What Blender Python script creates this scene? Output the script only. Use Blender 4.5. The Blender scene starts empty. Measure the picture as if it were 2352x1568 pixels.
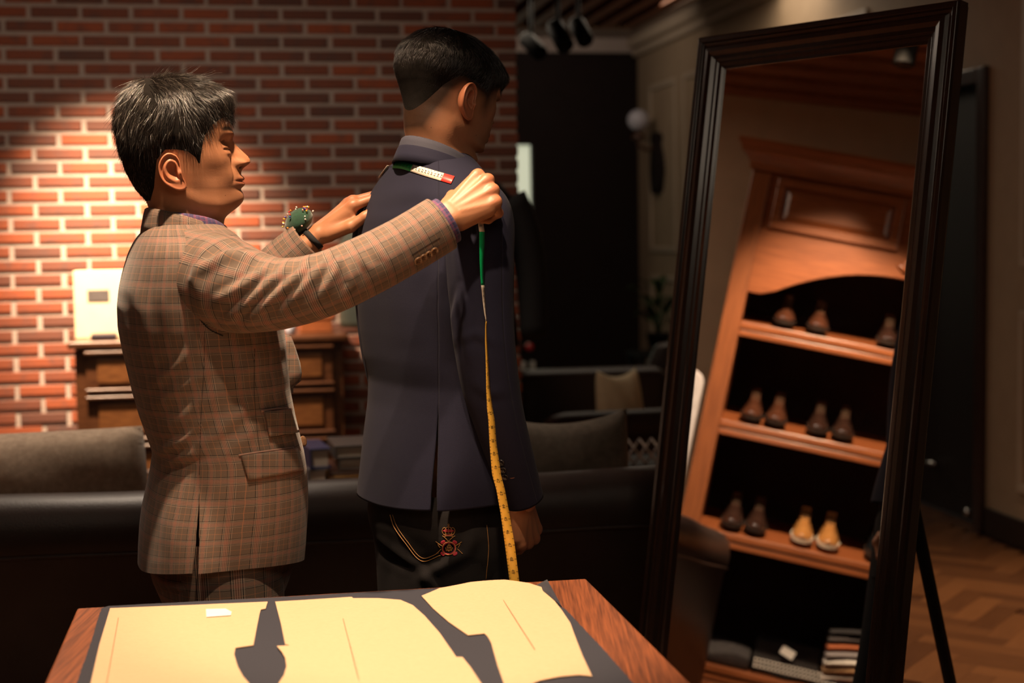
import bpy, bmesh, math, random
import numpy as np
from mathutils import Vector, Matrix
from mathutils.bvhtree import BVHTree

# ------------------------------------------------------------------ camera
FPX, CAMH = 3400.0, 1.45
PITCH, ROLL, PHI = math.radians(4.32), math.radians(-0.86), math.radians(10.33)
scene = bpy.context.scene
COL = scene.collection
_c, _s = math.cos(ROLL), math.sin(ROLL)
_F = Vector((0, math.cos(PITCH), -math.sin(PITCH)))
_X = Vector((1, 0, 0))
_U = Vector((0, math.sin(PITCH), math.cos(PITCH)))
cam_r = _X * _c + _U * _s
cam_u = -_X * _s + _U * _c
cam_data = bpy.data.cameras.new('camera')
cam_data.sensor_width = 36.0
cam_data.lens = FPX / 2352.0 * 36.0
cam_data.clip_start = 0.05
cam_data.dof.use_dof = True
cam_data.dof.focus_distance = 2.68
cam_data.dof.aperture_fstop = 3.0
cam = bpy.data.objects.new('camera', cam_data)
COL.objects.link(cam)
m = Matrix.Identity(4)
for i in range(3):
    m[i][0], m[i][1], m[i][2] = cam_r[i], cam_u[i], -_F[i]
m[0][3], m[1][3], m[2][3] = 0, 0, CAMH
cam.matrix_world = m
scene.camera = cam

vs = scene.view_settings
vs.view_transform = 'Standard'
vs.look = 'None'
vs.gamma = 1.0
vs.use_curve_mapping = False
vs.exposure = 0.0

# ------------------------------------------------------------------ world + lights
world = bpy.data.worlds.new('world')
scene.world = world
world.use_nodes = True
world.node_tree.nodes['Background'].inputs[0].default_value = (1.0, 0.82, 0.66, 1)
world.node_tree.nodes['Background'].inputs[1].default_value = 0.02

WARM = (1.0, 0.70, 0.45)
ROOM = Matrix.Rotation(PHI, 4, 'Z')


def lamp(kind, name, loc, target, power, color=WARM, size=0.08, cone=60, blend=0.4, sizey=None):
    d = bpy.data.lights.new(name, kind)
    d.energy = power
    d.color = color
    if kind == 'SPOT':
        d.spot_size = math.radians(cone)
        d.spot_blend = blend
        d.shadow_soft_size = size
    elif kind == 'AREA':
        d.shape = 'RECTANGLE'
        d.size = size
        d.size_y = sizey or size
    else:
        d.shadow_soft_size = size
    o = bpy.data.objects.new(name, d)
    COL.objects.link(o)
    o.location = loc
    v = Vector(target) - Vector(loc)
    o.rotation_euler = v.to_track_quat('-Z', 'Y').to_euler()
    return o


# ceiling spots (room track lighting) plus added area fills that have no fixture in the room
lamp('SPOT', 'key_spot', (-0.46, 2.24, 2.78), (-0.38, 2.44, 0.9), 300, size=0.03, cone=50, blend=0.5)
lamp('SPOT', 'table_spot', (-0.12, 1.62, 2.78), (-0.04, 2.40, 0.88), 115, size=0.03, cone=37, blend=0.5)
lamp('SPOT', 'brick_spot', ROOM @ Vector((-0.80, 5.72, 2.78)), ROOM @ Vector((-0.30, 6.70, 0.74)), 1250, size=0.05, cone=56, blend=1.0)
lamp('SPOT', 'shelf_spot', (-1.05, 3.10, 2.78), (-2.0, 3.12, 1.20), 300, size=0.03, cone=56, blend=0.7)
lamp('SPOT', 'floor_spot', ROOM @ Vector((2.6, 4.6, 2.78)), ROOM @ Vector((2.55, 4.4, 0)), 190, size=0.06, cone=80, blend=0.8)
lamp('AREA', 'room_fill', (0.25, 0.5, 2.79), (0.15, 1.9, 1.0), 14, color=(1.0, 0.80, 0.60), size=1.6, sizey=1.2)  # invented soft fill from above and behind the camera
lamp('AREA', 'wall_fill', ROOM @ Vector((-0.35, 5.1, 2.79)), ROOM @ Vector((-0.35, 5.15, 0.6)), 15, color=(1.0, 0.80, 0.62), size=1.6, sizey=0.9)  # added fill lifting the ambient level on the brick wall
lamp('AREA', 'hall_fill', ROOM @ Vector((2.2, 8.6, 2.79)), ROOM @ Vector((2.5, 8.6, 0)), 24, color=(1.0, 0.82, 0.62), size=0.8, sizey=3.0)  # added overhead fill brightening the hall and side wall
lamp('SPOT', 'sofa_spot', ROOM @ Vector((-0.35, 4.05, 2.78)), ROOM @ Vector((-0.35, 4.0, 0)), 95, color=(1.0, 0.80, 0.62), size=0.12, cone=82, blend=0.7)
lamp('AREA', 'hall_ceiling_fill', ROOM @ Vector((2.0, 10.6, 2.90)), ROOM @ Vector((2.2, 11.6, 3.2)), 5, color=(1.0, 0.84, 0.70), size=1.2, sizey=0.1)  # made-up uplight that brightens the hall's plaster ceiling


# ------------------------------------------------------------------ projection helpers
def ray(px, py):
    a0, b0 = (px - 1176) / FPX, (784 - py) / FPX
    a, b = a0 * _c - b0 * _s, a0 * _s + b0 * _c
    return np.array([a, math.cos(PITCH) + b * math.sin(PITCH), -math.sin(PITCH) + b * math.cos(PITCH)])


CAMP = np.array([0, 0, CAMH])


def at(px, py, v):
    r = ray(px, py)
    return CAMP + r * (v / r[1])


def atz(px, py, z):
    r = ray(px, py)
    return CAMP + r * ((z - CAMH) / r[2])


def to_room(q):
    c, s = math.cos(PHI), math.sin(PHI)
    return np.array([q[0] * c + q[1] * s, -q[0] * s + q[1] * c, q[2]])


def atY(px, py, Y):
    r = ray(px, py)
    return to_room(CAMP + r * (Y / to_room(r)[1]))


def atX(px, py, X):
    r = ray(px, py)
    return to_room(CAMP + r * (X / to_room(r)[0]))


def proj(V):
    V = np.asarray(V, float).reshape(-1, 3)
    d = V - CAMP
    y = d[:, 1] * math.cos(PITCH) - d[:, 2] * math.sin(PITCH)
    z = d[:, 1] * math.sin(PITCH) + d[:, 2] * math.cos(PITCH)
    a, b = d[:, 0] / y, z / y
    return np.stack([1176 + FPX * (a * _c + b * _s), 784 - FPX * (-a * _s + b * _c)], 1)


# ------------------------------------------------------------------ object helpers
WORLDM = {}


def reg(o, parent=None, M=None):
    COL.objects.link(o)
    W = M.copy() if M is not None else Matrix.Identity(4)
    if parent is not None:
        o.parent = parent
        o.matrix_parent_inverse = WORLDM[parent.name].inverted()
    o.matrix_basis = W
    WORLDM[o.name] = W
    return o


def tag(o, label=None, cat=None, group=None, kind=None):
    if label: o['label'] = label
    if cat: o['category'] = cat
    if group: o['group'] = group
    if kind: o['kind'] = kind
    return o


def empty(name, loc, label=None, cat=None, group=None, kind=None, M=None):
    o = bpy.data.objects.new(name, None)
    o.empty_display_size = 0.05
    reg(o, None, M if M is not None else Matrix.Translation(Vector(loc)))
    return tag(o, label, cat, group, kind)


def mk(name, V, Fc, mt, parent=None, smooth=True, uv=None, col=None, M=None, bevel=0, solid=0, subsurf=0, seg=2, midx=None):
    me = bpy.data.meshes.new(name)
    me.from_pydata([tuple(map(float, v)) for v in V], [], [tuple(map(int, f)) for f in Fc])
    me.validate()
    if mt is not None:
        for q in (mt if isinstance(mt, (list, tuple)) else [mt]):
            me.materials.append(q)
    if midx is not None:
        me.polygons.foreach_set('material_index', midx)
    if smooth:
        me.polygons.foreach_set('use_smooth', [True] * len(me.polygons))
    if uv is not None:
        ul = me.uv_layers.new(name='UVMap')
        li = np.empty(len(me.loops), int)
        me.loops.foreach_get('vertex_index', li)
        ul.data.foreach_set('uv', np.asarray(uv, float)[li].ravel())
    if col is not None:
        ca = me.color_attributes.new('tint', 'FLOAT_COLOR', 'POINT')
        ca.data.foreach_set('color', np.asarray(col, float).ravel())
    me.update()
    o = bpy.data.objects.new(name, me)
    reg(o, parent, M)
    if bevel:
        b = o.modifiers.new('bevel', 'BEVEL')
        b.width = bevel
        b.segments = seg
        b.limit_method = 'ANGLE'
        b.angle_limit = math.radians(40)
    if solid:
        s = o.modifiers.new('solid', 'SOLIDIFY')
        s.thickness = solid
        s.offset = 0
    if subsurf:
        s = o.modifiers.new('sub', 'SUBSURF')
        s.levels = s.render_levels = subsurf
    return o


class MB:
    """mesh builder; everything is added in the frame M"""
    def __init__(self, M=None):
        self.V, self.F, self.M = [], [], M

    def add(self, V, Fc, M=None):
        n = len(self.V)
        for v in V:
            p = Vector(v)
            if M is not None: p = M @ p
            if self.M is not None: p = self.M @ p
            self.V.append(p)
        self.F += [tuple(i + n for i in f) for f in Fc]
        return self

    def box(self, x0, x1, y0, y1, z0, z1, M=None):
        V = [(x, y, z) for z in (z0, z1) for y in (y0, y1) for x in (x0, x1)]
        return self.add(V, [(0, 2, 3, 1), (4, 5, 7, 6), (0, 1, 5, 4), (2, 6, 7, 3), (0, 4, 6, 2), (1, 3, 7, 5)], M)

    def tube(self, pts, r, n=10, M=None, cap=True):
        V, Fc = tube_geo(pts, r, n, cap)
        return self.add(V, Fc, M)

    def lathe(self, prof, n=24, M=None, cap=True):
        V, Fc = [], []
        for (r, z) in prof:
            for k in range(n):
                a = 2 * math.pi * k / n
                V.append((r * math.cos(a), r * math.sin(a), z))
        for i in range(len(prof) - 1):
            for k in range(n):
                k2 = (k + 1) % n
                Fc.append((i * n + k, i * n + k2, (i + 1) * n + k2, (i + 1) * n + k))
        if cap:
            Fc.append(tuple(range(n - 1, -1, -1)))
            Fc.append(tuple((len(prof) - 1) * n + k for k in range(n)))
        return self.add(V, Fc, M)

    def prism(self, poly, z0, z1, M=None):
        n = len(poly)
        V = [(x, y, z0) for x, y in poly] + [(x, y, z1) for x, y in poly]
        Fc = [tuple(range(n - 1, -1, -1)), tuple(range(n, 2 * n))]
        Fc += [(i, (i + 1) % n, n + (i + 1) % n, n + i) for i in range(n)]
        return self.add(V, Fc, M)

    def loft(self, rings, M=None, closed=True, caps=True):
        n = len(rings[0])
        V = [p for r in rings for p in r]
        Fc = []
        for i in range(len(rings) - 1):
            for k in range(n if closed else n - 1):
                k2 = (k + 1) % n
                Fc.append((i * n + k, i * n + k2, (i + 1) * n + k2, (i + 1) * n + k))
        if caps and closed:
            Fc.append(tuple(range(n - 1, -1, -1)))
            Fc.append(tuple((len(rings) - 1) * n + k for k in range(n)))
        return self.add(V, Fc, M)

    def build(self, name, mt, parent=None, **kw):
        return mk(name, self.V, self.F, mt, parent, **kw)


def frames(P):
    P = np.asarray(P, float)
    T = np.gradient(P, axis=0)
    T /= np.linalg.norm(T, axis=1)[:, None]
    a = np.array([0, 0, 1.0]) if abs(T[0][2]) < 0.9 else np.array([1.0, 0, 0])
    n = a - T[0] * (a @ T[0])
    n /= np.linalg.norm(n)
    Ns = [n]
    for i in range(1, len(P)):
        n = Ns[-1] - T[i] * (Ns[-1] @ T[i])
        Ns.append(n / np.linalg.norm(n))
    Ns = np.array(Ns)
    return T, Ns, np.cross(T, Ns)


def tube_geo(pts, r, n=10, cap=True):
    P = np.asarray(pts, float)
    T, N, B = frames(P)
    r = np.broadcast_to(np.asarray(r, float), (len(P),))
    th = np.arange(n) * 2 * math.pi / n
    V = (P[:, None, :] + r[:, None, None] * (np.cos(th)[None, :, None] * N[:, None, :] + np.sin(th)[None, :, None] * B[:, None, :])).reshape(-1, 3)
    Fc = []
    for i in range(len(P) - 1):
        for k in range(n):
            k2 = (k + 1) % n
            Fc.append((i * n + k, i * n + k2, (i + 1) * n + k2, (i + 1) * n + k))
    if cap:
        Fc.append(tuple(range(n - 1, -1, -1)))
        Fc.append(tuple((len(P) - 1) * n + k for k in range(n)))
    return V, Fc


def spline(P, m):
    """Catmull-Rom resample of control rows (any dimension) to m rows"""
    P = np.asarray(P, float)
    n = len(P)
    d = np.linalg.norm(np.diff(P[:, :3], axis=0), axis=1)
    u = np.concatenate([[0], np.cumsum(d)])
    t = np.linspace(0, u[-1], m)
    out = np.empty((m, P.shape[1]))
    tan = np.empty_like(P)
    for i in range(n):
        a, b = max(i - 1, 0), min(i + 1, n - 1)
        tan[i] = (P[b] - P[a]) / max(u[b] - u[a], 1e-9)
    for k, tt in enumerate(t):
        i = min(max(np.searchsorted(u, tt, side='right') - 1, 0), n - 2)
        h = u[i + 1] - u[i]
        s = (tt - u[i]) / h
        h00, h10, h01, h11 = 2 * s**3 - 3 * s**2 + 1, s**3 - 2 * s**2 + s, -2 * s**3 + 3 * s**2, s**3 - s**2
        out[k] = h00 * P[i] + h10 * h * tan[i] + h01 * P[i + 1] + h11 * h * tan[i + 1]
    return out


def smoothcols(A, it=2):
    A = np.array(A, float)
    for _ in range(it):
        A[1:-1] = 0.25 * A[:-2] + 0.5 * A[1:-1] + 0.25 * A[2:]
    return A


def vnormals(V, Fc):
    V = np.asarray(V, float)
    N = np.zeros_like(V)
    for q in (3, 4):
        f = np.array([x for x in Fc if len(x) == q], int)
        if len(f) == 0: continue
        n = np.cross(V[f[:, 2]] - V[f[:, 0]], V[f[:, -1]] - V[f[:, 1]]) if q == 4 else np.cross(V[f[:, 1]] - V[f[:, 0]], V[f[:, 2]] - V[f[:, 0]])
        for k in range(q):
            np.add.at(N, f[:, k], n)
    return N / np.maximum(np.linalg.norm(N, axis=1), 1e-12)[:, None]


# ------------------------------------------------------------------ materials
def s2l(r, g, b):
    f = lambda x: ((x / 255 + 0.055) / 1.055) ** 2.4 if x > 10.3 else x / 255 / 12.92
    return (f(r), f(g), f(b), 1)


def newmat(name):
    mt = bpy.data.materials.new(name)
    mt.use_nodes = True
    nt = mt.node_tree
    return mt, nt, nt.nodes['Principled BSDF']


def nd(nt, kind, **kw):
    n = nt.nodes.new(kind)
    for k, v in kw.items():
        if k.startswith('i_'):
            n.inputs[k[2:].replace('_', ' ')].default_value = v
        else:
            setattr(n, k, v)
    return n


def mth(nt, op, a, b=None, c=None):
    n = nt.nodes.new('ShaderNodeMath')
    n.operation = op
    for i, x in enumerate((a, b, c)):
        if x is None: continue
        if isinstance(x, (int, float)): n.inputs[i].default_value = x
        else: nt.links.new(x, n.inputs[i])
    return n.outputs[0]


def mixc(nt, fac, a, b, blend='MIX'):
    n = nt.nodes.new('ShaderNodeMix')
    n.data_type = 'RGBA'
    n.blend_type = blend
    for sock, x in ((n.inputs[0], fac), (n.inputs[6], a), (n.inputs[7], b)):
        if isinstance(x, (int, float)): sock.default_value = x
        elif isinstance(x, tuple): sock.default_value = x
        else: nt.links.new(x, sock)
    return n.outputs[2]


def pm(name, c1, c2=None, scale=30.0, rough=0.5, bump=0.0, stretch=(1, 1, 1), coat=0.0, metal=0.0, detail=4.0, spec=0.5, sheen=0.0, coords='Object', bscale=None, sss=0.0, trans=0.0):
    mt, nt, bs = newmat(name)
    c2 = c2 or tuple(x * 0.8 for x in c1[:3]) + (1,)
    tc = nd(nt, 'ShaderNodeTexCoord')
    mp = nd(nt, 'ShaderNodeMapping')
    mp.inputs['Scale'].default_value = stretch
    nt.links.new(tc.outputs[coords], mp.inputs['Vector'])
    nz = nd(nt, 'ShaderNodeTexNoise', i_Scale=scale, i_Detail=detail, i_Roughness=0.6)
    nt.links.new(mp.outputs[0], nz.inputs['Vector'])
    ramp = nd(nt, 'ShaderNodeValToRGB')
    ramp.color_ramp.elements[0].position = 0.3
    ramp.color_ramp.elements[1].position = 0.7
    ramp.color_ramp.elements[0].color = c2
    ramp.color_ramp.elements[1].color = c1
    nt.links.new(nz.outputs['Fac'], ramp.inputs[0])
    nt.links.new(ramp.outputs[0], bs.inputs['Base Color'])
    bs.inputs['Roughness'].default_value = rough
    bs.inputs['Metallic'].default_value = metal
    bs.inputs['Specular IOR Level'].default_value = spec
    bs.inputs['Coat Weight'].default_value = coat
    bs.inputs['Coat Roughness'].default_value = 0.15
    bs.inputs['Sheen Weight'].default_value = sheen
    if trans: bs.inputs['Transmission Weight'].default_value = trans
    if bump:
        b = nd(nt, 'ShaderNodeBump', i_Strength=bump, i_Distance=0.002)
        if bscale:
            nz2 = nd(nt, 'ShaderNodeTexNoise', i_Scale=bscale, i_Detail=3.0)
            nt.links.new(mp.outputs[0], nz2.inputs['Vector'])
            nt.links.new(nz2.outputs['Fac'], b.inputs['Height'])
        else:
            nt.links.new(nz.outputs['Fac'], b.inputs['Height'])
        nt.links.new(b.outputs[0], bs.inputs['Normal'])
    return mt


def wood(name, c1, c2, axis=0, scale=6.0, rough=0.35, coat=0.3, fine=1.0):
    st = [18.0 * fine] * 3
    st[axis] = 1.2
    return pm(name, c1, c2, scale=scale, rough=rough, bump=0.12, stretch=tuple(st), coat=coat, detail=6.0)


M = {}
M['cream'] = pm('cream_paint', s2l(176, 152, 124), s2l(168, 144, 117), scale=8, rough=0.7)
M['trim'] = pm('cream_trim', s2l(196, 176, 152), s2l(188, 168, 145), scale=8, rough=0.5)
M['grey_paint'] = pm('grey_paint', s2l(185, 168, 158), s2l(178, 161, 150), scale=5, rough=0.8)
M['dark_panel'] = pm('dark_panel', (0.017, 0.0085, 0.0070, 1), (0.013, 0.0065, 0.0052, 1), scale=6, rough=0.7, spec=0.2)
M['black'] = pm('black_metal', (0.006, 0.006, 0.006, 1), (0.004, 0.004, 0.004, 1), scale=20, rough=0.6, spec=0.3)
M['blackcloth'] = pm('black_cloth', (0.012, 0.012, 0.013, 1), (0.007, 0.007, 0.008, 1), scale=120, rough=0.9, bump=0.2)
M['frame'] = wood('mirror_frame_wood', (0.030, 0.013, 0.008, 1), (0.012, 0.006, 0.004, 1), axis=2, rough=0.28, coat=0.5)
M['cherry'] = wood('cherry_wood', (0.36, 0.115, 0.040, 1), (0.22, 0.065, 0.022, 1), axis=1, rough=0.33, coat=0.35)
M['cherry_v'] = wood('cherry_wood_upright', (0.33, 0.11, 0.038, 1), (0.20, 0.062, 0.022, 1), axis=2, rough=0.36, coat=0.3)
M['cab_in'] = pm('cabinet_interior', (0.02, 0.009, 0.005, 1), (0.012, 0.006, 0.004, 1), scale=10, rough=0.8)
M['table'] = wood('table_oak', (0.30, 0.085, 0.026, 1), (0.075, 0.020, 0.007, 1), axis=1, scale=7, rough=0.5, coat=0.03, fine=2.2)
M['walnut'] = wood('chest_walnut', (0.11, 0.042, 0.016, 1), (0.05, 0.018, 0.008, 1), axis=0, rough=0.35, coat=0.3)
M['walnut_p'] = wood('chest_panel', (0.19, 0.075, 0.022, 1), (0.10, 0.036, 0.011, 1), axis=0, rough=0.4, coat=0.2)
M['leather'] = pm('dark_leather', (0.045, 0.030, 0.026, 1), (0.032, 0.021, 0.018, 1), scale=9, rough=0.40, bump=0.25, bscale=260, spec=0.45)
M['leather2'] = pm('brown_leather', (0.040, 0.022, 0.018, 1), (0.026, 0.014, 0.011, 1), scale=9, rough=0.45, spec=0.3, bump=0.2, bscale=200)
M['pipe'] = pm('leather_piping', (0.055, 0.036, 0.032, 1), (0.04, 0.026, 0.022, 1), scale=40, rough=0.35)
M['greyfab'] = pm('taupe_fabric', (0.48, 0.36, 0.26, 1), (0.33, 0.24, 0.17, 1), scale=55, rough=0.95, bump=0.5, bscale=420, sheen=0.2)
M['olive'] = pm('olive_fabric', (0.15, 0.118, 0.09, 1), (0.10, 0.08, 0.06, 1), scale=50, rough=0.9, bump=0.4, bscale=380)
M['beige'] = pm('beige_linen', (0.78, 0.64, 0.42, 1), (0.68, 0.54, 0.34, 1), scale=30, rough=0.9, bump=0.3, bscale=300)
M['navycloth'] = pm('navy_suiting', (0.026, 0.028, 0.046, 1), (0.019, 0.021, 0.036, 1), scale=900, rough=0.85, bump=0.25, sheen=0.1)
M['paper'] = pm('kraft_card', (0.68, 0.46, 0.285, 1), (0.60, 0.40, 0.24, 1), scale=160, rough=0.8, stretch=(1, 4, 1))
M['pencil'] = pm('pencil_line', (0.30, 0.19, 0.10, 1), (0.25, 0.16, 0.09, 1), scale=60, rough=0.8)
M['white'] = pm('white_card', (0.86, 0.84, 0.80, 1), (0.80, 0.78, 0.74, 1), scale=40, rough=0.7)
M['whitefab'] = pm('white_padding', (0.62, 0.60, 0.62, 1), (0.52, 0.50, 0.52, 1), scale=25, rough=0.9, bump=0.3)
M['sage'] = pm('sage_cloth', (0.36, 0.42, 0.34, 1), (0.31, 0.37, 0.30, 1), scale=20, rough=0.85)
M['gold'] = pm('brass', (0.75, 0.52, 0.22, 1), (0.6, 0.4, 0.16, 1), scale=20, rough=0.3, metal=1.0)
M['steel'] = pm('polished_steel', (0.75, 0.73, 0.7, 1), (0.6, 0.58, 0.55, 1), scale=20, rough=0.25, metal=1.0)
M['leaf'] = pm('leaf_green', (0.035, 0.075, 0.02, 1), (0.015, 0.035, 0.01, 1), scale=12, rough=0.5)
M['slat'] = wood('ceiling_slat', (0.36, 0.14, 0.065, 1), (0.22, 0.08, 0.04, 1), axis=1, rough=0.6, coat=0)
M['globe'] = pm('opal_glass', (0.62, 0.60, 0.66, 1), (0.56, 0.54, 0.6, 1), scale=10, rough=0.25)

# ================================================================== the setting
def brick_material():
    mt, nt, bs = newmat('brick_face')
    oi = nd(nt, 'ShaderNodeObjectInfo')
    tc = nd(nt, 'ShaderNodeTexCoord')
    ramp = nd(nt, 'ShaderNodeValToRGB')
    cr = ramp.color_ramp
    cr.elements[0].position, cr.elements[0].color = 0.0, (0.12, 0.052, 0.038, 1)
    cr.elements[1].position, cr.elements[1].color = 1.0, (0.33, 0.080, 0.030, 1)
    for p, c in ((0.18, (0.16, 0.054, 0.033, 1)), (0.5, (0.225, 0.062, 0.030, 1)), (0.8, (0.28, 0.070, 0.029, 1))):
        e = cr.elements.new(p)
        e.color = c
    nt.links.new(oi.outputs['Random'], ramp.inputs[0])
    add = nd(nt, 'ShaderNodeVectorMath', operation='ADD')
    sc = nd(nt, 'ShaderNodeVectorMath', operation='SCALE')
    sc.inputs[3].default_value = 1.0
    comb = nd(nt, 'ShaderNodeCombineXYZ')
    nt.links.new(mth(nt, 'MULTIPLY', oi.outputs['Random'], 37.0), comb.inputs[0])
    nt.links.new(mth(nt, 'MULTIPLY', oi.outputs['Random'], 91.0), comb.inputs[2])
    nt.links.new(tc.outputs['Object'], add.inputs[0])
    nt.links.new(comb.outputs[0], add.inputs[1])
    nz = nd(nt, 'ShaderNodeTexNoise', i_Scale=16.0, i_Detail=4.0)
    nt.links.new(add.outputs[0], nz.inputs['Vector'])
    r2 = nd(nt, 'ShaderNodeValToRGB')
    r2.color_ramp.elements[0].position = 0.50
    r2.color_ramp.elements[1].position = 0.72
    nt.links.new(nz.outputs['Fac'], r2.inputs[0])
    f = mth(nt, 'MULTIPLY', r2.outputs[0], 0.6)
    c = mixc(nt, f, ramp.outputs[0], (0.085, 0.055, 0.052, 1))
    nt.links.new(c, bs.inputs['Base Color'])
    bs.inputs['Roughness'].default_value = 0.75
    nz2 = nd(nt, 'ShaderNodeTexNoise', i_Scale=130.0, i_Detail=4.0)
    nt.links.new(add.outputs[0], nz2.inputs['Vector'])
    b = nd(nt, 'ShaderNodeBump', i_Strength=0.5, i_Distance=0.003)
    nt.links.new(nz2.outputs['Fac'], b.inputs['Height'])
    nt.links.new(b.outputs[0], bs.inputs['Normal'])
    return mt


M['brick'] = brick_material()
M['mortar'] = pm('mortar', (0.47, 0.39, 0.345, 1), (0.40, 0.33, 0.29, 1), scale=40, rough=0.9, bump=0.3)

YW, XBE, XLW, XRW, YEND, YFRONT = 6.7, 1.262, -2.03, 3.388, 12.4, -1.6
BP, BL_, Z0, XJ = 0.06033, 0.2137, 2.4409, -0.8645
CEIL, TOPZ = 2.82, 3.25

# floor: dark base and herringbone blocks where the photo shows them
fl = tag(MB(ROOM).box(XLW - 1, XRW + 0.1, YFRONT, YEND + 0.1, -0.06, -0.008).build('floor', pm('floor_oak_base', (0.13, 0.052, 0.02, 1), (0.07, 0.026, 0.011, 1), scale=6, rough=0.4, stretch=(6, 1, 1)), smooth=False), kind='structure')
parq = []
mt, nt, bs = newmat('parquet_block')
oi = nd(nt, 'ShaderNodeObjectInfo')
tc = nd(nt, 'ShaderNodeTexCoord')
mp = nd(nt, 'ShaderNodeMapping')
mp.inputs['Scale'].default_value = (2.0, 30, 10)
nt.links.new(tc.outputs['Object'], mp.inputs[0])
nz = nd(nt, 'ShaderNodeTexNoise', i_Scale=4.0, i_Detail=6.0)
nt.links.new(mp.outputs[0], nz.inputs['Vector'])
rp = nd(nt, 'ShaderNodeValToRGB')
rp.color_ramp.elements[0].color = (0.075, 0.026, 0.010, 1)
rp.color_ramp.elements[1].color = (0.30, 0.125, 0.045, 1)
nt.links.new(mth(nt, 'ADD', mth(nt, 'MULTIPLY', oi.outputs['Random'], 0.6), mth(nt, 'MULTIPLY', nz.outputs['Fac'], 0.45)), rp.inputs[0])
nt.links.new(rp.outputs[0], bs.inputs['Base Color'])
bs.inputs['Roughness'].default_value = 0.33
M['parquet'] = mt


def cboxmesh(name, lx, ly, lz, ch, mt):
    """chamfered-top block, x/y centred, z from 0 to lz"""
    V = []
    for (s, z) in ((0, 0), (0, lz - ch), (ch, lz)):
        for (x, y) in ((-1, -1), (1, -1), (1, 1), (-1, 1)):
            V.append((x * (lx / 2 - s), y * (ly / 2 - s), z))
    Fc = [(3, 2, 1, 0), (8, 9, 10, 11)]
    for i in (0, 4):
        for k in range(4):
            Fc.append((i + k, i + (k + 1) % 4, i + 4 + (k + 1) % 4, i + 4 + k))
    me = bpy.data.meshes.new(name)
    me.from_pydata(V, [], Fc)
    me.materials.append(mt)
    return me


pl = cboxmesh('floor_block', 0.36, 0.09, 0.008, 0.0012, M['parquet'])
rnd = random.Random(5)
cells = []
A = 0.09
for i in range(-40, 60):
    for j in range(-40, 60):
        # herringbone: long side 4 units of A, in a frame turned 45 degrees
        for o, (cx, cy) in enumerate(((i + 4 * j + 2.0, i - 4 * j + 0.5), (i - 0.5 + 4 * j, i + 2.0 - 4 * j))):
            x, y = cx * A, cy * A
            X = (x - y) * 0.7071 + 2.6
            Y = (x + y) * 0.7071 + 2.0
            ang = math.radians(45 + (90 if o else 0))
            cells.append((X, Y, ang))
seen = set()
nfl = 0
for X, Y, ang in cells:
    k = (round(X, 2), round(Y, 2))
    if k in seen: continue
    seen.add(k)
    if not (1.5 < X < 3.3 and 3.9 < Y < 6.6): continue
    w = ROOM @ Vector((X, Y, 0))
    p = proj([w])[0]
    if not (2030 < p[0] < 2430 and 1180 < p[1] < 1640): continue
    o = bpy.data.objects.new('floor_block', pl)
    reg(o, fl, Matrix.Translation(w + Vector((0, 0, -0.008))) @ Matrix.Rotation(PHI + ang, 4, 'Z'))
    nfl += 1

# brick wall
wb = MB(ROOM)
wb.box(XLW, XBE - 0.006, YW, YW + 0.30, 0, TOPZ)
wallb = tag(wb.build('wall_back', M['mortar'], smooth=False), kind='structure')
BH = 0.0410
meshes = {}


def brickmesh(L):
    k = round(L, 3)
    if k not in meshes:
        V = []
        d, ch = 0.010, 0.0025
        for (s, y) in ((0, 0.0), (0, -(d - ch)), (ch, -d)):
            for (x, z) in ((-1, -1), (1, -1), (1, 1), (-1, 1)):
                V.append((x * (k / 2 - s), y, z * (BH / 2 - s)))
        Fc = [(0, 1, 2, 3), (11, 10, 9, 8)]
        for i in (0, 4):
            for q in range(4):
                Fc.append((i + 4 + q, i + 4 + (q + 1) % 4, i + (q + 1) % 4, i + q))
        me = bpy.data.meshes.new('brick')
        me.from_pydata(V, [], Fc)
        me.materials.append(M['brick'])
        meshes[k] = me
    return meshes[k]


def inpoly(x, y, poly):
    c = False
    n = len(poly)
    for i in range(n):
        x0, y0 = poly[i]
        x1, y1 = poly[(i + 1) % n]
        if (y0 > y) != (y1 > y) and x < (x1 - x0) * (y - y0) / (y1 - y0) + x0:
            c = not c
    return c


HID = [[(300, 260), (420, 195), (520, 260), (540, 470), (640, 620), (960, 560), (830, 690), (640, 740), (640, 1000), (330, 1000), (285, 780), (285, 640), (340, 510)],
       [(930, 120), (1040, 90), (1120, 140), (1130, 340), (1125, 460), (1150, 560), (1150, 1000), (850, 1000), (830, 700), (840, 500), (930, 350)],
       [(190, 800), (770, 800), (770, 1000), (190, 1000)]]
rest = MB(ROOM)
cnt = 0
rnd = random.Random(11)
for i in range(-9, 40):
    zc = Z0 - BP * (i + 0.5)
    if zc < 0.03 or zc > CEIL + 0.1: continue
    x = XJ + (0 if i % 2 == 0 else BL_ / 2) - BL_ * 13
    while x < XBE:
        a, b = x + 0.0098, x + BL_ - 0.0098
        x += BL_
        if a < XLW: continue
        b = min(b, XBE)
        if b - a < 0.03: continue
        jx = rnd.uniform(-0.0025, 0.0025)
        w = ROOM @ Vector(((a + b) / 2 + jx, YW, zc + rnd.uniform(-0.0012, 0.0012)))
        pp = proj([w])[0]
        vis = -75 < pp[0] < 1215 and -18 < pp[1] < 990
        if vis and not any(inpoly(pp[0], pp[1], h) for h in HID):
            o = bpy.data.objects.new('brick', brickmesh(b - a))
            reg(o, wallb, Matrix.Translation(w) @ Matrix.Rotation(PHI + rnd.uniform(-.002, .002), 4, 'Z'))
            cnt += 1
        else:
            rest.box(a, b, YW - 0.009, YW, zc - BH / 2, zc + BH / 2)
print('BRICKS', cnt, 'FLOOR', nfl)
tag(rest.build('brick', M['brick'], wallb, smooth=False), kind='stuff')

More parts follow.
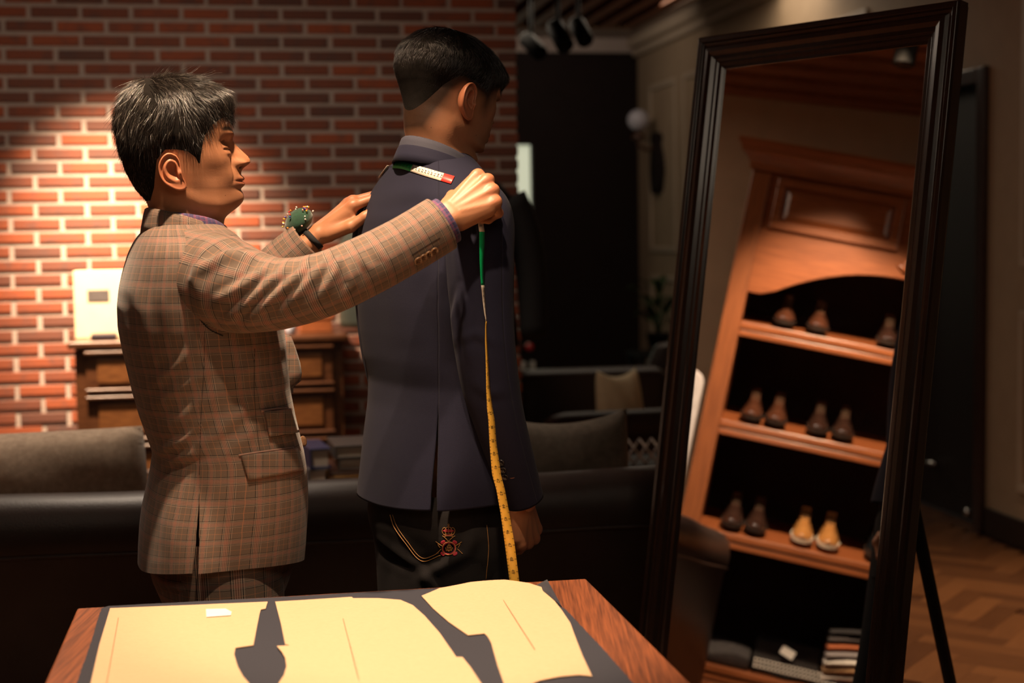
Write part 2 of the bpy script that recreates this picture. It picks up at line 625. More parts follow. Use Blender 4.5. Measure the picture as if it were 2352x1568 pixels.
# other walls
tag(MB(ROOM).box(XLW - 0.15, XLW, YFRONT, YW + 0.3, 0, TOPZ).build('wall_left', M['cream'], smooth=False), kind='structure')
tag(MB(ROOM).box(XLW - 0.15, XRW + 0.15, YFRONT - 0.15, YFRONT, 0, TOPZ).build('wall_front', M['cream'], smooth=False), kind='structure')
DY0, DY1, DZ = 6.40, 7.32, 2.09
wr = MB(ROOM)
wr.box(XRW, XRW + 0.15, YFRONT, DY0, 0, TOPZ)
wr.box(XRW, XRW + 0.15, DY1, YEND + 0.2, 0, TOPZ)
wr.box(XRW, XRW + 0.15, DY0, DY1, DZ, TOPZ)
wallr = tag(wr.build('wall_right', M['cream'], smooth=False), kind='structure')
# end wall of the hall with the narrow window
WX0, WX1, WZ0, WZ1 = 2.02, 2.452, 0.62, 2.165
we = MB(ROOM)
we.box(XBE - 0.3, WX0, YEND, YEND + 0.12, 0, 2.94)
we.box(WX1, XRW, YEND, YEND + 0.12, 0, 2.94)
we.box(WX0, WX1, YEND, YEND + 0.12, 0, WZ0)
we.box(WX0, WX1, YEND, YEND + 0.12, WZ1, 2.94)
tag(we.build('wall_end', M['dark_panel'], smooth=False), kind='structure')
tag(MB(ROOM).box(XBE - 0.3, XBE - 0.006, YW + 0.3, YEND, 0, TOPZ).build('wall_hall', M['dark_panel'], smooth=False), kind='structure')
win = tag(empty('window_1', ROOM @ Vector((WX0, YEND + 0.05, WZ0))), kind='structure')
mt, nt, bs = newmat('bright_window_glass')
bs.inputs['Base Color'].default_value = (0.7, 0.75, 0.65, 1)
bs.inputs['Emission Color'].default_value = s2l(214, 216, 186)
bs.inputs['Emission Strength'].default_value = 0.75
M['pane'] = mt
MB(ROOM).box(WX0, WX1, YEND + 0.06, YEND + 0.07, WZ0, WZ1).build('pane', M['pane'], win, smooth=False)
wf = MB(ROOM)
wf.box(WX1 - 0.0, WX1 + 0.05, YEND - 0.03, YEND + 0.06, WZ0 - 0.05, WZ1 + 0.05)
wf.box(WX0 - 0.05, WX0, YEND - 0.03, YEND + 0.06, WZ0 - 0.05, WZ1 + 0.05)
wf.box(WX0, WX1, YEND - 0.03, YEND + 0.06, WZ1, WZ1 + 0.05)
wf.box(WX0, WX1, YEND - 0.03, YEND + 0.06, WZ0 - 0.05, WZ0)
wf.build('window_frame', M['dark_panel'], win, smooth=False)
# ceiling: board, plaster soffits and timber slats
cb = MB(ROOM)
cb.box(XLW - 0.1, 2.70, YFRONT, 9.98, CEIL + 0.10, CEIL + 0.16)
cb.box(XLW - 0.1, XRW + 0.1, YFRONT - 0.1, YEND + 0.15, TOPZ, TOPZ + 0.05)
cl = tag(cb.build('ceiling', pm('ceiling_dark', (0.02, 0.010, 0.007, 1), (0.014, 0.007, 0.005, 1), rough=0.8), smooth=False), kind='structure')
so = MB(ROOM)
so.box(2.74, XRW, YFRONT, YEND, 3.06, 3.12)
so.box(2.70, 2.74, YFRONT, 10.04, CEIL - 0.01, 3.12)
so.box(XBE - 0.3, 2.74, 10.0, 10.04, CEIL - 0.01, 3.12)
so.box(XBE - 0.3, 2.74, 10.04, YEND, 3.06, 3.12)
so.box(XBE - 0.3, XRW, YEND - 0.02, YEND, 2.94, 3.06)
so.build('soffit', M['grey_paint'], cl, smooth=False)
k = 0
x = XLW + 0.02
while x < 2.66:
    y1 = YW if x < XBE else 9.98
    MB(ROOM).box(x, x + 0.085, YFRONT, y1, CEIL, CEIL + 0.06).build('ceiling_slat', M['slat'], cl, smooth=False)
    x += 0.165
tr = MB(ROOM)
tr.box(XRW - 0.10, XRW, YFRONT, YEND, 2.97, 3.06)
tr.box(XRW - 0.05, XRW, YFRONT, YEND, 2.90, 2.97)
tag(tr.build('trim_1', M['trim'], smooth=False, bevel=0.015), kind='structure')
bb = MB(ROOM)
bb.box(XRW - 0.02, XRW, YFRONT, DY0 - 0.1, 0, 0.13)
bb.box(XRW - 0.02, XRW, DY1 + 0.1, YEND, 0, 0.13)
tag(bb.build('baseboard_right', pm('dark_skirting', (0.03, 0.015, 0.01, 1), (0.02, 0.01, 0.007, 1), rough=0.4), smooth=False, bevel=0.006), kind='structure')


def panel_frame(name, Y0, Y1, z0, z1, w=0.045, d=0.018):
    r = tag(empty(name, ROOM @ Vector((XRW, Y0, z0))), kind='structure')
    for (a, b, c, e) in ((Y0, Y1, z0, z0 + w), (Y0, Y1, z1 - w, z1), (Y0, Y0 + w, z0 + w, z1 - w), (Y1 - w, Y1, z0 + w, z1 - w)):
        MB(ROOM).box(XRW - d, XRW, a, b, c, e).build('moulding', M['trim'], r, smooth=False, bevel=0.006)
    return r


n = 2
for (Y0, Y1) in ((9.55, 11.05), (11.25, 12.0), (7.65, 9.35), (4.4, 6.02), (2.6, 4.2)):
    panel_frame('trim_%d' % n, Y0, Y1, 1.25, 2.62)
    n += 1
    panel_frame('trim_%d' % n, Y0, Y1, 0.25, 1.06)
    n += 1

# door in the right wall
dr = tag(empty('door_1', ROOM @ Vector((XRW, DY0, 0))), kind='structure')
mdoor = pm('door_dark', (0.018, 0.011, 0.010, 1), (0.012, 0.008, 0.007, 1), rough=0.5)
mjamb = pm('door_casing', (0.055, 0.030, 0.024, 1), (0.04, 0.02, 0.016, 1), rough=0.25, coat=0.4)
MB(ROOM).box(XRW + 0.06, XRW + 0.10, DY0, DY1, 0.01, DZ).build('door_leaf', mdoor, dr, smooth=False)
MB(ROOM).box(XRW - 0.03, XRW + 0.12, DY0 - 0.075, DY0, 0, DZ + 0.075).build('door_jamb', mjamb, dr, smooth=False, bevel=0.008)
MB(ROOM).box(XRW - 0.03, XRW + 0.12, DY1, DY1 + 0.075, 0, DZ + 0.075).build('door_jamb', mjamb, dr, smooth=False, bevel=0.008)
MB(ROOM).box(XRW - 0.03, XRW + 0.12, DY0, DY1, DZ, DZ + 0.075).build('door_head', mjamb, dr, smooth=False, bevel=0.008)
hp = atX(2132, 1060, XRW + 0.02)
MB(ROOM).tube([(XRW + 0.055, hp[1], hp[2]), (XRW + 0.0, hp[1], hp[2]), (XRW - 0.005, hp[1] - 0.13, hp[2] + 0.01)], 0.011, 8).build('door_handle', M['steel'], dr)
hp = atX(2229, 1176, XRW + 0.02)
MB(ROOM).lathe([(0.006, 0), (0.008, 0.03), (0.02, 0.045), (0.022, 0.06), (0.012, 0.07)], 16, Matrix.Translation((XRW + 0.058, hp[1], hp[2])) @ Matrix.Rotation(-math.pi / 2, 4, 'Y')).build('door_knob', M['steel'], dr)

# ================================================================== mirror
AL, LEAN = math.radians(49.85), math.radians(8.89)
mh = np.array([math.cos(AL), -math.sin(AL), 0])
mnh = np.array([-math.sin(AL), -math.cos(AL), 0])
mu = np.array([0, 0, 1]) * math.cos(LEAN) - mnh * math.sin(LEAN)
mn = mnh * math.cos(LEAN) + np.array([0, 0, 1]) * math.sin(LEAN)
MTL = at(1610, 88, 3.6)
MW, MLEN, FW = 0.716, MTL[2] / math.cos(LEAN) - 0.004, 0.080
MM = Matrix.Identity(4)
for i in range(3):
    MM[i][0], MM[i][1], MM[i][2], MM[i][3] = mh[i], mu[i], mn[i], MTL[i]
# local: x right 0..MW, y 0 (top) .. -MLEN, z towards the room
mir = empty('standing_mirror', (0, 0, 0), 'tall leaning floor mirror in a dark moulded wooden frame', 'mirror', M=Matrix.Translation(Vector(MTL - mu * MLEN)))
prof = [(0, -0.022), (0, 0.006), (0.004, 0.012), (0.014, 0.012), (0.018, 0.006), (0.024, 0.005), (0.030, 0.011), (0.040, 0.014), (0.050, 0.011), (0.058, 0.003), (0.062, 0.003), (0.066, -0.001), (0.074, -0.002), (0.080, -0.008), (0.080, -0.022)]
cor = [(0, 0, 1, -1), (MW, 0, -1, -1), (MW, -MLEN, -1, 1), (0, -MLEN, 1, 1)]
for i in range(4):
    r = []
    for (cx, cy, dx, dy) in (cor[i], cor[(i + 1) % 4]):
        r.append([(cx + dx * d, cy + dy * d, z) for d, z in prof])
    b = MB(MM).loft(r)
    b.build('frame_rail' if i in (0, 2) else 'frame_stile', M['frame'], mir, smooth=False, bevel=0.0008)
mt, nt, bs = newmat('mirror_silver')
bs.inputs['Base Color'].default_value = (0.90, 0.89, 0.87, 1)
bs.inputs['Metallic'].default_value = 1.0
bs.inputs['Roughness'].default_value = 0.004
MB(MM).box(FW - 0.008, MW - FW + 0.008, -MLEN + FW - 0.008, -FW + 0.008, -0.016, -0.010).build('mirror_glass', mt, mir, smooth=False)
MB(MM).box(0.006, MW - 0.006, -MLEN + 0.006, -0.006, -0.032, -0.0225).build('back_board', M['black'], mir, smooth=False)
la, lb = at(2163, 1290, 3.42), at(2201, 1568, 3.55)
ld = (lb - la)
foot = la + ld * ((0.0 - la[2]) / ld[2])
top = la - ld * 1.6
dd = (top - MTL) @ mn
top = top - mn * (dd + 0.045)
MB().tube([foot, foot * 0.5 + top * 0.5, top], 0.016, 8).build('easel_leg', M['black'], mir)

# ================================================================== cabinet seen in the mirror
CY = math.radians(0.5)
CM = Matrix.Rotation(CY, 4, 'Z')
XC = -2.0
Ya, Yb = 2.16, 3.545
cab = empty('display_cabinet', CM @ Vector((XC, (Ya + Yb) / 2, 0)), 'tall cherry wood shoe display cabinet with carved cornice, seen in the mirror', 'cabinet')
D = 0.42
for y0, y1 in ((Ya, Ya + 0.078), (Yb - 0.078, Yb)):
    MB(CM).box(XC - D, XC, y0, y1, 0, 2.30).build('stile', M['cherry_v'], cab, smooth=False, bevel=0.004)
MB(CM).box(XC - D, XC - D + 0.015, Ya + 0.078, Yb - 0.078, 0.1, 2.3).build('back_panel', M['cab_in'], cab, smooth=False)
SZ = [1.672, 1.268, 0.832, 0.322]
SLANT = [math.radians(16), math.radians(16), math.radians(16), 0.0]
SM = [Matrix.Translation((XC - 0.012, 0, z)) @ Matrix.Rotation(a_, 4, 'Y') for z, a_ in zip(SZ, SLANT)]
for z, sm_ in zip(SZ, SM):
    s = MB(CM).box(-D + 0.045, 0, Ya + 0.078, Yb - 0.078, -0.022, 0, sm_).build('shelf', M['cherry'], cab, smooth=False)
    MB(CM).box(XC - 0.012, XC + 0.004, Ya + 0.078, Yb - 0.078, z - 0.026, z + 0.002).build('shelf_edge', M['cherry'], s, smooth=False, bevel=0.004)
    MB(CM).box(XC - 0.010, XC - 0.001, Ya + 0.078, Yb - 0.078, z - 0.056, z - 0.030).build('shelf_rail', M['cherry'], s, smooth=False, bevel=0.004)
MB(CM).box(XC - D, XC, Ya + 0.078, Yb - 0.078, 0.0, 0.26).build('plinth', M['cherry'], cab, smooth=False, bevel=0.004)
# header with arched apron
ym = (Ya + Yb) / 2
ar = []
for k in range(25):
    t = k / 24
    y = Ya + 0.078 + t * (Yb - Ya - 0.156)
    q = abs(y - ym) / ((Yb - Ya) / 2 - 0.078)
    z = 1.965 - 0.165 * max(0, min(1, (q - 0.08) / 0.80)) ** 2
    if q > 0.88: z = 1.80
    ar.append((y, z))
poly = [(Ya + 0.078, 2.06), (Yb - 0.078, 2.06)] + [p for p in reversed(ar)]
Mx = Matrix(((0, 0, 1, 0), (1, 0, 0, 0), (0, 1, 0, 0), (0, 0, 0, 1)))
MB(CM).prism(poly, XC - 0.022, XC - 0.002, Mx).build('arched_apron', M['cherry'], cab, smooth=False)
MB(CM).box(XC - D, XC - 0.012, Ya + 0.078, Yb - 0.078, 2.06, 2.30).build('header', M['cherry'], cab, smooth=False)
for y0, y1 in ((ym + 0.07, Yb - 0.11), (Ya + 0.11, ym - 0.07)):
    d0 = MB(CM)
    w = 0.035
    d0.box(XC - 0.012, XC + 0.006, y0, y1, 2.07, 2.07 + w)
    d0.box(XC - 0.012, XC + 0.006, y0, y1, 2.285 - w, 2.285)
    d0.box(XC - 0.012, XC + 0.006, y0, y0 + w, 2.07 + w, 2.285 - w)
    d0.box(XC - 0.012, XC + 0.006, y1 - w, y1, 2.07 + w, 2.285 - w)
    d1 = d0.build('header_door', M['cherry'], cab, smooth=False, bevel=0.004)
    MB(CM).loft([[(XC - 0.010 + dz, y0 + w + e, 2.07 + w + e), (XC - 0.010 + dz, y1 - w - e, 2.07 + w + e), (XC - 0.010 + dz, y1 - w - e, 2.285 - w - e), (XC - 0.010 + dz, y0 + w + e, 2.285 - w - e)] for e, dz in ((0, 0), (0.006, 0.001), (0.028, 0.012), (0.032, 0.012))]).build('raised_panel', M['cherry'], d1, smooth=False)
cpr = [(0, 2.30), (0.012, 2.30), (0.016, 2.325), (0.035, 2.345), (0.055, 2.36), (0.065, 2.385), (0.075, 2.39), (0.075, 2.41), (0, 2.41)]
MB(CM).loft([[(XC + dx, y + (dx if e else -dx), z) for dx, z in cpr] for y, e in ((Ya, 0), (Yb, 1))]).build('cornice', M['cherry'], cab, smooth=False)
MB(CM).box(XC - D, XC + 0.0, Ya, Yb, 2.30, 2.405).build('cornice_core', M['cherry'], cab, smooth=False)
orn = MB(CM)
for k in range(5):
    a = math.radians(-60 + 30 * k)
    orn.lathe([(0.001, -0.03), (0.010, -0.015), (0.012, 0), (0.006, 0.022), (0.001, 0.035)], 8, Matrix.Translation((XC + 0.004, ym + math.sin(a) * 0.035, 1.99 + math.cos(a) * 0.025)) @ Matrix.Rotation(-a, 4, 'X'))
orn.build('carved_ornament', M['cherry'], cab)

# ------------------------------------------------------------------ shoes
def shoe_geo():
    secs = [(0.0, .030, .000, .058), (0.02, .033, .0, .075), (0.06, .032, .0, .078), (0.10, .033, .0, .072), (0.13, .038, .0, .058), (0.17, .046, .0, .046), (0.21, .049, .0, .038), (0.25, .044, .0, .032), (0.275, .033, .0, .026), (0.288, .016, .002, .020), (0.292, .004, .006, .014)]
    rings = []
    for (x, w, z0, z1) in secs:
        r = []
        for k in range(20):
            a = 2 * math.pi * k / 20
            c, s = math.cos(a), math.sin(a)
            yy = 0.9 * w * (abs(c) ** 0.8) * (1 if c > 0 else -1)
            up = s if s > 0 else s * 0.0
            taper = 1 - 0.45 * max(0, s) ** 2
            r.append((x, yy * taper, 0.012 + z0 + (z1 - z0 - 0.0) * max(0, s) ** 0.9))
        rings.append(r)
    up = MB().loft(rings)
    sole = MB()
    outline = []
    for (x, w, z0, z1) in secs: outline.append((x, 0.88 * w + 0.003))
    poly = outline + [(x, -w) for x, w in reversed(outline)]
    sole.prism(poly, 0.0, 0.013)
    heel = MB().prism([(x, w) for x, w in ((-0.004, 0.024), (0.02, 0.034), (0.07, 0.033), (0.07, -0.033), (0.02, -0.034), (-0.004, -0.024))], -0.022, 0.001)
    tongue = MB().loft([[(x, y, z) for (x, y, z) in ((xx, -0.018, zz), (xx, 0.018, zz), (xx - 0.006, 0.020, zz - 0.01), (xx - 0.006, -0.020, zz - 0.01))] for xx, zz in ((0.15, 0.060), (0.12, 0.076), (0.095, 0.098))])
    lace = MB()
    for k in range(4):
        xx, zz = 0.152 - 0.012 * k, 0.060 + 0.009 * k
        lace.tube([(xx, -0.018, zz - 0.004), (xx, 0, zz + 0.004), (xx, 0.018, zz - 0.004)], 0.0022, 6)
    return up, sole, heel, tongue, lace


SG = [(b.V, b.F) for b in shoe_geo()]
shoe_mats = {'brown': pm('shoe_brown', (0.12, 0.045, 0.025, 1), (0.06, 0.022, 0.012, 1), scale=14, rough=0.14, coat=0.8),
             'dark': pm('shoe_dark_brown', (0.05, 0.024, 0.017, 1), (0.028, 0.013, 0.01, 1), scale=14, rough=0.12, coat=0.8),
             'tan': pm('shoe_tan', (0.55, 0.26, 0.08, 1), (0.42, 0.18, 0.05, 1), scale=14, rough=0.2, coat=0.6),
             'black': pm('shoe_black', (0.012, 0.013, 0.016, 1), (0.008, 0.009, 0.011, 1), scale=14, rough=0.1, coat=0.9),
             'sole': pm('shoe_sole', (0.03, 0.02, 0.015, 1), (0.02, 0.013, 0.01, 1), rough=0.6),
             'welt': pm('shoe_pale_sole', (0.75, 0.68, 0.55, 1), (0.7, 0.62, 0.5, 1), rough=0.6),
             'lace': pm('lace_brown', (0.10, 0.06, 0.03, 1), (0.06, 0.035, 0.02, 1), rough=0.8)}
for k_ in ('brown', 'dark', 'tan', 'black'):
    b_ = shoe_mats[k_].node_tree.nodes['Principled BSDF']
    b_.inputs['Coat Weight'].default_value = 1.0
    b_.inputs['Coat Roughness'].default_value = 0.12
    b_.inputs['Coat IOR'].default_value = 1.9
shoe_cache = {}


def shoe(kind, Mw, label, group, cat='shoe'):
    r = empty('dress_shoe', (0, 0, 0), label, cat, group, M=Mw)
    sole = 'welt' if kind == 'tan' else 'sole'
    for (nm, g, mt) in (('upper', 0, kind), ('sole', 1, sole), ('heel', 2, sole), ('tongue', 3, kind), ('laces', 4, 'lace')):
        key = (nm, kind)
        if key not in shoe_cache:
            me = bpy.data.meshes.new(nm)
            me.from_pydata([tuple(v) for v in SG[g][0]], [], SG[g][1])
            me.materials.append(shoe_mats[mt])
            me.polygons.foreach_set('use_smooth', [nm in ('upper', 'laces')] * len(me.polygons))
            shoe_cache[key] = me
        o = bpy.data.objects.new(nm, shoe_cache[key])
        COL.objects.link(o)
        o.parent = r
        WORLDM[o.name] = Mw
    return r


def shelf_shoe(kind, y, z, label, group, x=-0.014):
    # toes point into the room (+x)
    Mw = CM @ SM[SZ.index(z)] @ Matrix.Translation((x - 0.30, y, 0.0230)) @ Matrix.Diagonal((1.03, 1.0, 1.03, 1))
    shoe(kind, Mw, label, group)


g1, g2, g3 = 'shoes on the upper cabinet shelf', 'shoes on the middle cabinet shelf', 'shoes on the lower cabinet shelf'
shelf_shoe('brown', 3.30, SZ[0], 'brown leather shoe nearest the stile on the top shelf in the mirror', g1)
shelf_shoe('brown', 3.165, SZ[0], 'brown laced leather shoe second from the stile on the top shelf', g1)
shelf_shoe('dark', 2.885, SZ[0], 'very dark leather shoe at the mirror frame side of the top shelf', g1)
shelf_shoe('dark', 2.775, SZ[0], 'dark leather shoe cut by the mirror frame on the top shelf', g1)
shelf_shoe('brown', 3.352, SZ[1], 'glossy brown shoe nearest the stile on the second shelf', g2)
shelf_shoe('brown', 3.255, SZ[1], 'glossy brown shoe second from the stile on the second shelf', g2)
shelf_shoe('dark', 3.088, SZ[1], 'glossy dark brown shoe third from the stile on the second shelf', g2)
shelf_shoe('dark', 2.988, SZ[1], 'glossy dark brown shoe fourth from the stile on the second shelf', g2)
shelf_shoe('dark', 3.345, SZ[2], 'dark brown shoe nearest the stile on the third shelf', g3)
shelf_shoe('dark', 3.250, SZ[2], 'dark brown shoe beside the pale-soled tan pair on the third shelf', g3)
shelf_shoe('tan', 3.065, SZ[2], 'tan shoe with pale sole, the one nearer the stile', g3)
shelf_shoe('tan', 2.963, SZ[2], 'tan shoe with pale sole, the one nearer the black shoe', g3)
shelf_shoe('black', 2.775, SZ[2], 'shiny black shoe at the mirror edge of the third shelf', g3)

# folded clothes, sparkling belts and a tag on the lowest shelf
fcol = [('dark charcoal folded sweater, top of the shelf stack in the mirror', (0.03, 0.028, 0.03, 1)), ('dark grey folded sweater in the shelf stack', (0.07, 0.06, 0.06, 1)), ('rust orange folded sweater in the shelf stack', (0.42, 0.12, 0.045, 1)),
        ('mid grey folded sweater in the shelf stack', (0.30, 0.27, 0.27, 1)), ('white folded sweater in the shelf stack', (0.80, 0.76, 0.70, 1)), ('tan folded sweater in the shelf stack', (0.45, 0.26, 0.13, 1)), ('pale cream folded sweater low in the shelf stack', (0.70, 0.62, 0.55, 1)), ('navy folded sweater at the bottom of the shelf stack', (0.03, 0.035, 0.07, 1))]
for k, (lb_, c) in enumerate(fcol):
    z = SZ[3] + 0.003 + (7 - k) * 0.0285
    rings = []
    for q in range(13):
        t = q / 12
        yy = 2.50 + 0.39 * t
        sag = 0.022 * math.sin(math.pi * t) + 0.006 + 0.006 * math.sin(3 * t + k * 0.15)
        x1 = XC - 0.035 + 0.012 * math.sin(5 * t + k)
        h = 0.012
        rings.append([(XC - 0.33, yy, z + sag + 0.001), (x1 - 0.01, yy, z + sag + 0.001), (x1 + 0.004, yy, z + sag + h), (x1 - 0.01, yy, z + sag + 2 * h + 0.001), (XC - 0.33, yy, z + sag + 2 * h + 0.001)])
    tag(MB(CM).loft(rings).build('folded_sweater', pm('knit_%d' % k, c, None, scale=60, rough=0.95, bump=0.4), bevel=0.004), lb_, 'sweater', 'folded sweaters in the cabinet')
rb = random.Random(3)
mbead = pm('glass_bead', (0.8, 0.76, 0.7, 1), (0.7, 0.66, 0.6, 1), rough=0.12, coat=1.0)
for k in range(3):
    b = empty('beaded_belt', CM @ Vector((XC - 0.05, 3.0, SZ[3] + 0.01)), ['sparkling beaded belt at the front edge of the lowest shelf', 'sparkling beaded belt, middle of the three on the lowest shelf', 'sparkling beaded belt farthest back on the lowest shelf'][k], 'belt', 'beaded belts in the cabinet')
    xx = XC - 0.025 - 0.045 * k
    MB(CM).tube([(xx, 3.16 - 0.33 * t / 12, SZ[3] + 0.022 + 0.012 * k + 0.004 * math.sin(t)) for t in range(13)], 0.012, 8).build('strap', M['black'], b)
    bd = MB(CM)
    for q in range(22):
        bd.lathe([(0.001, -0.006), (0.005, -0.003), (0.006, 0), (0.005, 0.003), (0.001, 0.006)], 8, Matrix.Translation((xx + 0.010 + rb.uniform(-.003, .003), 3.15 - 0.015 * q, SZ[3] + 0.032 + 0.012 * k)))
    bd.build('beads', mbead, b)
for k, (y, z, lb_) in enumerate(((3.30, 0.0, 'dark folded trousers at the stile end of the lowest shelf'), (3.03, 0.075, 'dark folded cloth behind the belts on the lowest shelf'))):
    rings = []
    for q in range(9):
        t = q / 8
        rings.append([(XC - 0.34, y - 0.13 + 0.26 * t, SZ[3] + 0.004 + (0.0 if k == 0 else 0.0)), (XC - 0.19 + 0.04 * (1 - k) * 2, y - 0.13 + 0.26 * t, SZ[3] + 0.004), (XC - 0.18 + 0.04 * (1 - k) * 2, y - 0.13 + 0.26 * t, SZ[3] + 0.05 + 0.01 * math.sin(7 * t)), (XC - 0.2, y - 0.13 + 0.26 * t, SZ[3] + 0.09 + 0.05 * k + 0.012 * math.sin(5 * t + k)), (XC - 0.34, y - 0.13 + 0.26 * t, SZ[3] + 0.10 + 0.05 * k)])
    tag(MB(CM).loft(rings).build('folded_trousers', pm('dark_wool_%d' % k, (0.035, 0.03, 0.03, 1), (0.02, 0.018, 0.02, 1), scale=40, rough=0.9), bevel=0.006), lb_, 'trousers')
tag(MB(CM).box(-0.001, 0.001, -0.028, 0.028, -0.017, 0.017, Matrix.Translation((XC - 0.165, 3.03, 0.428)) @ Matrix.Rotation(0.35, 4, 'X')).build('price_tag', M['white'], smooth=False), 'small white swing tag on the dark folded cloth in the mirror', 'tag')
# pale padded board next to the cabinet
pb = []
for k in range(17):
    a = math.pi * k / 16
    pb.append((3.63 + 0.066 * math.cos(a), 1.40 + 0.05 * math.sin(a)))
pb = [(3.696, 0.0)] + pb + [(3.564, 0.0)]
tag(MB(CM).prism(pb, XC - 0.06, XC - 0.01, Mx).build('padded_board', M['whitefab'], smooth=False, bevel=0.012), 'narrow white padded board with rounded top beside the shoe cabinet', 'board')
# hanging track lamp seen over the cabinet in the mirror
pt = empty('pendant_spotlight', (-1.35, 3.05, CEIL), 'black ceiling spotlight above the shoe cabinet', 'spotlight')
MB().box(-1.42, -1.28, 2.98, 3.12, CEIL - 0.03, CEIL).build('mount', M['black'], pt, smooth=False)
MB().lathe([(0.035, 0), (0.04, -0.01), (0.04, -0.20), (0.034, -0.205)], 20, Matrix.Translation((-1.35, 3.05, CEIL - 0.03))).build('lamp_can', M['black'], pt)

# ================================================================== sofa
sofa = empty('leather_sofa', ROOM @ Vector((-0.1, 4.0, 0)), 'long dark leather sofa seen from behind, below the brick wall', 'sofa')
SX0, SX1 = -1.27, 1.06


def extr(profile, xs, name, mt, parent, **kw):
    rings = [[(x, y, z) for (y, z) in profile] for x in xs]
    return MB(ROOM).loft(rings).build(name, mt, parent, **kw)


backp = [(3.600, 0.10), (3.600, 0.685), (3.592, 0.70), (3.590, 0.74), (3.600, 0.79), (3.625, 0.822), (3.665, 0.835), (3.72, 0.825), (3.76, 0.78), (3.775, 0.70), (3.78, 0.45), (3.78, 0.10)]
nx = 24
xs = [SX0 + 0.012 + (SX1 - SX0 - 0.024) * k / nx for k in range(nx + 1)]
rings = []
for k, x in enumerate([SX0, SX0 + 0.004] + xs + [SX1 - 0.004, SX1]):
    e = min(x - SX0, SX1 - x)
    s = 1.0 if e > 0.011 else (0.94 if e < 0.002 else 0.98)
    cy_, cz_ = 3.69, 0.45
    rings.append([(x, cy_ + (y - cy_) * s, (cz_ + (z - cz_) * s) + (0.004 * math.sin(x * 7) if z > 0.75 else 0)) for y, z in backp])
MB(ROOM).loft(rings).build('backrest', M['leather'], sofa)
MB(ROOM).tube([(x, 3.594, 0.694 + 0.002 * math.sin(9 * x)) for x in np.linspace(SX0, SX1, 30)], 0.0055, 8).build('piping', M['pipe'], sofa)
MB(ROOM).box(SX0 + 0.125, SX1 - 0.095, 3.785, 4.42, 0.12, 0.50).build('seat', M['leather'], sofa, bevel=0.05, seg=4)
for x0, x1 in ((SX0, SX0 + 0.12), (SX1 - 0.09, SX1)):
    MB(ROOM).box(x0, x1, 3.785, 4.46, 0.10, 0.60).build('arm', M['leather'], sofa, bevel=0.04, seg=4)
for x in (SX0 + 0.08, SX1 - 0.08):
    for y in (3.66, 4.38):
        MB(ROOM).lathe([(0.02, 0), (0.03, 0.10)], 12, Matrix.Translation((x, y, 0))).build('leg', M['black'], sofa)


def cushion(name, cx, cy, cz, w, d, h, rx, mt, label, rz=0, sag=0.0, cat='cushion', group=None, Mf=ROOM, pinch=0.10, seed=0):
    n, V, Fc = 28, [], []
    rr = random.Random(seed)
    ph = [rr.uniform(0, 6) for _ in range(6)]
    for side in (1, -1):
        for i in range(n + 1):
            for j in range(n + 1):
                u, v = i / n * 2 - 1, j / n * 2 - 1
                f = (1 - abs(u) ** 3.2) * (1 - abs(v) ** 3.2)
                t = max(f, 0) ** 0.45
                px = w / 2 * u * (1 - pinch * (1 - abs(v)) * 0 - pinch * (v * v) * 0.25)
                pz = h / 2 * v * (1 - pinch * (u * u) * 0.3)
                pz += -sag * h * (1 - u * u) * (v + 1) / 2
                wob = 1 + 0.10 * math.sin(3.1 * u + ph[0]) * math.sin(2.7 * v + ph[1]) + 0.05 * math.sin(7 * u + 5 * v + ph[2])
                V.append((px, side * d / 2 * t * wob, pz))
    m_ = (n + 1) ** 2
    for i in range(n):
        for j in range(n):
            a = i * (n + 1) + j
            q = (a, a + n + 1, a + n + 2, a + 1)
            Fc.append(q)
            Fc.append(tuple(m_ + k for k in reversed(q)))
    Mo = Mf @ Matrix.Translation((cx, cy, cz)) @ Matrix.Rotation(rz, 4, 'Z') @ Matrix.Rotation(rx, 4, 'X')
    bm = bmesh.new()
    vs_ = [bm.verts.new(Mo @ Vector(v)) for v in V]
    for f in Fc: bm.faces.new([vs_[k] for k in f])
    bmesh.ops.remove_doubles(bm, verts=bm.verts, dist=0.0006)
    me = bpy.data.meshes.new(name)
    bm.to_mesh(me)
    bm.free()
    me.materials.append(mt)
    me.polygons.foreach_set('use_smooth', [True] * len(me.polygons))
    o = bpy.data.objects.new(name, me)
    reg(o)
    tag(o, label, cat, group)
    return o


gC = 'loose back cushions on the sofa'
cl_ = atY(338, 1000, 3.86)
cushion('back_cushion', cl_[0] - 0.40, 3.925, 0.735, 0.79, 0.20, 0.46, 0.03, M['greyfab'], 'taupe fabric back cushion on the sofa beside the man in the checked jacket', sag=0.03, group=gC, seed=1)
c0, c1 = atY(1130, 1000, 3.86), atY(1452, 1000, 3.86)
cushion('back_cushion', (c0[0] + c1[0]) / 2, 3.905, 0.735, c1[0] - c0[0], 0.15, 0.46, 0.03, M['olive'], 'dark olive back cushion on the sofa beside the mirror', sag=0.09, group=gC, seed=7)

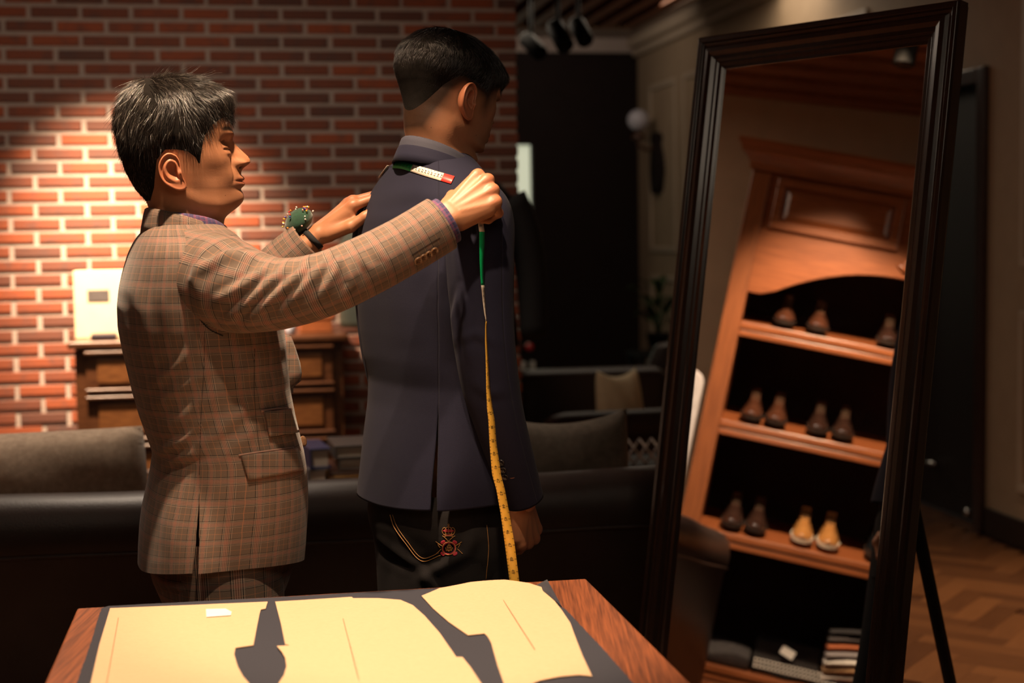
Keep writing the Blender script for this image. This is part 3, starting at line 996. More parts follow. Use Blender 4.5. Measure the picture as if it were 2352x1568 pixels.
# ================================================================== coffee table with books behind the sofa
TB0, TB1 = atY(680, 1100, 4.75), atY(900, 1100, 4.75)
ct = empty('side_table', ROOM @ Vector((0.36, 4.85, 0)), 'low dark side table behind the sofa, under the stacked books', 'table')
bx0, bx1, zt = TB0[0] - 0.05, TB1[0] + 0.25, 0.648
MB(ROOM).box(bx0, bx1, 4.62, 5.15, zt - 0.03, zt).build('table_top', M['walnut'], ct, smooth=False, bevel=0.005)
for x in (bx0 + 0.04, bx1 - 0.04):
    for y in (4.66, 5.11):
        MB(ROOM).box(x - 0.02, x + 0.02, y - 0.02, y + 0.02, 0, zt - 0.03).build('leg', M['walnut'], ct, smooth=False)
mpage = pm('book_pages', (0.55, 0.47, 0.38, 1), (0.45, 0.38, 0.3, 1), scale=300, rough=0.9, stretch=(1, 1, 20))


def book(px0, px1, py0, py1, Y, cover, label, rz=0.0, zbase=None):
    a, b = atY(px0, py1, Y), atY(px1, py0, Y)
    z0 = a[2] if zbase is None else zbase
    z1 = z0 + (b[2] - a[2])
    r = empty('book', ROOM @ Vector(((a[0] + b[0]) / 2, Y + 0.11, z0)), label, 'book', 'books stacked behind the sofa')
    Ml = Matrix.Translation(((a[0] + b[0]) / 2, Y + 0.11, z0)) @ Matrix.Rotation(rz, 4, 'Z')
    w, h = (b[0] - a[0]) / 2, z1 - z0
    mc = pm('cover_' + label[:9], cover, None, scale=60, rough=0.6)
    c = MB(ROOM)
    c.box(-w, w, -0.11, 0.11, 0, 0.005, Ml)
    c.box(-w, w, -0.11, 0.11, h - 0.005, h, Ml)
    c.box(-w, -w + 0.006, -0.11, 0.11, 0.005, h - 0.005, Ml)
    c.build('cover', mc, r, smooth=False, bevel=0.001)
    MB(ROOM).box(-w + 0.006, w - 0.008, -0.102, 0.104, 0.005, h - 0.005, Ml).build('pages', mpage, r, smooth=False)
    return z1


z = zt + 0.001
z = book(706, 752, 1060, 1104, 4.66, (0.12, 0.11, 0.12, 1), 'grey bound book at the bottom of the stack beside the checked jacket', zbase=z)
z = book(702, 750, 1012, 1060, 4.66, (0.02, 0.03, 0.10, 1), 'navy blue book on top of the stack beside the checked jacket', 0.12, zbase=z + 0.001)
z = zt + 0.001
z = book(754, 870, 1078, 1104, 4.68, (0.42, 0.22, 0.05, 1), 'ochre box-like book at the bottom of the stack by the navy jacket', zbase=z)
z = book(757, 868, 1060, 1078, 4.68, (0.10, 0.035, 0.02, 1), 'dark red-brown book above the ochre one in the stack', -0.03, zbase=z + 0.001)
z = book(776, 880, 1030, 1060, 4.68, (0.30, 0.28, 0.25, 1), 'pale grey book with cream pages in the stack', 0.02, zbase=z + 0.001)
z = book(764, 878, 996, 1030, 4.67, (0.075, 0.065, 0.062, 1), 'charcoal book on top of the stack by the navy jacket', 0.05, zbase=z + 0.001)
q = atY(776, 1100, 4.64)
tag(MB(ROOM).lathe([(0.02, 0), (0.026, 0.006), (0.024, 0.014), (0.012, 0.018)], 16, Matrix.Translation((q[0], 4.635, zt + 0.0005))).build('tailors_chalk', M['white']), 'small white round tailor chalk in front of the ochre book', 'chalk')

# ================================================================== chest of drawers by the brick wall
DX0, DX1 = atY(168, 780, 6.24)[0], atY(788, 775, 6.24)[0]
DT = 1.02
ch = empty('chest_of_drawers', ROOM @ Vector(((DX0 + DX1) / 2, 6.45, 0)), 'dark walnut chest of drawers against the brick wall', 'chest')
MB(ROOM).box(DX0, DX1, 6.27, YW - 0.02, 0.06, DT - 0.035).build('body', M['walnut'], ch, smooth=False, bevel=0.004)
MB(ROOM).box(DX0 - 0.025, DX1 + 0.025, 6.235, YW - 0.012, DT - 0.03, DT).build('top', M['walnut'], ch, smooth=False, bevel=0.010, seg=3)
MB(ROOM).box(DX0 - 0.01, DX1 + 0.01, 6.25, YW - 0.02, 0, 0.07).build('plinth', M['walnut'], ch, smooth=False, bevel=0.006)
rowz = [(0.815, 0.975), (0.61, 0.79), (0.36, 0.585), (0.10, 0.335)]
xm = (DX0 + DX1) / 2
for (z0, z1) in rowz:
    for (x0, x1) in ((DX0 + 0.045, xm - 0.02), (xm + 0.02, DX1 - 0.045)):
        d = MB(ROOM).box(x0, x1, 6.252, 6.272, z0, z1).build('drawer', M['walnut'], ch, smooth=False, bevel=0.004)
        MB(ROOM).box(x0 + 0.045, x1 - 0.045, 6.246, 6.253, z0 + 0.03, z1 - 0.03).build('drawer_panel', M['walnut_p'], d, smooth=False, bevel=0.003)
        for zz in (z0 - 0.004, z1 - 0.010):
            MB(ROOM).box(x0 - 0.005, x1 + 0.005, 6.232, 6.253, zz, zz + 0.014).build('drawer_moulding', M['walnut'], d, smooth=False, bevel=0.005, seg=3)
        MB(ROOM).lathe([(0.005, 0), (0.006, 0.012), (0.013, 0.020), (0.014, 0.028), (0.006, 0.034)], 14, Matrix.Translation(((x0 + x1) / 2, 6.247, (z0 + z1) / 2)) @ Matrix.Rotation(math.pi / 2, 4, 'X')).build('knob', M['pipe'], d)
# things on the chest
a, b = atY(173, 770, 6.40), atY(330, 620, 6.40)
bxo = empty('cream_box', ROOM @ Vector((a[0] + .1, 6.43, DT)), 'tall cream display box with a dark label on the chest of drawers', 'box')
MB(ROOM).box(a[0], b[0], 6.40, 6.52, DT + 0.001, b[2]).build('carton', pm('cream_card', (0.80, 0.66, 0.45, 1), (0.77, 0.63, 0.42, 1), scale=20, rough=0.6), bxo, smooth=False, bevel=0.003)
a2, b2 = atY(201, 692, 6.395), atY(250, 665, 6.395)
MB(ROOM).box(a2[0], b2[0], 6.397, 6.3995, a2[2], b2[2]).build('dark_label', pm('label_grey', (0.10, 0.09, 0.09, 1), (0.08, 0.07, 0.07, 1), rough=0.6), bxo, smooth=False)
a2, b2 = atY(210, 770, 6.33), atY(268, 757, 6.33)
tag(MB(ROOM).box(a2[0], b2[0], 6.29, 6.37, DT + 0.001, DT + 0.026).build('small_case', pm('dark_purple_leather', (0.03, 0.02, 0.03, 1), (0.02, 0.013, 0.02, 1), rough=0.4), smooth=False, bevel=0.006), 'small dark case lying in front of the cream box', 'case')
a2, b2 = atY(690, 765, 6.42), atY(762, 700, 6.42)
wb_ = empty('wooden_box', ROOM @ Vector((a2[0], 6.45, DT)), 'reddish wooden box on the chest of drawers behind the checked sleeve', 'box')
MB(ROOM).box(a2[0], b2[0], 6.42, 6.52, DT + 0.001, DT + 0.055).build('case', M['cherry'], wb_, smooth=False, bevel=0.003)
MB(ROOM).box(a2[0] - 0.004, b2[0] + 0.004, 6.416, 6.524, DT + 0.056, DT + 0.07).build('lid', M['cherry'], wb_, smooth=False, bevel=0.003)
a2 = atY(668, 765, 6.36)
tag(MB(ROOM).lathe([(0.016, 0), (0.022, 0.005), (0.024, 0.03), (0.020, 0.045), (0.010, 0.05)], 20, Matrix.Translation((a2[0], 6.36, DT + 0.001))).build('small_jar', pm('pale_blue_glaze', (0.5, 0.55, 0.68, 1), (0.45, 0.5, 0.62, 1), rough=0.25)), 'small pale blue jar beside the wooden box on the chest', 'jar')

# sage dress form, mostly hidden behind the customer
q = atY(850, 640, 6.05)
df = empty('dress_form', ROOM @ Vector((q[0], 6.05, 0)), 'pale sage green dress form behind the man in navy', 'dress form')
fp = [(0.055, 1.06), (0.125, 1.065), (0.128, 1.09), (0.128, 1.15), (0.122, 1.22), (0.118, 1.28), (0.124, 1.34), (0.125, 1.39), (0.11, 1.43), (0.075, 1.46), (0.04, 1.475), (0.036, 1.52), (0.02, 1.525)]
MB(ROOM).lathe(fp, 36, Matrix.Translation((q[0], 6.05, 0)) @ Matrix.Diagonal((1, 0.75, 1, 1))).build('torso', M['sage'], df)
MB(ROOM).lathe([(0.17, 0), (0.17, 0.02), (0.03, 0.04), (0.015, 0.06), (0.015, 1.06)], 20, Matrix.Translation((q[0], 6.05, 0))).build('stand', M['black'], df)

# dark jacket on a mannequin beside the end of the brick wall
q = atY(1056, 500, 5.9)
mq = empty('mannequin', ROOM @ Vector((q[0], 5.9, 0)), 'mannequin in a black jacket at the end of the brick wall', 'mannequin')
rows = [(1.00, .235, .15), (1.10, .225, .145), (1.20, .205, .13), (1.32, .205, .13), (1.45, .215, .14), (1.54, .225, .135), (1.60, .215, .115), (1.65, .175, .095), (1.685, .10, .07), (1.70, .06, .055)]
MB(ROOM).loft([[(q[0] + a * math.cos(t), 5.9 + b * math.sin(t), z - 0.02) for t in np.linspace(0, 2 * math.pi, 33)[:-1]] for z, a, b in rows]).build('jacket', M['blackcloth'], mq)
for s in (-1, 1):
    MB(ROOM).tube(spline([(q[0] + s * 0.20, 5.9, 1.575), (q[0] + s * 0.255, 5.9, 1.45), (q[0] + s * 0.285, 5.89, 1.28), (q[0] + s * 0.285, 5.84, 1.02)], 16), np.linspace(0.075, 0.055, 16), 18).build('sleeve', M['blackcloth'], mq)
MB(ROOM).lathe([(0.19, 0), (0.19, 0.025), (0.03, 0.05), (0.018, 0.07), (0.018, 0.98)], 20, Matrix.Translation((q[0], 5.9, 0))).build('stand', M['black'], mq)
MB(ROOM).lathe([(0.05, 1.66), (0.048, 1.74), (0.03, 1.76)], 16, Matrix.Translation((q[0], 5.9, 0))).build('neck_cap', M['walnut'], mq)

# far hall: console with candles and a red ornament
Yc = 11.6
cz = atY(1215, 893, Yc)
cs = empty('console_table', ROOM @ Vector((cz[0], Yc, 0)), 'low dark console at the far end of the hall', 'console')
MB(ROOM).box(cz[0] - 0.35, cz[0] + 0.08, Yc - 0.05, Yc + 0.3, cz[2] - 0.04, cz[2]).build('console_top', M['walnut'], cs, smooth=False, bevel=0.005)
for x in (cz[0] - 0.32, cz[0] + 0.05):
    MB(ROOM).box(x - 0.02, x + 0.02, Yc, Yc + 0.2, 0, cz[2] - 0.04).build('leg', M['walnut'], cs, smooth=False)
mcan = pm('candle_wax', (0.75, 0.72, 0.66, 1), (0.7, 0.66, 0.6, 1), rough=0.5)
mcop = pm('copper_base', (0.8, 0.45, 0.32, 1), (0.7, 0.38, 0.27, 1), rough=0.3, metal=0.8)
for k, p in enumerate((1201, 1223)):
    w = atY(p, 860, Yc + 0.05)
    c = empty('candle', ROOM @ Vector((w[0], Yc + 0.05, cz[2])), ['white candle on copper foot next to the navy sleeve, far console', 'white candle on copper foot farther from the navy sleeve, far console'][k], 'candle', 'candles on the far console')
    MB(ROOM).lathe([(0.03, 0), (0.034, 0.02), (0.026, 0.05), (0.012, 0.055), (0.012, 0.09)], 16, Matrix.Translation((w[0], Yc + 0.05, cz[2] + 0.001))).build('foot', mcop, c)
    MB(ROOM).lathe([(0.022, 0), (0.022, 0.12), (0.016, 0.125)], 16, Matrix.Translation((w[0], Yc + 0.05, cz[2] + 0.092))).build('wax', mcan, c)
w = atY(1215, 797, Yc + 0.2)
rb_ = empty('red_ornament', ROOM @ Vector((w[0], Yc + 0.2, cz[2])), 'bright red ball ornament on a stem behind the far candles', 'ornament')
MB(ROOM).lathe([(0.002, -0.035), (0.02, -0.03), (0.034, -0.012), (0.036, 0), (0.034, 0.012), (0.02, 0.03), (0.002, 0.035)], 18, Matrix.Translation(w)).build('ball', pm('red_lacquer', (0.8, 0.04, 0.05, 1), (0.65, 0.03, 0.04, 1), rough=0.15, coat=1), rb_)
MB(ROOM).tube([(w[0], w[1], cz[2]), (w[0], w[1], w[2] - 0.03)], 0.008, 8).build('stem', M['black'], rb_)

# armchair, second sofa, pillow, basket, plant
x0, x1 = atY(1262, 980, 6.3)[0], atY(1640, 980, 6.3)[0]
zt2 = atY(1380, 947, 6.3)[2]
ac = empty('leather_armchair', ROOM @ Vector(((x0 + x1) / 2, 6.7, 0)), 'brown leather armchair with rolled arm behind the sofa, next to the mirror', 'armchair')
MB(ROOM).tube(spline([(x0, 6.34, zt2 - 0.085), (x0 + 0.05, 6.34, zt2 - 0.07), ((x0 + x1) / 2, 6.34, zt2 - 0.065), (x1, 6.34, zt2 - 0.06)], 20), [0.05, 0.062] + [0.068] * 17 + [0.06], 20).build('rolled_arm', M['leather2'], ac)
MB(ROOM).box(x0 + 0.05, x1, 6.30, 6.40, 0.08, zt2 - 0.08).build('side_panel', M['leather2'], ac, bevel=0.02, seg=3)
MB(ROOM).box(x0 + 0.05, x1 - 0.05, 6.42, 7.0, 0.10, 0.40).build('seat', M['leather2'], ac, bevel=0.05, seg=4)
MB(ROOM).box(x0 + 0.0, x1, 7.0, 7.2, 0.10, zt2 + 0.12).build('backrest', M['leather2'], ac, bevel=0.06, seg=4)
pc = atY(1433, 893, 6.62)
cushion('pillow', pc[0], 6.70, 0.40 + 0.215, 0.24, 0.13, 0.40, -0.15, M['beige'], 'beige linen pillow standing on the leather armchair', rz=0.35, cat='pillow', pinch=0.35, seed=4, sag=0.15)
x0, x1 = atY(1190, 900, 9.2)[0], atY(1560, 900, 9.2)[0]
zt3 = atY(1380, 893, 9.2)[2]
s2 = empty('far_sofa', ROOM @ Vector(((x0 + x1) / 2, 9.5, 0)), 'low black leather sofa deep in the hall', 'sofa')
MB(ROOM).box(x0, x1, 9.2, 9.4, 0.08, zt3).build('backrest', M['leather2'], s2, bevel=0.06, seg=4)
MB(ROOM).box(x0, x1, 9.41, 9.9, 0.08, 0.32).build('seat', M['leather'], s2, bevel=0.05, seg=4)
# high-backed dark chair in front of the plant
x0, x1 = atY(1478, 800, 8.3)[0], atY(1600, 800, 8.3)[0]
hc = empty('wing_chair', ROOM @ Vector(((x0 + x1) / 2, 8.5, 0)), 'dark high-backed chair under the plant by the panelled wall', 'chair')
zc1, zc2 = atY(1540, 790, 8.3)[2], atY(1480, 900, 8.3)[2]
MB(ROOM).loft([[(x0 + 0.10, y, zc1), (x1, y, zc1 + 0.02), (x1, y, 0.1), (x0 - 0.02, y, 0.1), (x0 - 0.02, y, zc2)] for y in (8.3, 8.42)]).build('backrest', M['leather'], hc, bevel=0.03, seg=3)
MB(ROOM).box(x0, x1, 8.43, 8.9, 0.1, 0.38).build('seat', M['leather'], hc, bevel=0.04, seg=3)
# lattice basket
a, b = atY(1442, 1056, 5.55), atY(1545, 1004, 5.55)
lb2 = empty('lattice_stand', ROOM @ Vector(((a[0] + b[0]) / 2, 5.55, 0)), 'diamond lattice metal rack between the sofa and the armchair', 'rack')
wv = pm('lattice_metal', (0.42, 0.36, 0.33, 1), (0.3, 0.26, 0.24, 1), rough=0.35, metal=0.6)
st = 0.048
k = 0
x = a[0] - 0.12
hgt = b[2] - a[2] + 0.03
while x < b[0] + 0.12:
    for s in (1, -1):
        MB(ROOM).tube([(x, 5.55 + 0.004 * s, a[2] - 0.02), (x + s * 0.075, 5.55 + 0.004 * s, b[2])], 0.0042, 6).build('lattice_bar', wv, lb2)
    x += st
for yy in (5.55, 5.80):
    for xx in (a[0] - 0.14, b[0] + 0.14):
        MB(ROOM).box(xx - 0.012, xx + 0.012, yy - 0.012, yy + 0.012, 0, b[2]).build('post', M['black'], lb2, smooth=False)
MB(ROOM).box(a[0] - 0.15, b[0] + 0.15, 5.54, 5.82, a[2] - 0.04, a[2] - 0.022).build('shelf', M['black'], lb2, smooth=False)
# plant
pb0 = atX(1512, 765, XRW - 0.32)
Yp = pb0[1]
ptb = empty('plant_table', ROOM @ Vector((pb0[0], Yp, 0)), 'small dark table under the potted plant by the panelled wall', 'table')
MB(ROOM).box(pb0[0] - 0.2, pb0[0] + 0.2, Yp - 0.2, Yp + 0.2, pb0[2] - 0.17, pb0[2] - 0.14).build('table_top', M['black'], ptb, smooth=False)
for sx in (-1, 1):
    for sy in (-1, 1):
        MB(ROOM).box(pb0[0] + sx * 0.17 - 0.02, pb0[0] + sx * 0.17 + 0.02, Yp + sy * 0.17 - 0.02, Yp + sy * 0.17 + 0.02, 0, pb0[2] - 0.17).build('leg', M['black'], ptb, smooth=False)
plant = empty('potted_plant', ROOM @ Vector((pb0[0], Yp, pb0[2] - 0.14)), 'dark green leafy potted plant by the panelled wall', 'plant')
MB(ROOM).lathe([(0.06, 0), (0.09, 0.13), (0.095, 0.14), (0.08, 0.142)], 18, Matrix.Translation((pb0[0], Yp, pb0[2] - 0.139))).build('pot', M['black'], plant)
rp_ = random.Random(9)
for k in range(26):
    a_ = rp_.uniform(0, 6.28)
    h_ = rp_.uniform(0.05, 0.34)
    r_ = rp_.uniform(0.02, 0.16)
    base = Vector((pb0[0] + r_ * math.cos(a_), Yp + r_ * math.sin(a_), pb0[2] + h_))
    L, W_ = rp_.uniform(0.09, 0.15), rp_.uniform(0.03, 0.05)
    V, Fc = [], []
    for q_ in range(6):
        t = q_ / 5
        w_ = W_ * math.sin(math.pi * min(t * 0.9 + 0.08, 1)) * 0.9
        zz = 0.05 * math.sin(2.4 * t)
        V += [(t * L, -w_, zz + 0.01), (t * L, 0, zz), (t * L, w_, zz + 0.01)]
    for q_ in range(5):
        for e in range(2):
            Fc.append((q_ * 3 + e, q_ * 3 + e + 1, q_ * 3 + e + 4, q_ * 3 + e + 3))
    MB(ROOM).add(V, Fc, Matrix.Translation(base) @ Matrix.Rotation(a_, 4, 'Z') @ Matrix.Rotation(rp_.uniform(-.6, .4), 4, 'Y')).build('leaf', M['leaf'], plant)
stm = MB(ROOM)
for k in range(7):
    a_ = k * 0.9
    stm.tube([(pb0[0], Yp, pb0[2] - 0.02), (pb0[0] + 0.05 * math.cos(a_), Yp + 0.05 * math.sin(a_), pb0[2] + 0.12), (pb0[0] + 0.12 * math.cos(a_), Yp + 0.12 * math.sin(a_), pb0[2] + 0.28)], 0.005, 6)
stm.build('stems', M['leaf'], plant)

# wall sconce
g0 = atX(1466, 276, XRW - 0.17)
sc_ = empty('wall_sconce', ROOM @ Vector((XRW, g0[1], g0[2] - 0.3)), 'wall sconce with an opal globe on a dark carved bracket', 'lamp')
R_ = 0.088
MB(ROOM).lathe([(R_ * math.sin(t) + 0.001, -R_ * math.cos(t)) for t in np.linspace(0, math.pi, 17)], 24, Matrix.Translation(g0)).build('globe', M['globe'], sc_)
MB(ROOM).lathe([(0.05, 0), (0.06, 0.02), (0.03, 0.05), (0.015, 0.07)][::-1], 18, Matrix.Translation(g0 + np.array([0, 0, -0.155]))).build('cup', M['walnut'], sc_)
MB(ROOM).tube(spline([(g0[0], g0[1], g0[2] - 0.15), (g0[0], g0[1], g0[2] - 0.2), (g0[0] + 0.08, g0[1], g0[2] - 0.24), (XRW - 0.02, g0[1], g0[2] - 0.20)], 14), 0.013, 10).build('arm', M['walnut'], sc_)
MB(ROOM).loft([[(XRW - 0.001 - d * 0.05, g0[1] + w * math.cos(t) , g0[2] + zz) for d, t in ((0, 0), (1, math.pi / 3), (1, 2 * math.pi / 3), (0, math.pi))] for zz, w in ((-0.10, 0.06), (-0.14, 0.14), (-0.20, 0.10), (-0.30, 0.17), (-0.42, 0.20), (-0.55, 0.15), (-0.60, 0.09))]).build('back_plate', M['dark_panel'], sc_, bevel=0.004)

# track spotlights under the hall ceiling
gtr = 'track spotlights near the hall ceiling'
for k, (p0, p1, Y, r) in enumerate((((1206, 86), (1243, 124), 8.2, 0.045), ((1272, 56), (1300, 108), 8.0, 0.05), ((1322, 50), (1346, 95), 8.0, 0.047))):
    A_, B_ = atY(*p0, Y), atY(*p1, Y - 0.12)
    t_ = empty('track_spotlight', ROOM @ Vector(A_), ['black track spotlight next to the brick wall, tilted with a lit rim', 'black track spotlight in the middle of the three', 'black track spotlight farthest from the brick wall'][k], 'spotlight', gtr)
    dv = Vector(B_) - Vector(A_)
    L = dv.length
    MB(ROOM).lathe([(r * 0.8, 0), (r, 0.015), (r, L - 0.01), (r * 0.9, L), (r * 0.8, L - 0.03)], 20, Matrix.Translation(A_) @ dv.to_track_quat('Z', 'Y').to_matrix().to_4x4()).build('lamp_can', M['black'], t_)
    mid = (Vector(A_) + Vector(B_)) / 2
    MB(ROOM).tube([mid + Vector((0.0, 0.02, 0)), (mid.x, mid.y + 0.05, mid.z + 0.10), (mid.x, mid.y + 0.05, CEIL - 0.02)], 0.012, 8).build('stem', M['black'], t_)
    MB(ROOM).box(mid.x - 0.05, mid.x + 0.05, mid.y, mid.y + 0.1, CEIL - 0.025, CEIL - 0.001).build('mount', M['black'], t_, smooth=False)

# ================================================================== cutting table with cloth and patterns
TZ = 0.85
tx0, tx1, ty1, ty0 = -0.276, 0.569, 2.446, 1.15
tb = empty('cutting_table', ROOM @ Vector(((tx0 + tx1) / 2, (ty0 + ty1) / 2, 0)), 'oak cutting table in the foreground', 'table')
MB(ROOM).box(tx0, tx1, ty0, ty1, TZ - 0.04, TZ).build('table_top', M['table'], tb, smooth=False, bevel=0.003)
for (a0, a1, b0, b1) in ((tx0 + 0.05, tx1 - 0.05, ty1 - 0.07, ty1 - 0.05), (tx0 + 0.05, tx1 - 0.05, ty0 + 0.05, ty0 + 0.07), (tx0 + 0.05, tx0 + 0.07, ty0 + 0.07, ty1 - 0.07), (tx1 - 0.07, tx1 - 0.05, ty0 + 0.07, ty1 - 0.07)):
    MB(ROOM).box(a0, a1, b0, b1, TZ - 0.14, TZ - 0.04).build('apron', M['table'], tb, smooth=False)
for x in (tx0 + 0.06, tx1 - 0.06):
    for y in (ty0 + 0.06, ty1 - 0.06):
        MB(ROOM).box(x - 0.03, x + 0.03, y - 0.03, y + 0.03, 0, TZ - 0.14).build('leg', M['table'], tb, smooth=False, bevel=0.004)


def dens(poly, d=0.010):
    out = []
    n = len(poly)
    for i in range(n):
        a, b = np.array(poly[i], float), np.array(poly[(i + 1) % n], float)
        m_ = max(1, int(np.linalg.norm(b - a) / d))
        for k in range(m_): out.append(tuple(a + (b - a) * k / m_))
    return out


def sheet(name, pxs, z, th, mt, label, cat, group=None, lift=None, extra=None, jag=0.0, parent=None):
    poly = [atz(x, y, z)[:2] for x, y in pxs] + [tuple(e) for e in (extra or [])]
    poly = dens(poly, 0.006 if jag else 0.012)
    rj = random.Random(2)
    if jag: poly = [(x + rj.uniform(-jag, jag), y + rj.uniform(-jag, jag)) for x, y in poly]
    bm = bmesh.new()
    vt = [bm.verts.new((x, y, z)) for x, y in poly]
    f = bm.faces.new(vt)
    if f.normal.z < 0: f.normal_flip()
    bmesh.ops.triangulate(bm, faces=[f])
    bmesh.ops.subdivide_edges(bm, edges=[e for e in bm.edges if e.calc_length() > 0.05], cuts=3, use_grid_fill=True)
    for v in bm.verts:
        if lift: v.co.z += lift(*proj([v.co])[0])
    me = bpy.data.meshes.new(name)
    bm.to_mesh(me)
    bm.free()
    me.materials.append(mt)
    o = bpy.data.objects.new(name, me)
    reg(o, parent)
    s = o.modifiers.new('solid', 'SOLIDIFY')
    s.thickness = th
    s.offset = 1
    if label: tag(o, label, cat, group)
    return o


def front(x0, x1):
    a, b = ROOM @ Vector((x0, 1.25, 0)), ROOM @ Vector((x1, 1.25, 0))
    return [(b.x, b.y), (a.x, a.y)]


sheet('navy_cloth', [(176, 1568), (210, 1470), (233, 1396), (250, 1391), (600, 1373), (970, 1352), (1215, 1340), (1243, 1352), (1300, 1400), (1380, 1484), (1455, 1568)], TZ + 0.0008, 0.0014, M['navycloth'], 'dark navy suiting cloth spread over the cutting table', 'cloth', extra=front(-0.22, 0.50), jag=0.0007)
gP = 'cut card patterns laid out on the navy cloth'
PZ = TZ + 0.0030
sheet('pattern_piece', [(253, 1396), (430, 1389), (615, 1381), (610, 1397), (599, 1399), (596, 1409), (582, 1481), (541, 1487), (538, 1502), (546, 1530), (558, 1552), (572, 1568), (590, 1600), (610, 1660), (180, 1660), (208, 1568), (228, 1480)], PZ, 0.0012, M['paper'], 'kraft card jacket pattern with the white slip lying on it', 'pattern', gP)
sheet('pattern_piece', [(632, 1381), (700, 1377), (808, 1370), (811, 1373), (870, 1373), (920, 1377), (948, 1389), (975, 1413), (1010, 1453), (1048, 1508), (1062, 1508), (1080, 1530), (1105, 1568), (1150, 1660), (700, 1660), (663, 1480), (655, 1479), (645, 1430)], PZ, 0.0012, M['paper'], 'large kraft card back pattern in the middle of the table', 'pattern', gP)
sheet('pattern_piece', [(636, 1483), (720, 1478), (815, 1471), (832, 1568), (848, 1660), (610, 1660), (640, 1568), (652, 1550), (658, 1530), (655, 1510), (648, 1497)], PZ + 0.0016, 0.0012, M['paper'], 'smaller kraft card piece overlapping the middle pattern, with a curved edge', 'pattern', gP)


def liftC(x, y):
    return 0.010 * max(0.0, (1395 - y) / 60) ** 1.3 * math.exp(-((x - 1150) / 120) ** 2) if y < 1395 else 0.0


sheet('pattern_piece', [(968, 1368), (1010, 1352), (1080, 1344), (1160, 1342), (1215, 1346), (1247, 1353), (1270, 1375), (1290, 1400), (1310, 1430), (1320, 1458), (1338, 1505), (1360, 1552), (1330, 1549), (1285, 1553), (1240, 1562), (1215, 1572), (1190, 1600), (1170, 1600), (1157, 1568), (1142, 1525), (1128, 1475), (1120, 1461), (1113, 1454), (1075, 1458), (1030, 1427), (995, 1397)], PZ, 0.0012, M['paper'], 'curved kraft card sleeve pattern at the mirror side of the table', 'pattern', gP, lift=liftC)
sheet('paper_slip', [(473, 1398), (518, 1397), (532, 1404), (530, 1412), (474, 1416)], PZ + 0.0016, 0.0008, M['white'], 'small white paper slip on the card pattern', 'paper')
pl_ = [((272, 1418), (245, 1568)), ((788, 1420), (824, 1560)), ((1153, 1373), (1228, 1490))]
for (p0, p1) in pl_:
    a, b = atz(*p0, PZ + 0.0014), atz(*p1, PZ + 0.0014)
    d = (b - a) / np.linalg.norm(b - a)
    nrm = np.array([-d[1], d[0], 0]) * 0.0005
    z_ = np.array([0, 0, 0.0002])
    o = mk('pencil_line', [a - nrm, a + nrm, b + nrm, b - nrm, a - nrm + z_, a + nrm + z_, b + nrm + z_, b - nrm + z_], [(0, 1, 2, 3), (7, 6, 5, 4), (0, 4, 5, 1), (1, 5, 6, 2), (2, 6, 7, 3), (3, 7, 4, 0)], M['pencil'], smooth=False)
    tag(o, ['thin pencil grain line on the pattern under the white slip', 'thin pencil grain line on the middle pattern', 'thin pencil grain line on the curved sleeve pattern'][pl_.index((p0, p1))], 'line')
# turned-up corner of the cloth
A0, A1, A2 = atz(1228, 1346, TZ + 0.003), atz(1290, 1392, TZ + 0.003), at(1257, 1331, atz(1250, 1350, TZ)[1] + 0.01)
o = mk('cloth_corner', [A0, A1, A2, (A0 + A1) / 2 + np.array([0, 0, 0.003])], [(0, 3, 2), (3, 1, 2)], M['navycloth'], smooth=True, solid=0.0014)
tag(o, 'turned-up corner of navy cloth at the back of the table', 'cloth')

# ================================================================== people: tools
def surface_nets(vol, origin, h):
    ins = vol < 0
    c = [ins[i:ins.shape[0] - 1 + i, j:ins.shape[1] - 1 + j, k:ins.shape[2] - 1 + k] for i in (0, 1) for j in (0, 1) for k in (0, 1)]
    s = sum(x.astype(np.int8) for x in c)
    idx = np.argwhere((s > 0) & (s < 8))
    cid = -np.ones(s.shape, int)
    cid[idx[:, 0], idx[:, 1], idx[:, 2]] = np.arange(len(idx))
    offs = np.array([(i, j, k) for i in (0, 1) for j in (0, 1) for k in (0, 1)])
    val = np.stack([vol[idx[:, 0] + o[0], idx[:, 1] + o[1], idx[:, 2] + o[2]] for o in offs], 1)
    acc = np.zeros((len(idx), 3))
    cnt = np.zeros(len(idx))
    for a in range(8):
        for b in range(a + 1, 8):
            if np.abs(offs[a] - offs[b]).sum() != 1: continue
            m_ = (val[:, a] < 0) != (val[:, b] < 0)
            t = val[m_, a] / (val[m_, a] - val[m_, b])
            acc[m_] += offs[a] + t[:, None] * (offs[b] - offs[a])
            cnt[m_] += 1
    V = np.asarray(origin) + h * (idx + acc / cnt[:, None])
    Fc = []
    n = ins.shape
    for ax in range(3):
        u, w = [(1, 2), (2, 0), (0, 1)][ax]
        sl0 = [slice(None)] * 3
        sl1 = [slice(None)] * 3
        sl0[ax], sl1[ax] = slice(0, n[ax] - 1), slice(1, n[ax])
        d = ins[tuple(sl0)] != ins[tuple(sl1)]
        e = np.argwhere(d)
        ok = (e[:, u] > 0) & (e[:, u] < n[u] - 1) & (e[:, w] > 0) & (e[:, w] < n[w] - 1)
        e = e[ok]
        if len(e) == 0: continue
        fl_ = ins[tuple(sl0)][e[:, 0], e[:, 1], e[:, 2]]

        def cell(du, dw):
            q = e.copy()
            q[:, u] += du
            q[:, w] += dw
            return cid[q[:, 0], q[:, 1], q[:, 2]]
        q = np.stack([cell(-1, -1), cell(0, -1), cell(0, 0), cell(-1, 0)], 1)
        q[~fl_] = q[~fl_][:, ::-1]
        Fc += q.tolist()
    return V, Fc


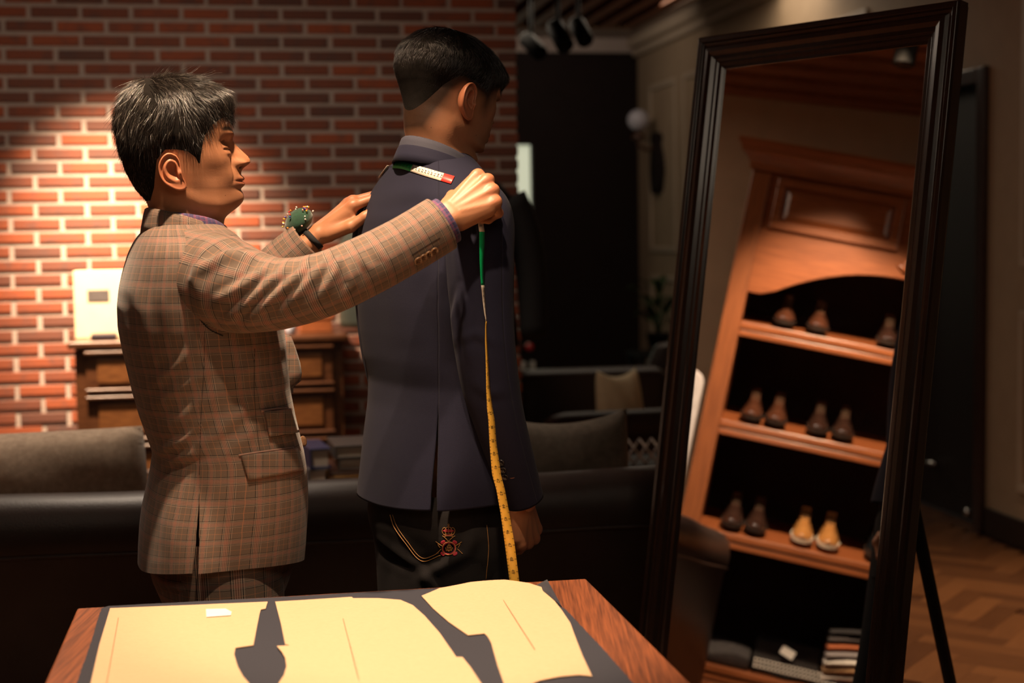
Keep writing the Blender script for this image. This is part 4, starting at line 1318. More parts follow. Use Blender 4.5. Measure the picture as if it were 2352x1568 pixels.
def sd_cone(P, a, b, ra, rb):
    a, b = np.asarray(a, np.float32), np.asarray(b, np.float32)
    d = b - a
    t = np.clip(((P - a) @ d) / max(float(d @ d), 1e-9), 0, 1)
    return np.linalg.norm(P - a - t[..., None] * d, axis=-1) - (ra + (rb - ra) * t)


def smin(a, b, k):
    h_ = np.clip(0.5 + 0.5 * (b - a) / k, 0, 1)
    return b + (a - b) * h_ - k * h_ * (1 - h_)


def sdf_mesh(fn, lo, hi, h):
    lo, hi = np.asarray(lo, float), np.asarray(hi, float)
    n = np.ceil((hi - lo) / h).astype(int) + 1
    g = np.stack(np.meshgrid(*[lo[i] + h * np.arange(n[i]) for i in range(3)], indexing='ij'), -1).astype(np.float32)
    return surface_nets(fn(g), lo, h)


def hand(side, flex, spread, thumb, forearm=0.10, h=0.0019, wrist_r=0.0185, pull=(0, 0, 0)):
    """local frame: x fingers, z back of the hand, thumb on +y (right) or -y (left).
    flex: 4 x (mcp, pip, dip) degrees; thumb: three unit-ish direction vectors"""
    sy = 1 if side == 'R' else -1
    mcp = [(0.090, 0.029, 0.0), (0.095, 0.0085, 0.003), (0.089, -0.0125, 0.001), (0.079, -0.031, -0.004)]
    lens = [(0.044, 0.026, 0.020), (0.049, 0.030, 0.021), (0.045, 0.028, 0.021), (0.035, 0.021, 0.018)]
    rad = [(0.0098, 0.0088, 0.0080, 0.0066), (0.0100, 0.0090, 0.0082, 0.0068), (0.0095, 0.0086, 0.0078, 0.0064), (0.0085, 0.0076, 0.0069, 0.0058)]
    fingers, tips = [], []
    for f in range(4):
        p = np.array(mcp[f], float)
        ang, yaw = 0.0, math.radians(spread[f])
        segs = []
        for j in range(3):
            ang += math.radians(flex[f][j])
            d = np.array([math.cos(ang) * math.cos(yaw), math.cos(ang) * math.sin(yaw), -math.sin(ang)])
            q = p + d * lens[f][j]
            segs.append((p, q, rad[f][j], rad[f][j + 1]))
            p = q
        fingers.append(segs)
        tips.append((segs[-1][1], segs[-1][1] - segs[-1][0], np.array([math.sin(ang) * math.cos(yaw), math.sin(ang) * math.sin(yaw), math.cos(ang)])))
    tp = np.array([0.020, 0.022, -0.010])
    ts = []
    for L, d, ra, rb in zip((0.045, 0.034, 0.026), thumb, (0.0145, 0.0112, 0.0100), (0.0115, 0.0100, 0.0078)):
        d = np.array(d, float)
        d /= np.linalg.norm(d)
        q = tp + d * L
        ts.append((tp, q, ra, rb))
        tp = q
    fl = np.array([1, sy, 1], np.float32)

    def fn(G):
        P = G * fl
        d = sd_cone(P, (-forearm, 0.010, 0), (0.0, 0.009, 0), 0.0245, wrist_r)
        d = smin(d, sd_cone(P, (-forearm, -0.010, 0), (0.0, -0.009, 0), 0.0245, wrist_r), 0.012)
        for f in range(4):
            y = mcp[f][1]
            d = smin(d, sd_cone(P, (0.012, y * 0.42, -0.001), mcp[f], 0.0150, 0.0112), 0.010)
            d = smin(d, sd_cone(P, (0.015, y * 0.5, -0.010), (mcp[f][0] - 0.016, y, -0.009), 0.012, 0.0095), 0.010)
        d = smin(d, sd_cone(P, (0.012, -0.020, -0.008), (0.062, -0.030, -0.009), 0.013, 0.0115), 0.010)
        for f in range(4):
            m_ = np.array(mcp[f])
            d = smin(d, sd_cone(P, m_ + (-0.003, 0, 0.0045), m_ + (0.003, 0, 0.0030), 0.0076, 0.0072), 0.007)
            d = smin(d, sd_cone(P, (0.02, m_[1] * 0.45, 0.0125), m_ + (-0.012, 0, 0.0090), 0.0018, 0.0018), 0.006)
        df = None
        for sg in fingers:
            one = None
            for (a, b, ra, rb) in sg:
                q = sd_cone(P, a, b, ra, rb)
                one = q if one is None else smin(one, q, 0.003)
            kb = sg[0][1] + np.array([0, 0, 0.0])
            one = smin(one, np.linalg.norm(P - kb, axis=-1) - sg[0][3] * 1.06, 0.003)
            df = one if df is None else smin(df, one, 0.0012)
        d = smin(d, df, 0.005)
        dt = None
        for (a, b, ra, rb) in ts:
            q = sd_cone(P, a, b, ra, rb)
            dt = q if dt is None else smin(dt, q, 0.004)
        return smin(d, dt, 0.008)
    pts = np.array([[-forearm, -0.04, -0.03], [-forearm, 0.04, 0.03], [0.1, 0.045, 0.03], [0.1, -0.045, -0.03]] + [x for sg in fingers for s_ in sg for x in s_[:2]] + [x for s_ in ts for x in s_[:2]]) * fl
    lo, hi = pts.min(0) - 0.02, pts.max(0) + 0.02
    lo[0] = -forearm + 0.004
    V, Fc = sdf_mesh(fn, lo, hi, h)
    # tint: nails, knuckle redness
    col = np.tile([1.0, 1.0, 1.0, 0.0], (len(V), 1))
    Vl = V * fl
    tl = [(t0 - dv * 0.30 + nn * 0.0062, dv / np.linalg.norm(dv), nn) for t0, dv, nn in tips]
    dv = ts[2][1] - ts[2][0]
    tn = np.array([0.2, 0.75, 0.65])
    tn = tn - dv * (tn @ dv) / (dv @ dv)
    tn /= np.linalg.norm(tn)
    tl.append((ts[2][1] - dv * 0.22 + tn * 0.0075, dv / np.linalg.norm(dv), tn))
    for c0_, dr_, nn in tl:
        q = Vl - c0_
        a = q @ dr_
        b = np.linalg.norm(q - a[:, None] * dr_ - (q @ nn)[:, None] * nn, axis=1)
        m_ = (np.abs(a) < 0.0068) & (b < 0.0050) & ((q @ nn) > -0.004)
        col[m_] = [1.35, 1.30, 1.30, 0]
    for f in range(4):
        for p in (np.array(mcp[f]) + (0, 0, 0.01), fingers[f][0][1] + np.array([0.004, 0, 0.006])):
            w = np.exp(-((Vl - p) ** 2).sum(1) / 0.011 ** 2)
            col[:, 1] *= 1 - 0.16 * w
            col[:, 2] *= 1 - 0.16 * w
    if sy < 0: Fc = [tuple(reversed(f)) for f in Fc]
    return V, Fc, col


def place(V, org, X, Z):
    X = np.asarray(X, float)
    X /= np.linalg.norm(X)
    Z = np.asarray(Z, float)
    Z = Z - X * (Z @ X)
    Z /= np.linalg.norm(Z)
    Y = np.cross(Z, X)
    return np.asarray(org) + V[:, :1] * X + V[:, 1:2] * Y + V[:, 2:3] * Z


# ---- head -----------------------------------------------------------
HZ = np.array([
    # z      F      B      W     ef
    [0.1475, -0.012, -0.032, 0.010, 1.0], [0.1455, 0.012, -0.050, 0.026, 1.0], [0.140, 0.036, -0.070, 0.043, 1.0], [0.130, 0.055, -0.086, 0.056, 0.98], [0.115, 0.071, -0.099, 0.066, 0.95], [0.098, 0.082, -0.107, 0.0725, 0.92],
    [0.080, 0.0885, -0.111, 0.0762, 0.90], [0.064, 0.0915, -0.112, 0.0778, 0.88], [0.050, 0.0925, -0.1115, 0.0782, 0.86], [0.036, 0.0905, -0.110, 0.0780, 0.85], [0.020, 0.089, -0.1075, 0.0775, 0.85], [0.005, 0.0895, -0.104, 0.0762, 0.86],
    [-0.010, 0.0905, -0.099, 0.0742, 0.88], [-0.025, 0.092, -0.092, 0.0720, 0.92], [-0.040, 0.0925, -0.084, 0.0692, 0.97], [-0.055, 0.093, -0.0765, 0.0655, 1.0], [-0.065, 0.0945, -0.072, 0.0640, 1.02], [-0.075, 0.0960, -0.068, 0.0625, 1.02],
    [-0.083, 0.0955, -0.066, 0.0610, 1.0], [-0.089, 0.0915, -0.064, 0.0598, 0.98], [-0.095, 0.0845, -0.062, 0.0584, 0.95], [-0.101, 0.0770, -0.061, 0.0570, 0.95], [-0.108, 0.0715, -0.060, 0.0558, 0.95], [-0.125, 0.069, -0.060, 0.0562, 0.95], [-0.150, 0.062, -0.074, 0.0590, 0.95], [-0.190, 0.062, -0.084, 0.064, 0.95]])


def gauss(y, z, y0, z0, sy, sz):
    return np.exp(-((y - y0) / sy) ** 2 - ((z - z0) / sz) ** 2)


def head_mesh(scale=1.0, thin=1.0, nr=230, nc=260, nose=1.0, farear=1.0):
    zi = np.linspace(0, 1, nr)
    # denser rows near the crown
    zt = HZ[0, 0] - (HZ[0, 0] - HZ[-1, 0]) * (0.18 * zi ** 3 + 0.82 * zi) ** 1.15
    zt[0] = HZ[0, 0]
    order = HZ[::-1]
    par = np.stack([np.interp(zt, order[:, 0], order[:, k]) for k in range(1, 5)], 1)
    # light smoothing of the profile below the crown
    for _ in range(3):
        par[12:-1] = 0.25 * par[11:-2] + 0.5 * par[12:-1] + 0.25 * np.vstack([par[13:-1], par[-1:]])
    tt = np.linspace(-math.pi, math.pi, nc, endpoint=False)
    th = tt - 0.42 * np.sin(tt)     # more columns at the front
    c, s = np.cos(th), np.sin(th)
    Z = np.repeat(zt[:, None], nc, 1)
    Fv, Bv, Wv, ef = [par[:, k][:, None] for k in range(4)]
    xc = np.interp(zt, [-0.19, -0.10, -0.05, 0.0, 0.08, 0.15], [-0.010, 0.0, 0.006, 0.0, -0.012, -0.02])[:, None]
    cp = np.clip(c, 0, None)[None, :]
    cn = np.clip(-c, 0, None)[None, :]
    X = xc + (Fv - xc) * cp ** ef + (Bv - xc) * cn ** 0.92
    Y = Wv * thin * np.sign(s)[None, :] * np.abs(s)[None, :] ** 0.92
    fr = np.clip((X - 0.02) / 0.05, 0, 1)
    fr = fr * fr * (3 - 2 * fr)
    # nose
    nz = np.array([0.042, 0.034, 0.027, 0.020, 0.012, 0.006, 0.001, -0.004, -0.008, -0.012, -0.016, -0.021, -0.027])
    npj = np.array([0.000, 0.0035, 0.0095, 0.0165, 0.0240, 0.0288, 0.0308, 0.0298, 0.0245, 0.0170, 0.0105, 0.0050, 0.0])
    p = np.interp(Z, nz[::-1], npj[::-1]) * nose
    sg = np.interp(Z, [-0.02, -0.008, 0.004, 0.02, 0.035], [0.013, 0.0135, 0.0118, 0.0095, 0.010])
    dX = p * np.exp(-(np.abs(Y) / sg) ** 2.2)
    for q in (-1, 1):
        y = Y * q
        dX += 0.0125 * nose * gauss(y, Z, 0.0150, -0.0055, 0.0062, 0.0068)        # alae
        dX -= 0.0040 * gauss(y, Z, 0.0215, -0.004, 0.004, 0.009)          # crease beside the nose
        dX -= 0.0085 * gauss(y, Z, 0.0085, -0.0125, 0.0034, 0.0028)       # nostril
        dX += 0.0045 * gauss(y, Z, 0.024, 0.0475, 0.019, 0.0075)          # brow
        dX -= 0.0120 * gauss(y, Z, 0.031, 0.0270, 0.0165, 0.0115)         # socket
        dX += 0.0100 * gauss(y, Z, 0.031, 0.0225, 0.0130, 0.0085)         # eyeball and lid
        dX -= 0.0030 * gauss(y, Z, 0.031, 0.0325, 0.0140, 0.0018)         # lid crease
        zl = 0.0170 + 0.0020 * np.cos((y - 0.031) / 0.011)
        dX -= 0.0042 * np.exp(-((y - 0.031) / 0.0130) ** 6 - ((Z - zl) / 0.0015) ** 2)   # lid slit
        dX += 0.0026 * gauss(y, Z, 0.030, 0.0110, 0.012, 0.0038)          # under-eye
        dX += 0.0040 * gauss(y, Z, 0.048, 0.000, 0.018, 0.018)            # cheek
        dX -= 0.0028 * np.exp(-((y - (0.0245 + 0.10 * (-0.006 - Z))) / 0.0034) ** 2) * np.clip((0.004 - Z) / 0.012, 0, 1) * np.clip((Z + 0.046) / 0.012, 0, 1)
        dX += 0.0030 * gauss(y, Z, 0.036, -0.030, 0.014, 0.018)
    dX += 0.0150 * gauss(Y, Z, 0, -0.038, 0.027, 0.0270)
    dX += 0.0040 * gauss(Y, Z, 0, -0.0335, 0.0165, 0.0052)
    dX += 0.0042 * gauss(Y, Z, 0, -0.0450, 0.0150, 0.0052)
    dX -= 0.0036 * np.exp(-((Y) / 0.0225) ** 4 - ((Z + 0.0390 + 0.10 * np.abs(Y) ** 1.3 * 0) / 0.0015) ** 2)
    dX -= 0.0026 * gauss(Y, Z, 0, -0.0535, 0.018, 0.0048)
    dX += 0.0095 * gauss(Y, Z, 0, -0.0710, 0.024, 0.0150)
    dX -= 0.0022 * gauss(Y, Z, 0, -0.021, 0.0032, 0.006)
    X = X + dX * fr
    # jaw line and hollow below it, temple hollow
    jl = np.interp(X, [-0.01, 0.03, 0.07, 0.095], [-0.066, -0.088, -0.098, -0.100])
    sgn = np.sign(Y)
    Y = Y + sgn * 0.0020 * np.exp(-((Z - jl - 0.012) / 0.014) ** 2) * np.clip((X + 0.02) / 0.03, 0, 1) * np.clip((0.085 - X) / 0.02, 0, 1)
    Y = Y - sgn * 0.0022 * np.exp(-((Z - jl + 0.012) / 0.010) ** 2) * np.clip((X + 0.01) / 0.03, 0, 1)
    Y = Y - sgn * 0.0030 * np.exp(-((Z - 0.045) / 0.022) ** 2 - ((X - 0.058) / 0.016) ** 2)
    Y = Y - sgn * 0.0030 * np.exp(-((Z + 0.028) / 0.02) ** 2 - ((X - 0.055) / 0.02) ** 2)
    sh_ = 1 - 0.42 * np.clip((-0.128 - Z) / 0.05, 0, 1)
    X, Y = -0.005 + (X + 0.005) * sh_, Y * sh_
    V = np.stack([X, Y, Z], -1).reshape(-1, 3)
    Fc = []
    for i in range(nr - 1):
        for k in range(nc):
            k2 = (k + 1) % nc
            Fc.append((i * nc + k, (i + 1) * nc + k, (i + 1) * nc + k2, i * nc + k2))
    V = np.vstack([V, [[(HZ[0, 1] + HZ[0, 2]) / 2, 0, HZ[0, 0] + 0.0006]]])
    t = len(V) - 1
    Fc += [(k, (k + 1) % nc, t) for k in range(nc)]
    # tint
    x, y, z = V[:, 0], np.abs(V[:, 1]), V[:, 2]
    col = np.tile([1.0, 1.0, 1.0, 0.0], (len(V), 1))
    front = x > 0.05
    brow = front * np.exp(-((z - (0.0505 + 0.006 * np.sin((y - 0.010) / 0.045 * 3.0))) / 0.0042) ** 2) * (1 / (1 + np.exp(-(y - 0.011) / 0.0015))) * (1 / (1 + np.exp((y - 0.047) / 0.002)))
    slit = front * np.exp(-((y - 0.031) / 0.0135) ** 6 - ((z - 0.0175) / 0.0016) ** 2)
    lip = front * np.exp(-((z + 0.0390) / 0.0062) ** 4 - (y / 0.0215) ** 4)
    moutl = front * np.exp(-((z + 0.0390) / 0.0014) ** 2 - (y / 0.023) ** 4)
    nost = front * gauss(y, z, 0.0085, -0.0125, 0.0032, 0.0026)
    stub = (x > 0.02) * np.clip((-0.015 - z) / 0.02, 0, 1) * np.clip((z + 0.11) / 0.02, 0, 1)
    for k, (b_, s_, l_, m_, n_, t_) in enumerate(((0.93, 0.85, 0.12, 0.75, 0.85, 0.05), (0.90, 0.86, 0.42, 0.8, 0.9, 0.03), (0.86, 0.84, 0.38, 0.8, 0.9, 0.0))):
        col[:, k] *= (1 - b_ * np.clip(brow * 1.5, 0, 1)) * (1 - s_ * slit) * (1 - l_ * lip) * (1 - m_ * moutl) * (1 - n_ * nost) * (1 - t_ * stub)
    # ears
    earo = np.array([(-.0062, .0062), (-.0150, .0105), (-.0235, .0098), (-.0325, .0010), (-.0378, -.0130), (-.0368, -.0290), (-.0300, -.0420), (-.0195, -.0500), (-.0080, -.0555), (.0030, -.0560), (.0090, -.0520), (.0080, -.0430), (.0040, -.0340), (.0020, -.0240), (.0005, -.0120), (-.0015, -.0020)])
    no, nt_ = 80, 26
    oo = spline(np.vstack([np.column_stack([earo, np.zeros(len(earo))]), [*earo[0], 0]]), no + 1)[:-1, :2]
    cen = np.array([-0.0125, -0.0215])
    for q in (-1, 1):
        base = len(V)
        EV, EC = [], []
        for i in range(nt_):
            t = i / (nt_ - 1)
            for k in range(no):
                o = oo[k]
                e = cen + (o - cen) * t
                a = math.atan2(o[1] - cen[1], o[0] - cen[0])
                rear = 0.5 + 0.5 * math.cos(a - math.radians(160))
                lobe = math.exp(-((e[1] + 0.050) / 0.010) ** 2)
                hel = math.exp(-((t - 0.93) / 0.075) ** 2) * (0.35 + 0.65 * rear) * (1 - 0.7 * lobe)
                sca = math.exp(-((t - 0.76) / 0.08) ** 2) * rear * (1 - lobe)
                anti = math.exp(-((t - 0.55) / 0.10) ** 2) * (0.25 + 0.75 * rear) * (1 - 0.6 * lobe)
                con = max(0, 1 - (t / 0.46) ** 2) ** 1.2
                tra = math.exp(-((e[0] - 0.0005) / 0.004) ** 2 - ((e[1] + 0.026) / 0.006) ** 2)
                hgt = 0.0042 * hel - 0.0030 * sca + 0.0030 * anti - 0.0105 * con + 0.0050 * tra
                fl_ = 0.0125 + (0.003 - e[0]) * 0.42
                yy = 0.0715 + fl_ * 0.78 * (farear if q > 0 else 1) + hgt
                if t == 1: yy -= 0.002
                EV.append((e[0], q * yy, e[1]))
                sh = 1 - 0.55 * max(0, con) ** 1.5 * 0 
                EC.append((1.05, 0.88, 0.86, 0))
        for (f_, sh) in ((1.0, 0.0045), (0.93, 0.010), (0.70, 0.020)):
            for k in range(no):
                e = cen + (oo[k] - cen) * f_
                fl_ = 0.0125 + (0.003 - e[0]) * 0.42
                EV.append((e[0], q * (0.0715 + fl_ * 0.78 * (farear if q > 0 else 1) - sh), e[1]))
                EC.append((1.05, 0.88, 0.86, 0))
        V = np.vstack([V, EV])
        col = np.vstack([col, EC])
        for i in range(nt_ + 2):
            for k in range(no):
                f = (base + i * no + k, base + i * no + (k + 1) % no, base + (i + 1) * no + (k + 1) % no, base + (i + 1) * no + k)
                Fc.append(f if q > 0 else tuple(reversed(f)))
    nhead = nr * nc + 1
    return V * scale, Fc, col, nhead


def pitch_head(V, deg, piv=(-0.013, -0.022), z0=-0.055, z1=-0.135):
    """nod the head about the ears; the neck stays"""
    a = math.radians(deg)
    V = V.copy()
    w = np.clip((V[:, 2] - z1) / (z0 - z1), 0, 1)
    w = w * w * (3 - 2 * w)
    x, z = V[:, 0] - piv[0], V[:, 2] - piv[1]
    X = piv[0] + x * np.cos(a * w) + z * np.sin(a * w)
    Z = piv[1] - x * np.sin(a * w) + z * np.cos(a * w)
    V[:, 0], V[:, 2] = X, Z
    return V


def head_world(V, org, yaw, tilt=0.0):
    """x forward -> (cos yaw, sin yaw); y (left) -> (-sin, cos); tilt = roll in the image"""
    c, s = math.cos(yaw), math.sin(yaw)
    W = np.empty_like(V)
    W[:, 0] = c * V[:, 0] - s * V[:, 1]
    W[:, 1] = s * V[:, 0] + c * V[:, 1]
    W[:, 2] = V[:, 2]
    if tilt:
        ct, st = math.cos(tilt), math.sin(tilt)
        x, z = W[:, 0].copy(), W[:, 2].copy()
        W[:, 0], W[:, 2] = ct * x + st * z, -st * x + ct * z
    return W + np.asarray(org)


def polydist(P, poly):
    """signed distance in 2-D: positive inside"""
    P = np.asarray(P)
    d = np.full(len(P), 1e9)
    ins = np.zeros(len(P), bool)
    n = len(poly)
    for i in range(n):
        a, b = np.array(poly[i]), np.array(poly[(i + 1) % n])
        e = b - a
        t = np.clip(((P - a) @ e) / (e @ e), 0, 1)
        d = np.minimum(d, np.linalg.norm(P - a - t[:, None] * e, axis=1))
        c = ((a[1] > P[:, 1]) != (b[1] > P[:, 1])) & (P[:, 0] < (b[0] - a[0]) * (P[:, 1] - a[1]) / (b[1] - a[1] + 1e-12) + a[0])
        ins ^= c
    return np.where(ins, d, -d)


def strands_mesh(paths, r0, nseg):
    """three-sided tapered strands; paths (n, m, 3)"""
    n, m_, _ = paths.shape
    T = np.gradient(paths, axis=1)
    T /= np.maximum(np.linalg.norm(T, axis=2, keepdims=True), 1e-9)
    a = np.cross(T, np.array([0.3, 0.5, 0.8]))
    a /= np.maximum(np.linalg.norm(a, axis=2, keepdims=True), 1e-9)
    b = np.cross(T, a)
    rr = r0[:, None] * np.linspace(1, 0.12, m_)[None, :]
    V = np.stack([paths + rr[..., None] * (math.cos(t) * a + math.sin(t) * b) for t in (0, 2.094, 4.189)], 2)
    V = V.reshape(-1, 3)
    base = (np.arange(n)[:, None] * m_ + np.arange(m_ - 1)[None, :]).ravel() * 3
    Fc = []
    for k in range(3):
        k2 = (k + 1) % 3
        Fc.append(np.stack([base + k, base + k2, base + 3 + k2, base + 3 + k], 1))
    return V, np.concatenate(Fc).tolist()


def make_hair(Vl, Fh, nhead, line, thick, dirfn, lenfn, liftfn, n, seed, tw, steps=7, r=0.00042, edge=0.034, clumpw=0.28, sink=0.0015, grey=0.0, capmin=-0.0005, fly=0.0, fade=0.0, gz=-1.0):
    """Vl: local (un-nodded) head vertices; line: hair polygon in (x,z);
    thick(V)->m; tw: maps local points to world"""
    rg = np.random.default_rng(seed)
    V = Vl[:nhead].copy()
    Fq = [f for f in Fh if max(f) < nhead]
    N = vnormals(V, Fq)
    sd = polydist(V[:, [0, 2]], line)
    t = np.clip(sd / edge, 0, 1)
    t = t * t * (3 - 2 * t)
    u_ = np.clip((sd - capmin) / 0.02, 0, 1)
    off = thick(V) * t - 0.0022 * (1 - u_) ** 2
    cap = V + N * off[:, None]
    keep = sd > capmin - 0.004
    idx = -np.ones(nhead, int)
    idx[keep] = np.arange(keep.sum())
    FC = [tuple(idx[list(f)]) for f in Fq if all(keep[k] for k in f)]
    CV = cap[keep]
    bvh = BVHTree.FromPolygons([tuple(v) for v in cap], [tuple(f) for f in Fq])
    # sample roots on faces weighted by area
    tri = np.array([(f[0], f[1], f[2]) for f in Fq if all(sd[k] > 0.001 for k in f)])
    ar = np.linalg.norm(np.cross(cap[tri[:, 1]] - cap[tri[:, 0]], cap[tri[:, 2]] - cap[tri[:, 0]]), axis=1)
    if fade: ar = ar * np.clip(sd[tri].mean(1) / fade, 0.03, 1) ** 1.5
    pick = rg.choice(len(tri), n, p=ar / ar.sum())
    w = rg.dirichlet((1, 1, 1), n)
    P = (cap[tri[pick]] * w[..., None]).sum(1)
    sdp = polydist(P[:, [0, 2]], line)
    L = lenfn(P) * rg.uniform(0.6, 1.15, n) * np.where(P[:, 2] < 0.055, np.clip(sdp / 0.022, 0.25, 1), 1.0)
    lift = liftfn(P) * rg.uniform(0.2, 1.6, n)
    lift = np.where(rg.uniform(0, 1, n) < fly, lift * 2.2 + 0.004, lift)
    clump = rg.normal(0, 1, (90, 3))
    cc = P[rg.choice(n, 90)]
    ci = np.argmin(((P[:, None, :] - cc[None]) ** 2).sum(2), 1)
    D0 = dirfn(P) + clumpw * clump[ci] + rg.normal(0, 0.18, (n, 3))
    paths = np.empty((n, steps, 3))
    for i in range(n):
        p = Vector(P[i])
        ds = L[i] / (steps - 1)
        d = Vector(D0[i])
        for s in range(steps):
            loc, nn, _, _ = bvh.find_nearest(p)
            d = d - nn * d.dot(nn)
            if d.length < 1e-6: d = Vector((0, 0, -1))
            d.normalize()
            fr = s / (steps - 1)
            paths[i, s] = loc + nn * (-sink + lift[i] * fr ** 1.3 + 0.0012 * fr)
            d = (d + Vector((0, 0, -0.18))).normalized()
            p = loc + d * ds
    SV, SF = strands_mesh(tw(paths.reshape(-1, 3)).reshape(paths.shape), r * rg.uniform(0.6, 1.3, n), steps)
    CW = tw(CV)
    Vall = np.vstack([CW, SV])
    Fall = FC + [tuple(k + len(CW) for k in f) for f in SF]
    gs = ((rg.uniform(0, 1, n) < grey) & (P[:, 2] > gz)).astype(int) + 1
    si = np.tile(np.repeat(gs, steps - 1), 3)
    return Vall, Fall, [0] * len(FC) + si.tolist()


# ---- cloth ----------------------------------------------------------
def apply_folds(V, N, folds):
    """folds: (polyline px, width px, amplitude m[, asym]) on the camera side"""
    pp = proj(V)
    view = V - CAMP
    view /= np.linalg.norm(view, axis=1)[:, None]
    facing = np.clip(-(N * view).sum(1) * 2.5 + 0.15, 0, 1)
    D = np.zeros(len(V))
    for fd in folds:
        pl_, w, amp = fd[0], fd[1], fd[2]
        pl_ = np.asarray(pl_, float)
        seg = np.linalg.norm(np.diff(pl_, axis=0), axis=1)
        cum = np.concatenate([[0], np.cumsum(seg)])
        best = np.full(len(V), 1e9)
        tpar = np.zeros(len(V))
        for i in range(len(pl_) - 1):
            a, e = pl_[i], pl_[i + 1] - pl_[i]
            t = np.clip(((pp - a) @ e) / (e @ e), 0, 1)
            d = pp - a - t[:, None] * e
            cr = np.sign(e[0] * d[:, 1] - e[1] * d[:, 0])
            dist = np.linalg.norm(d, axis=1)
            m_ = dist < np.abs(best)
            best[m_] = (dist * np.where(cr == 0, 1, cr))[m_]
            tpar[m_] = ((cum[i] + t * seg[i]) / cum[-1])[m_]
        q = best / w
        shape = np.exp(-q * q) - 0.55 * np.exp(-((q - 1.5) / 0.9) ** 2)
        D += amp * shape * np.clip(np.sin(np.clip(tpar, 0, 1) * math.pi * 0.94 + 0.09), 0, 1) ** 0.7
    return V + N * (D * facing)[:, None]


def torso(rows, gamma, v0, nrow=150, ncol=180, n_exp=2.5, vent=None, hem=None, uv0=0.0):
    """rows: (py, left px, right px, half-lateral a). Returns V, F, uv, info.
    vent: dict(line=[(px,py)..], gap=m) opens the loop below the line's start."""
    R_ = np.array(rows, float)
    py = np.linspace(R_[0, 0], R_[-1, 0], nrow)
    Lx = smoothcols(np.interp(py, R_[:, 0], R_[:, 1]), 3)
    Rx = smoothcols(np.interp(py, R_[:, 0], R_[:, 2]), 3)
    A_ = smoothcols(np.interp(py, R_[:, 0], R_[:, 3]), 3)
    f = np.array([math.cos(gamma), math.sin(gamma)])
    r = np.array([math.sin(gamma), -math.cos(gamma)])
    tfull = np.linspace(0, 2 * math.pi, 361)[:-1]

    def ring(c, z, a, b, th):
        C_, S_ = np.cos(th), np.sin(th)
        e = 2 / n_exp
        cc = np.sign(C_) * np.abs(C_) ** e
        ss = np.sign(S_) * np.abs(S_) ** e
        xy = c[None] + b * cc[:, None] * f + a * ss[:, None] * r
        return np.column_stack([xy, np.full(len(th), z)])
    params = []
    for i in range(nrow):
        mid = at((Lx[i] + Rx[i]) / 2, py[i], v0)
        c = mid[:2].copy()
        z = mid[2]
        E = (Rx[i] - Lx[i]) / 2 * v0 / FPX
        a = A_[i]
        b = math.sqrt(max(E * E - (a * math.sin(gamma)) ** 2, (0.45 * E) ** 2)) / math.cos(gamma) if abs(math.cos(gamma)) > .3 else 0.12
        for _ in range(4):
            pr = proj(ring(c, z, a, b, tfull))
            lo, hi = pr[:, 0].min(), pr[:, 0].max()
            b *= 1 + 0.9 * ((Rx[i] - Lx[i]) / (hi - lo) - 1) * 1.3
            c[0] += ((Lx[i] + Rx[i]) / 2 - (lo + hi) / 2) * v0 / FPX
        params.append((c, z, a, b))
    V, UV = [], []
    thv = None
    if vent:
        vl = np.array(vent['line'], float)
        ths = []
        for i in range(nrow):
            x = np.interp(py[i], vl[:, 1], vl[:, 0])
            g = ring(*params[i], tfull)
            pr = proj(g)
            cand = [k for k in range(360) if (pr[k, 0] - x) * (pr[(k + 1) % 360, 0] - x) <= 0 and g[k, 1] < params[i][0][1]]
            ths.append(tfull[cand[0]] if cand else (ths[-1] if ths else math.pi * 0.75))
        thv = smoothcols(ths, 6)
    for i in range(nrow):
        c, z, a, b = params[i]
        if vent:
            y0 = vent['line'][0][1]
            g = 0.0 if py[i] < y0 else vent['gap'] * ((py[i] - y0) / (rows[-1][0] - y0)) ** 0.9
            da = g / max(a, b)
            th = np.linspace(thv[i] + da / 2, thv[i] + 2 * math.pi - da / 2, ncol)
        else:
            th = np.linspace(0, 2 * math.pi, ncol)
        g = ring(c, z, a, b, th)
        if hem is not None:
            zz = hem(th, (py[i] - py[0]) / (py[-1] - py[0]))
            g[:, 2] += zz
        if vent and py[i] > y0:
            # the panel behind the vent overlaps outwards
            w = np.exp(-((th[-1] - th) * a / 0.05) ** 2) * ((py[i] - y0) / (rows[-1][0] - y0))
            out = g[:, :2] - c
            out /= np.linalg.norm(out, axis=1)[:, None]
            g[:, :2] += out * (0.007 * w)[:, None]
        V.append(g)
        UV.append(np.column_stack([th * 0.5 * (0.19 + 0.125), np.full(ncol, z)]))
    V = np.array(V).reshape(-1, 3)
    UV = np.array(UV).reshape(-1, 2) + uv0
    Fc = []
    for i in range(nrow - 1):
        for k in range(ncol - 1):
            Fc.append((i * ncol + k, i * ncol + k + 1, (i + 1) * ncol + k + 1, (i + 1) * ncol + k))
    # orient outward
    N = vnormals(V, Fc)
    cen = V.mean(0)
    if ((V - cen) * N).sum() < 0:
        Fc = [tuple(reversed(q)) for q in Fc]
    return V, Fc, UV, params


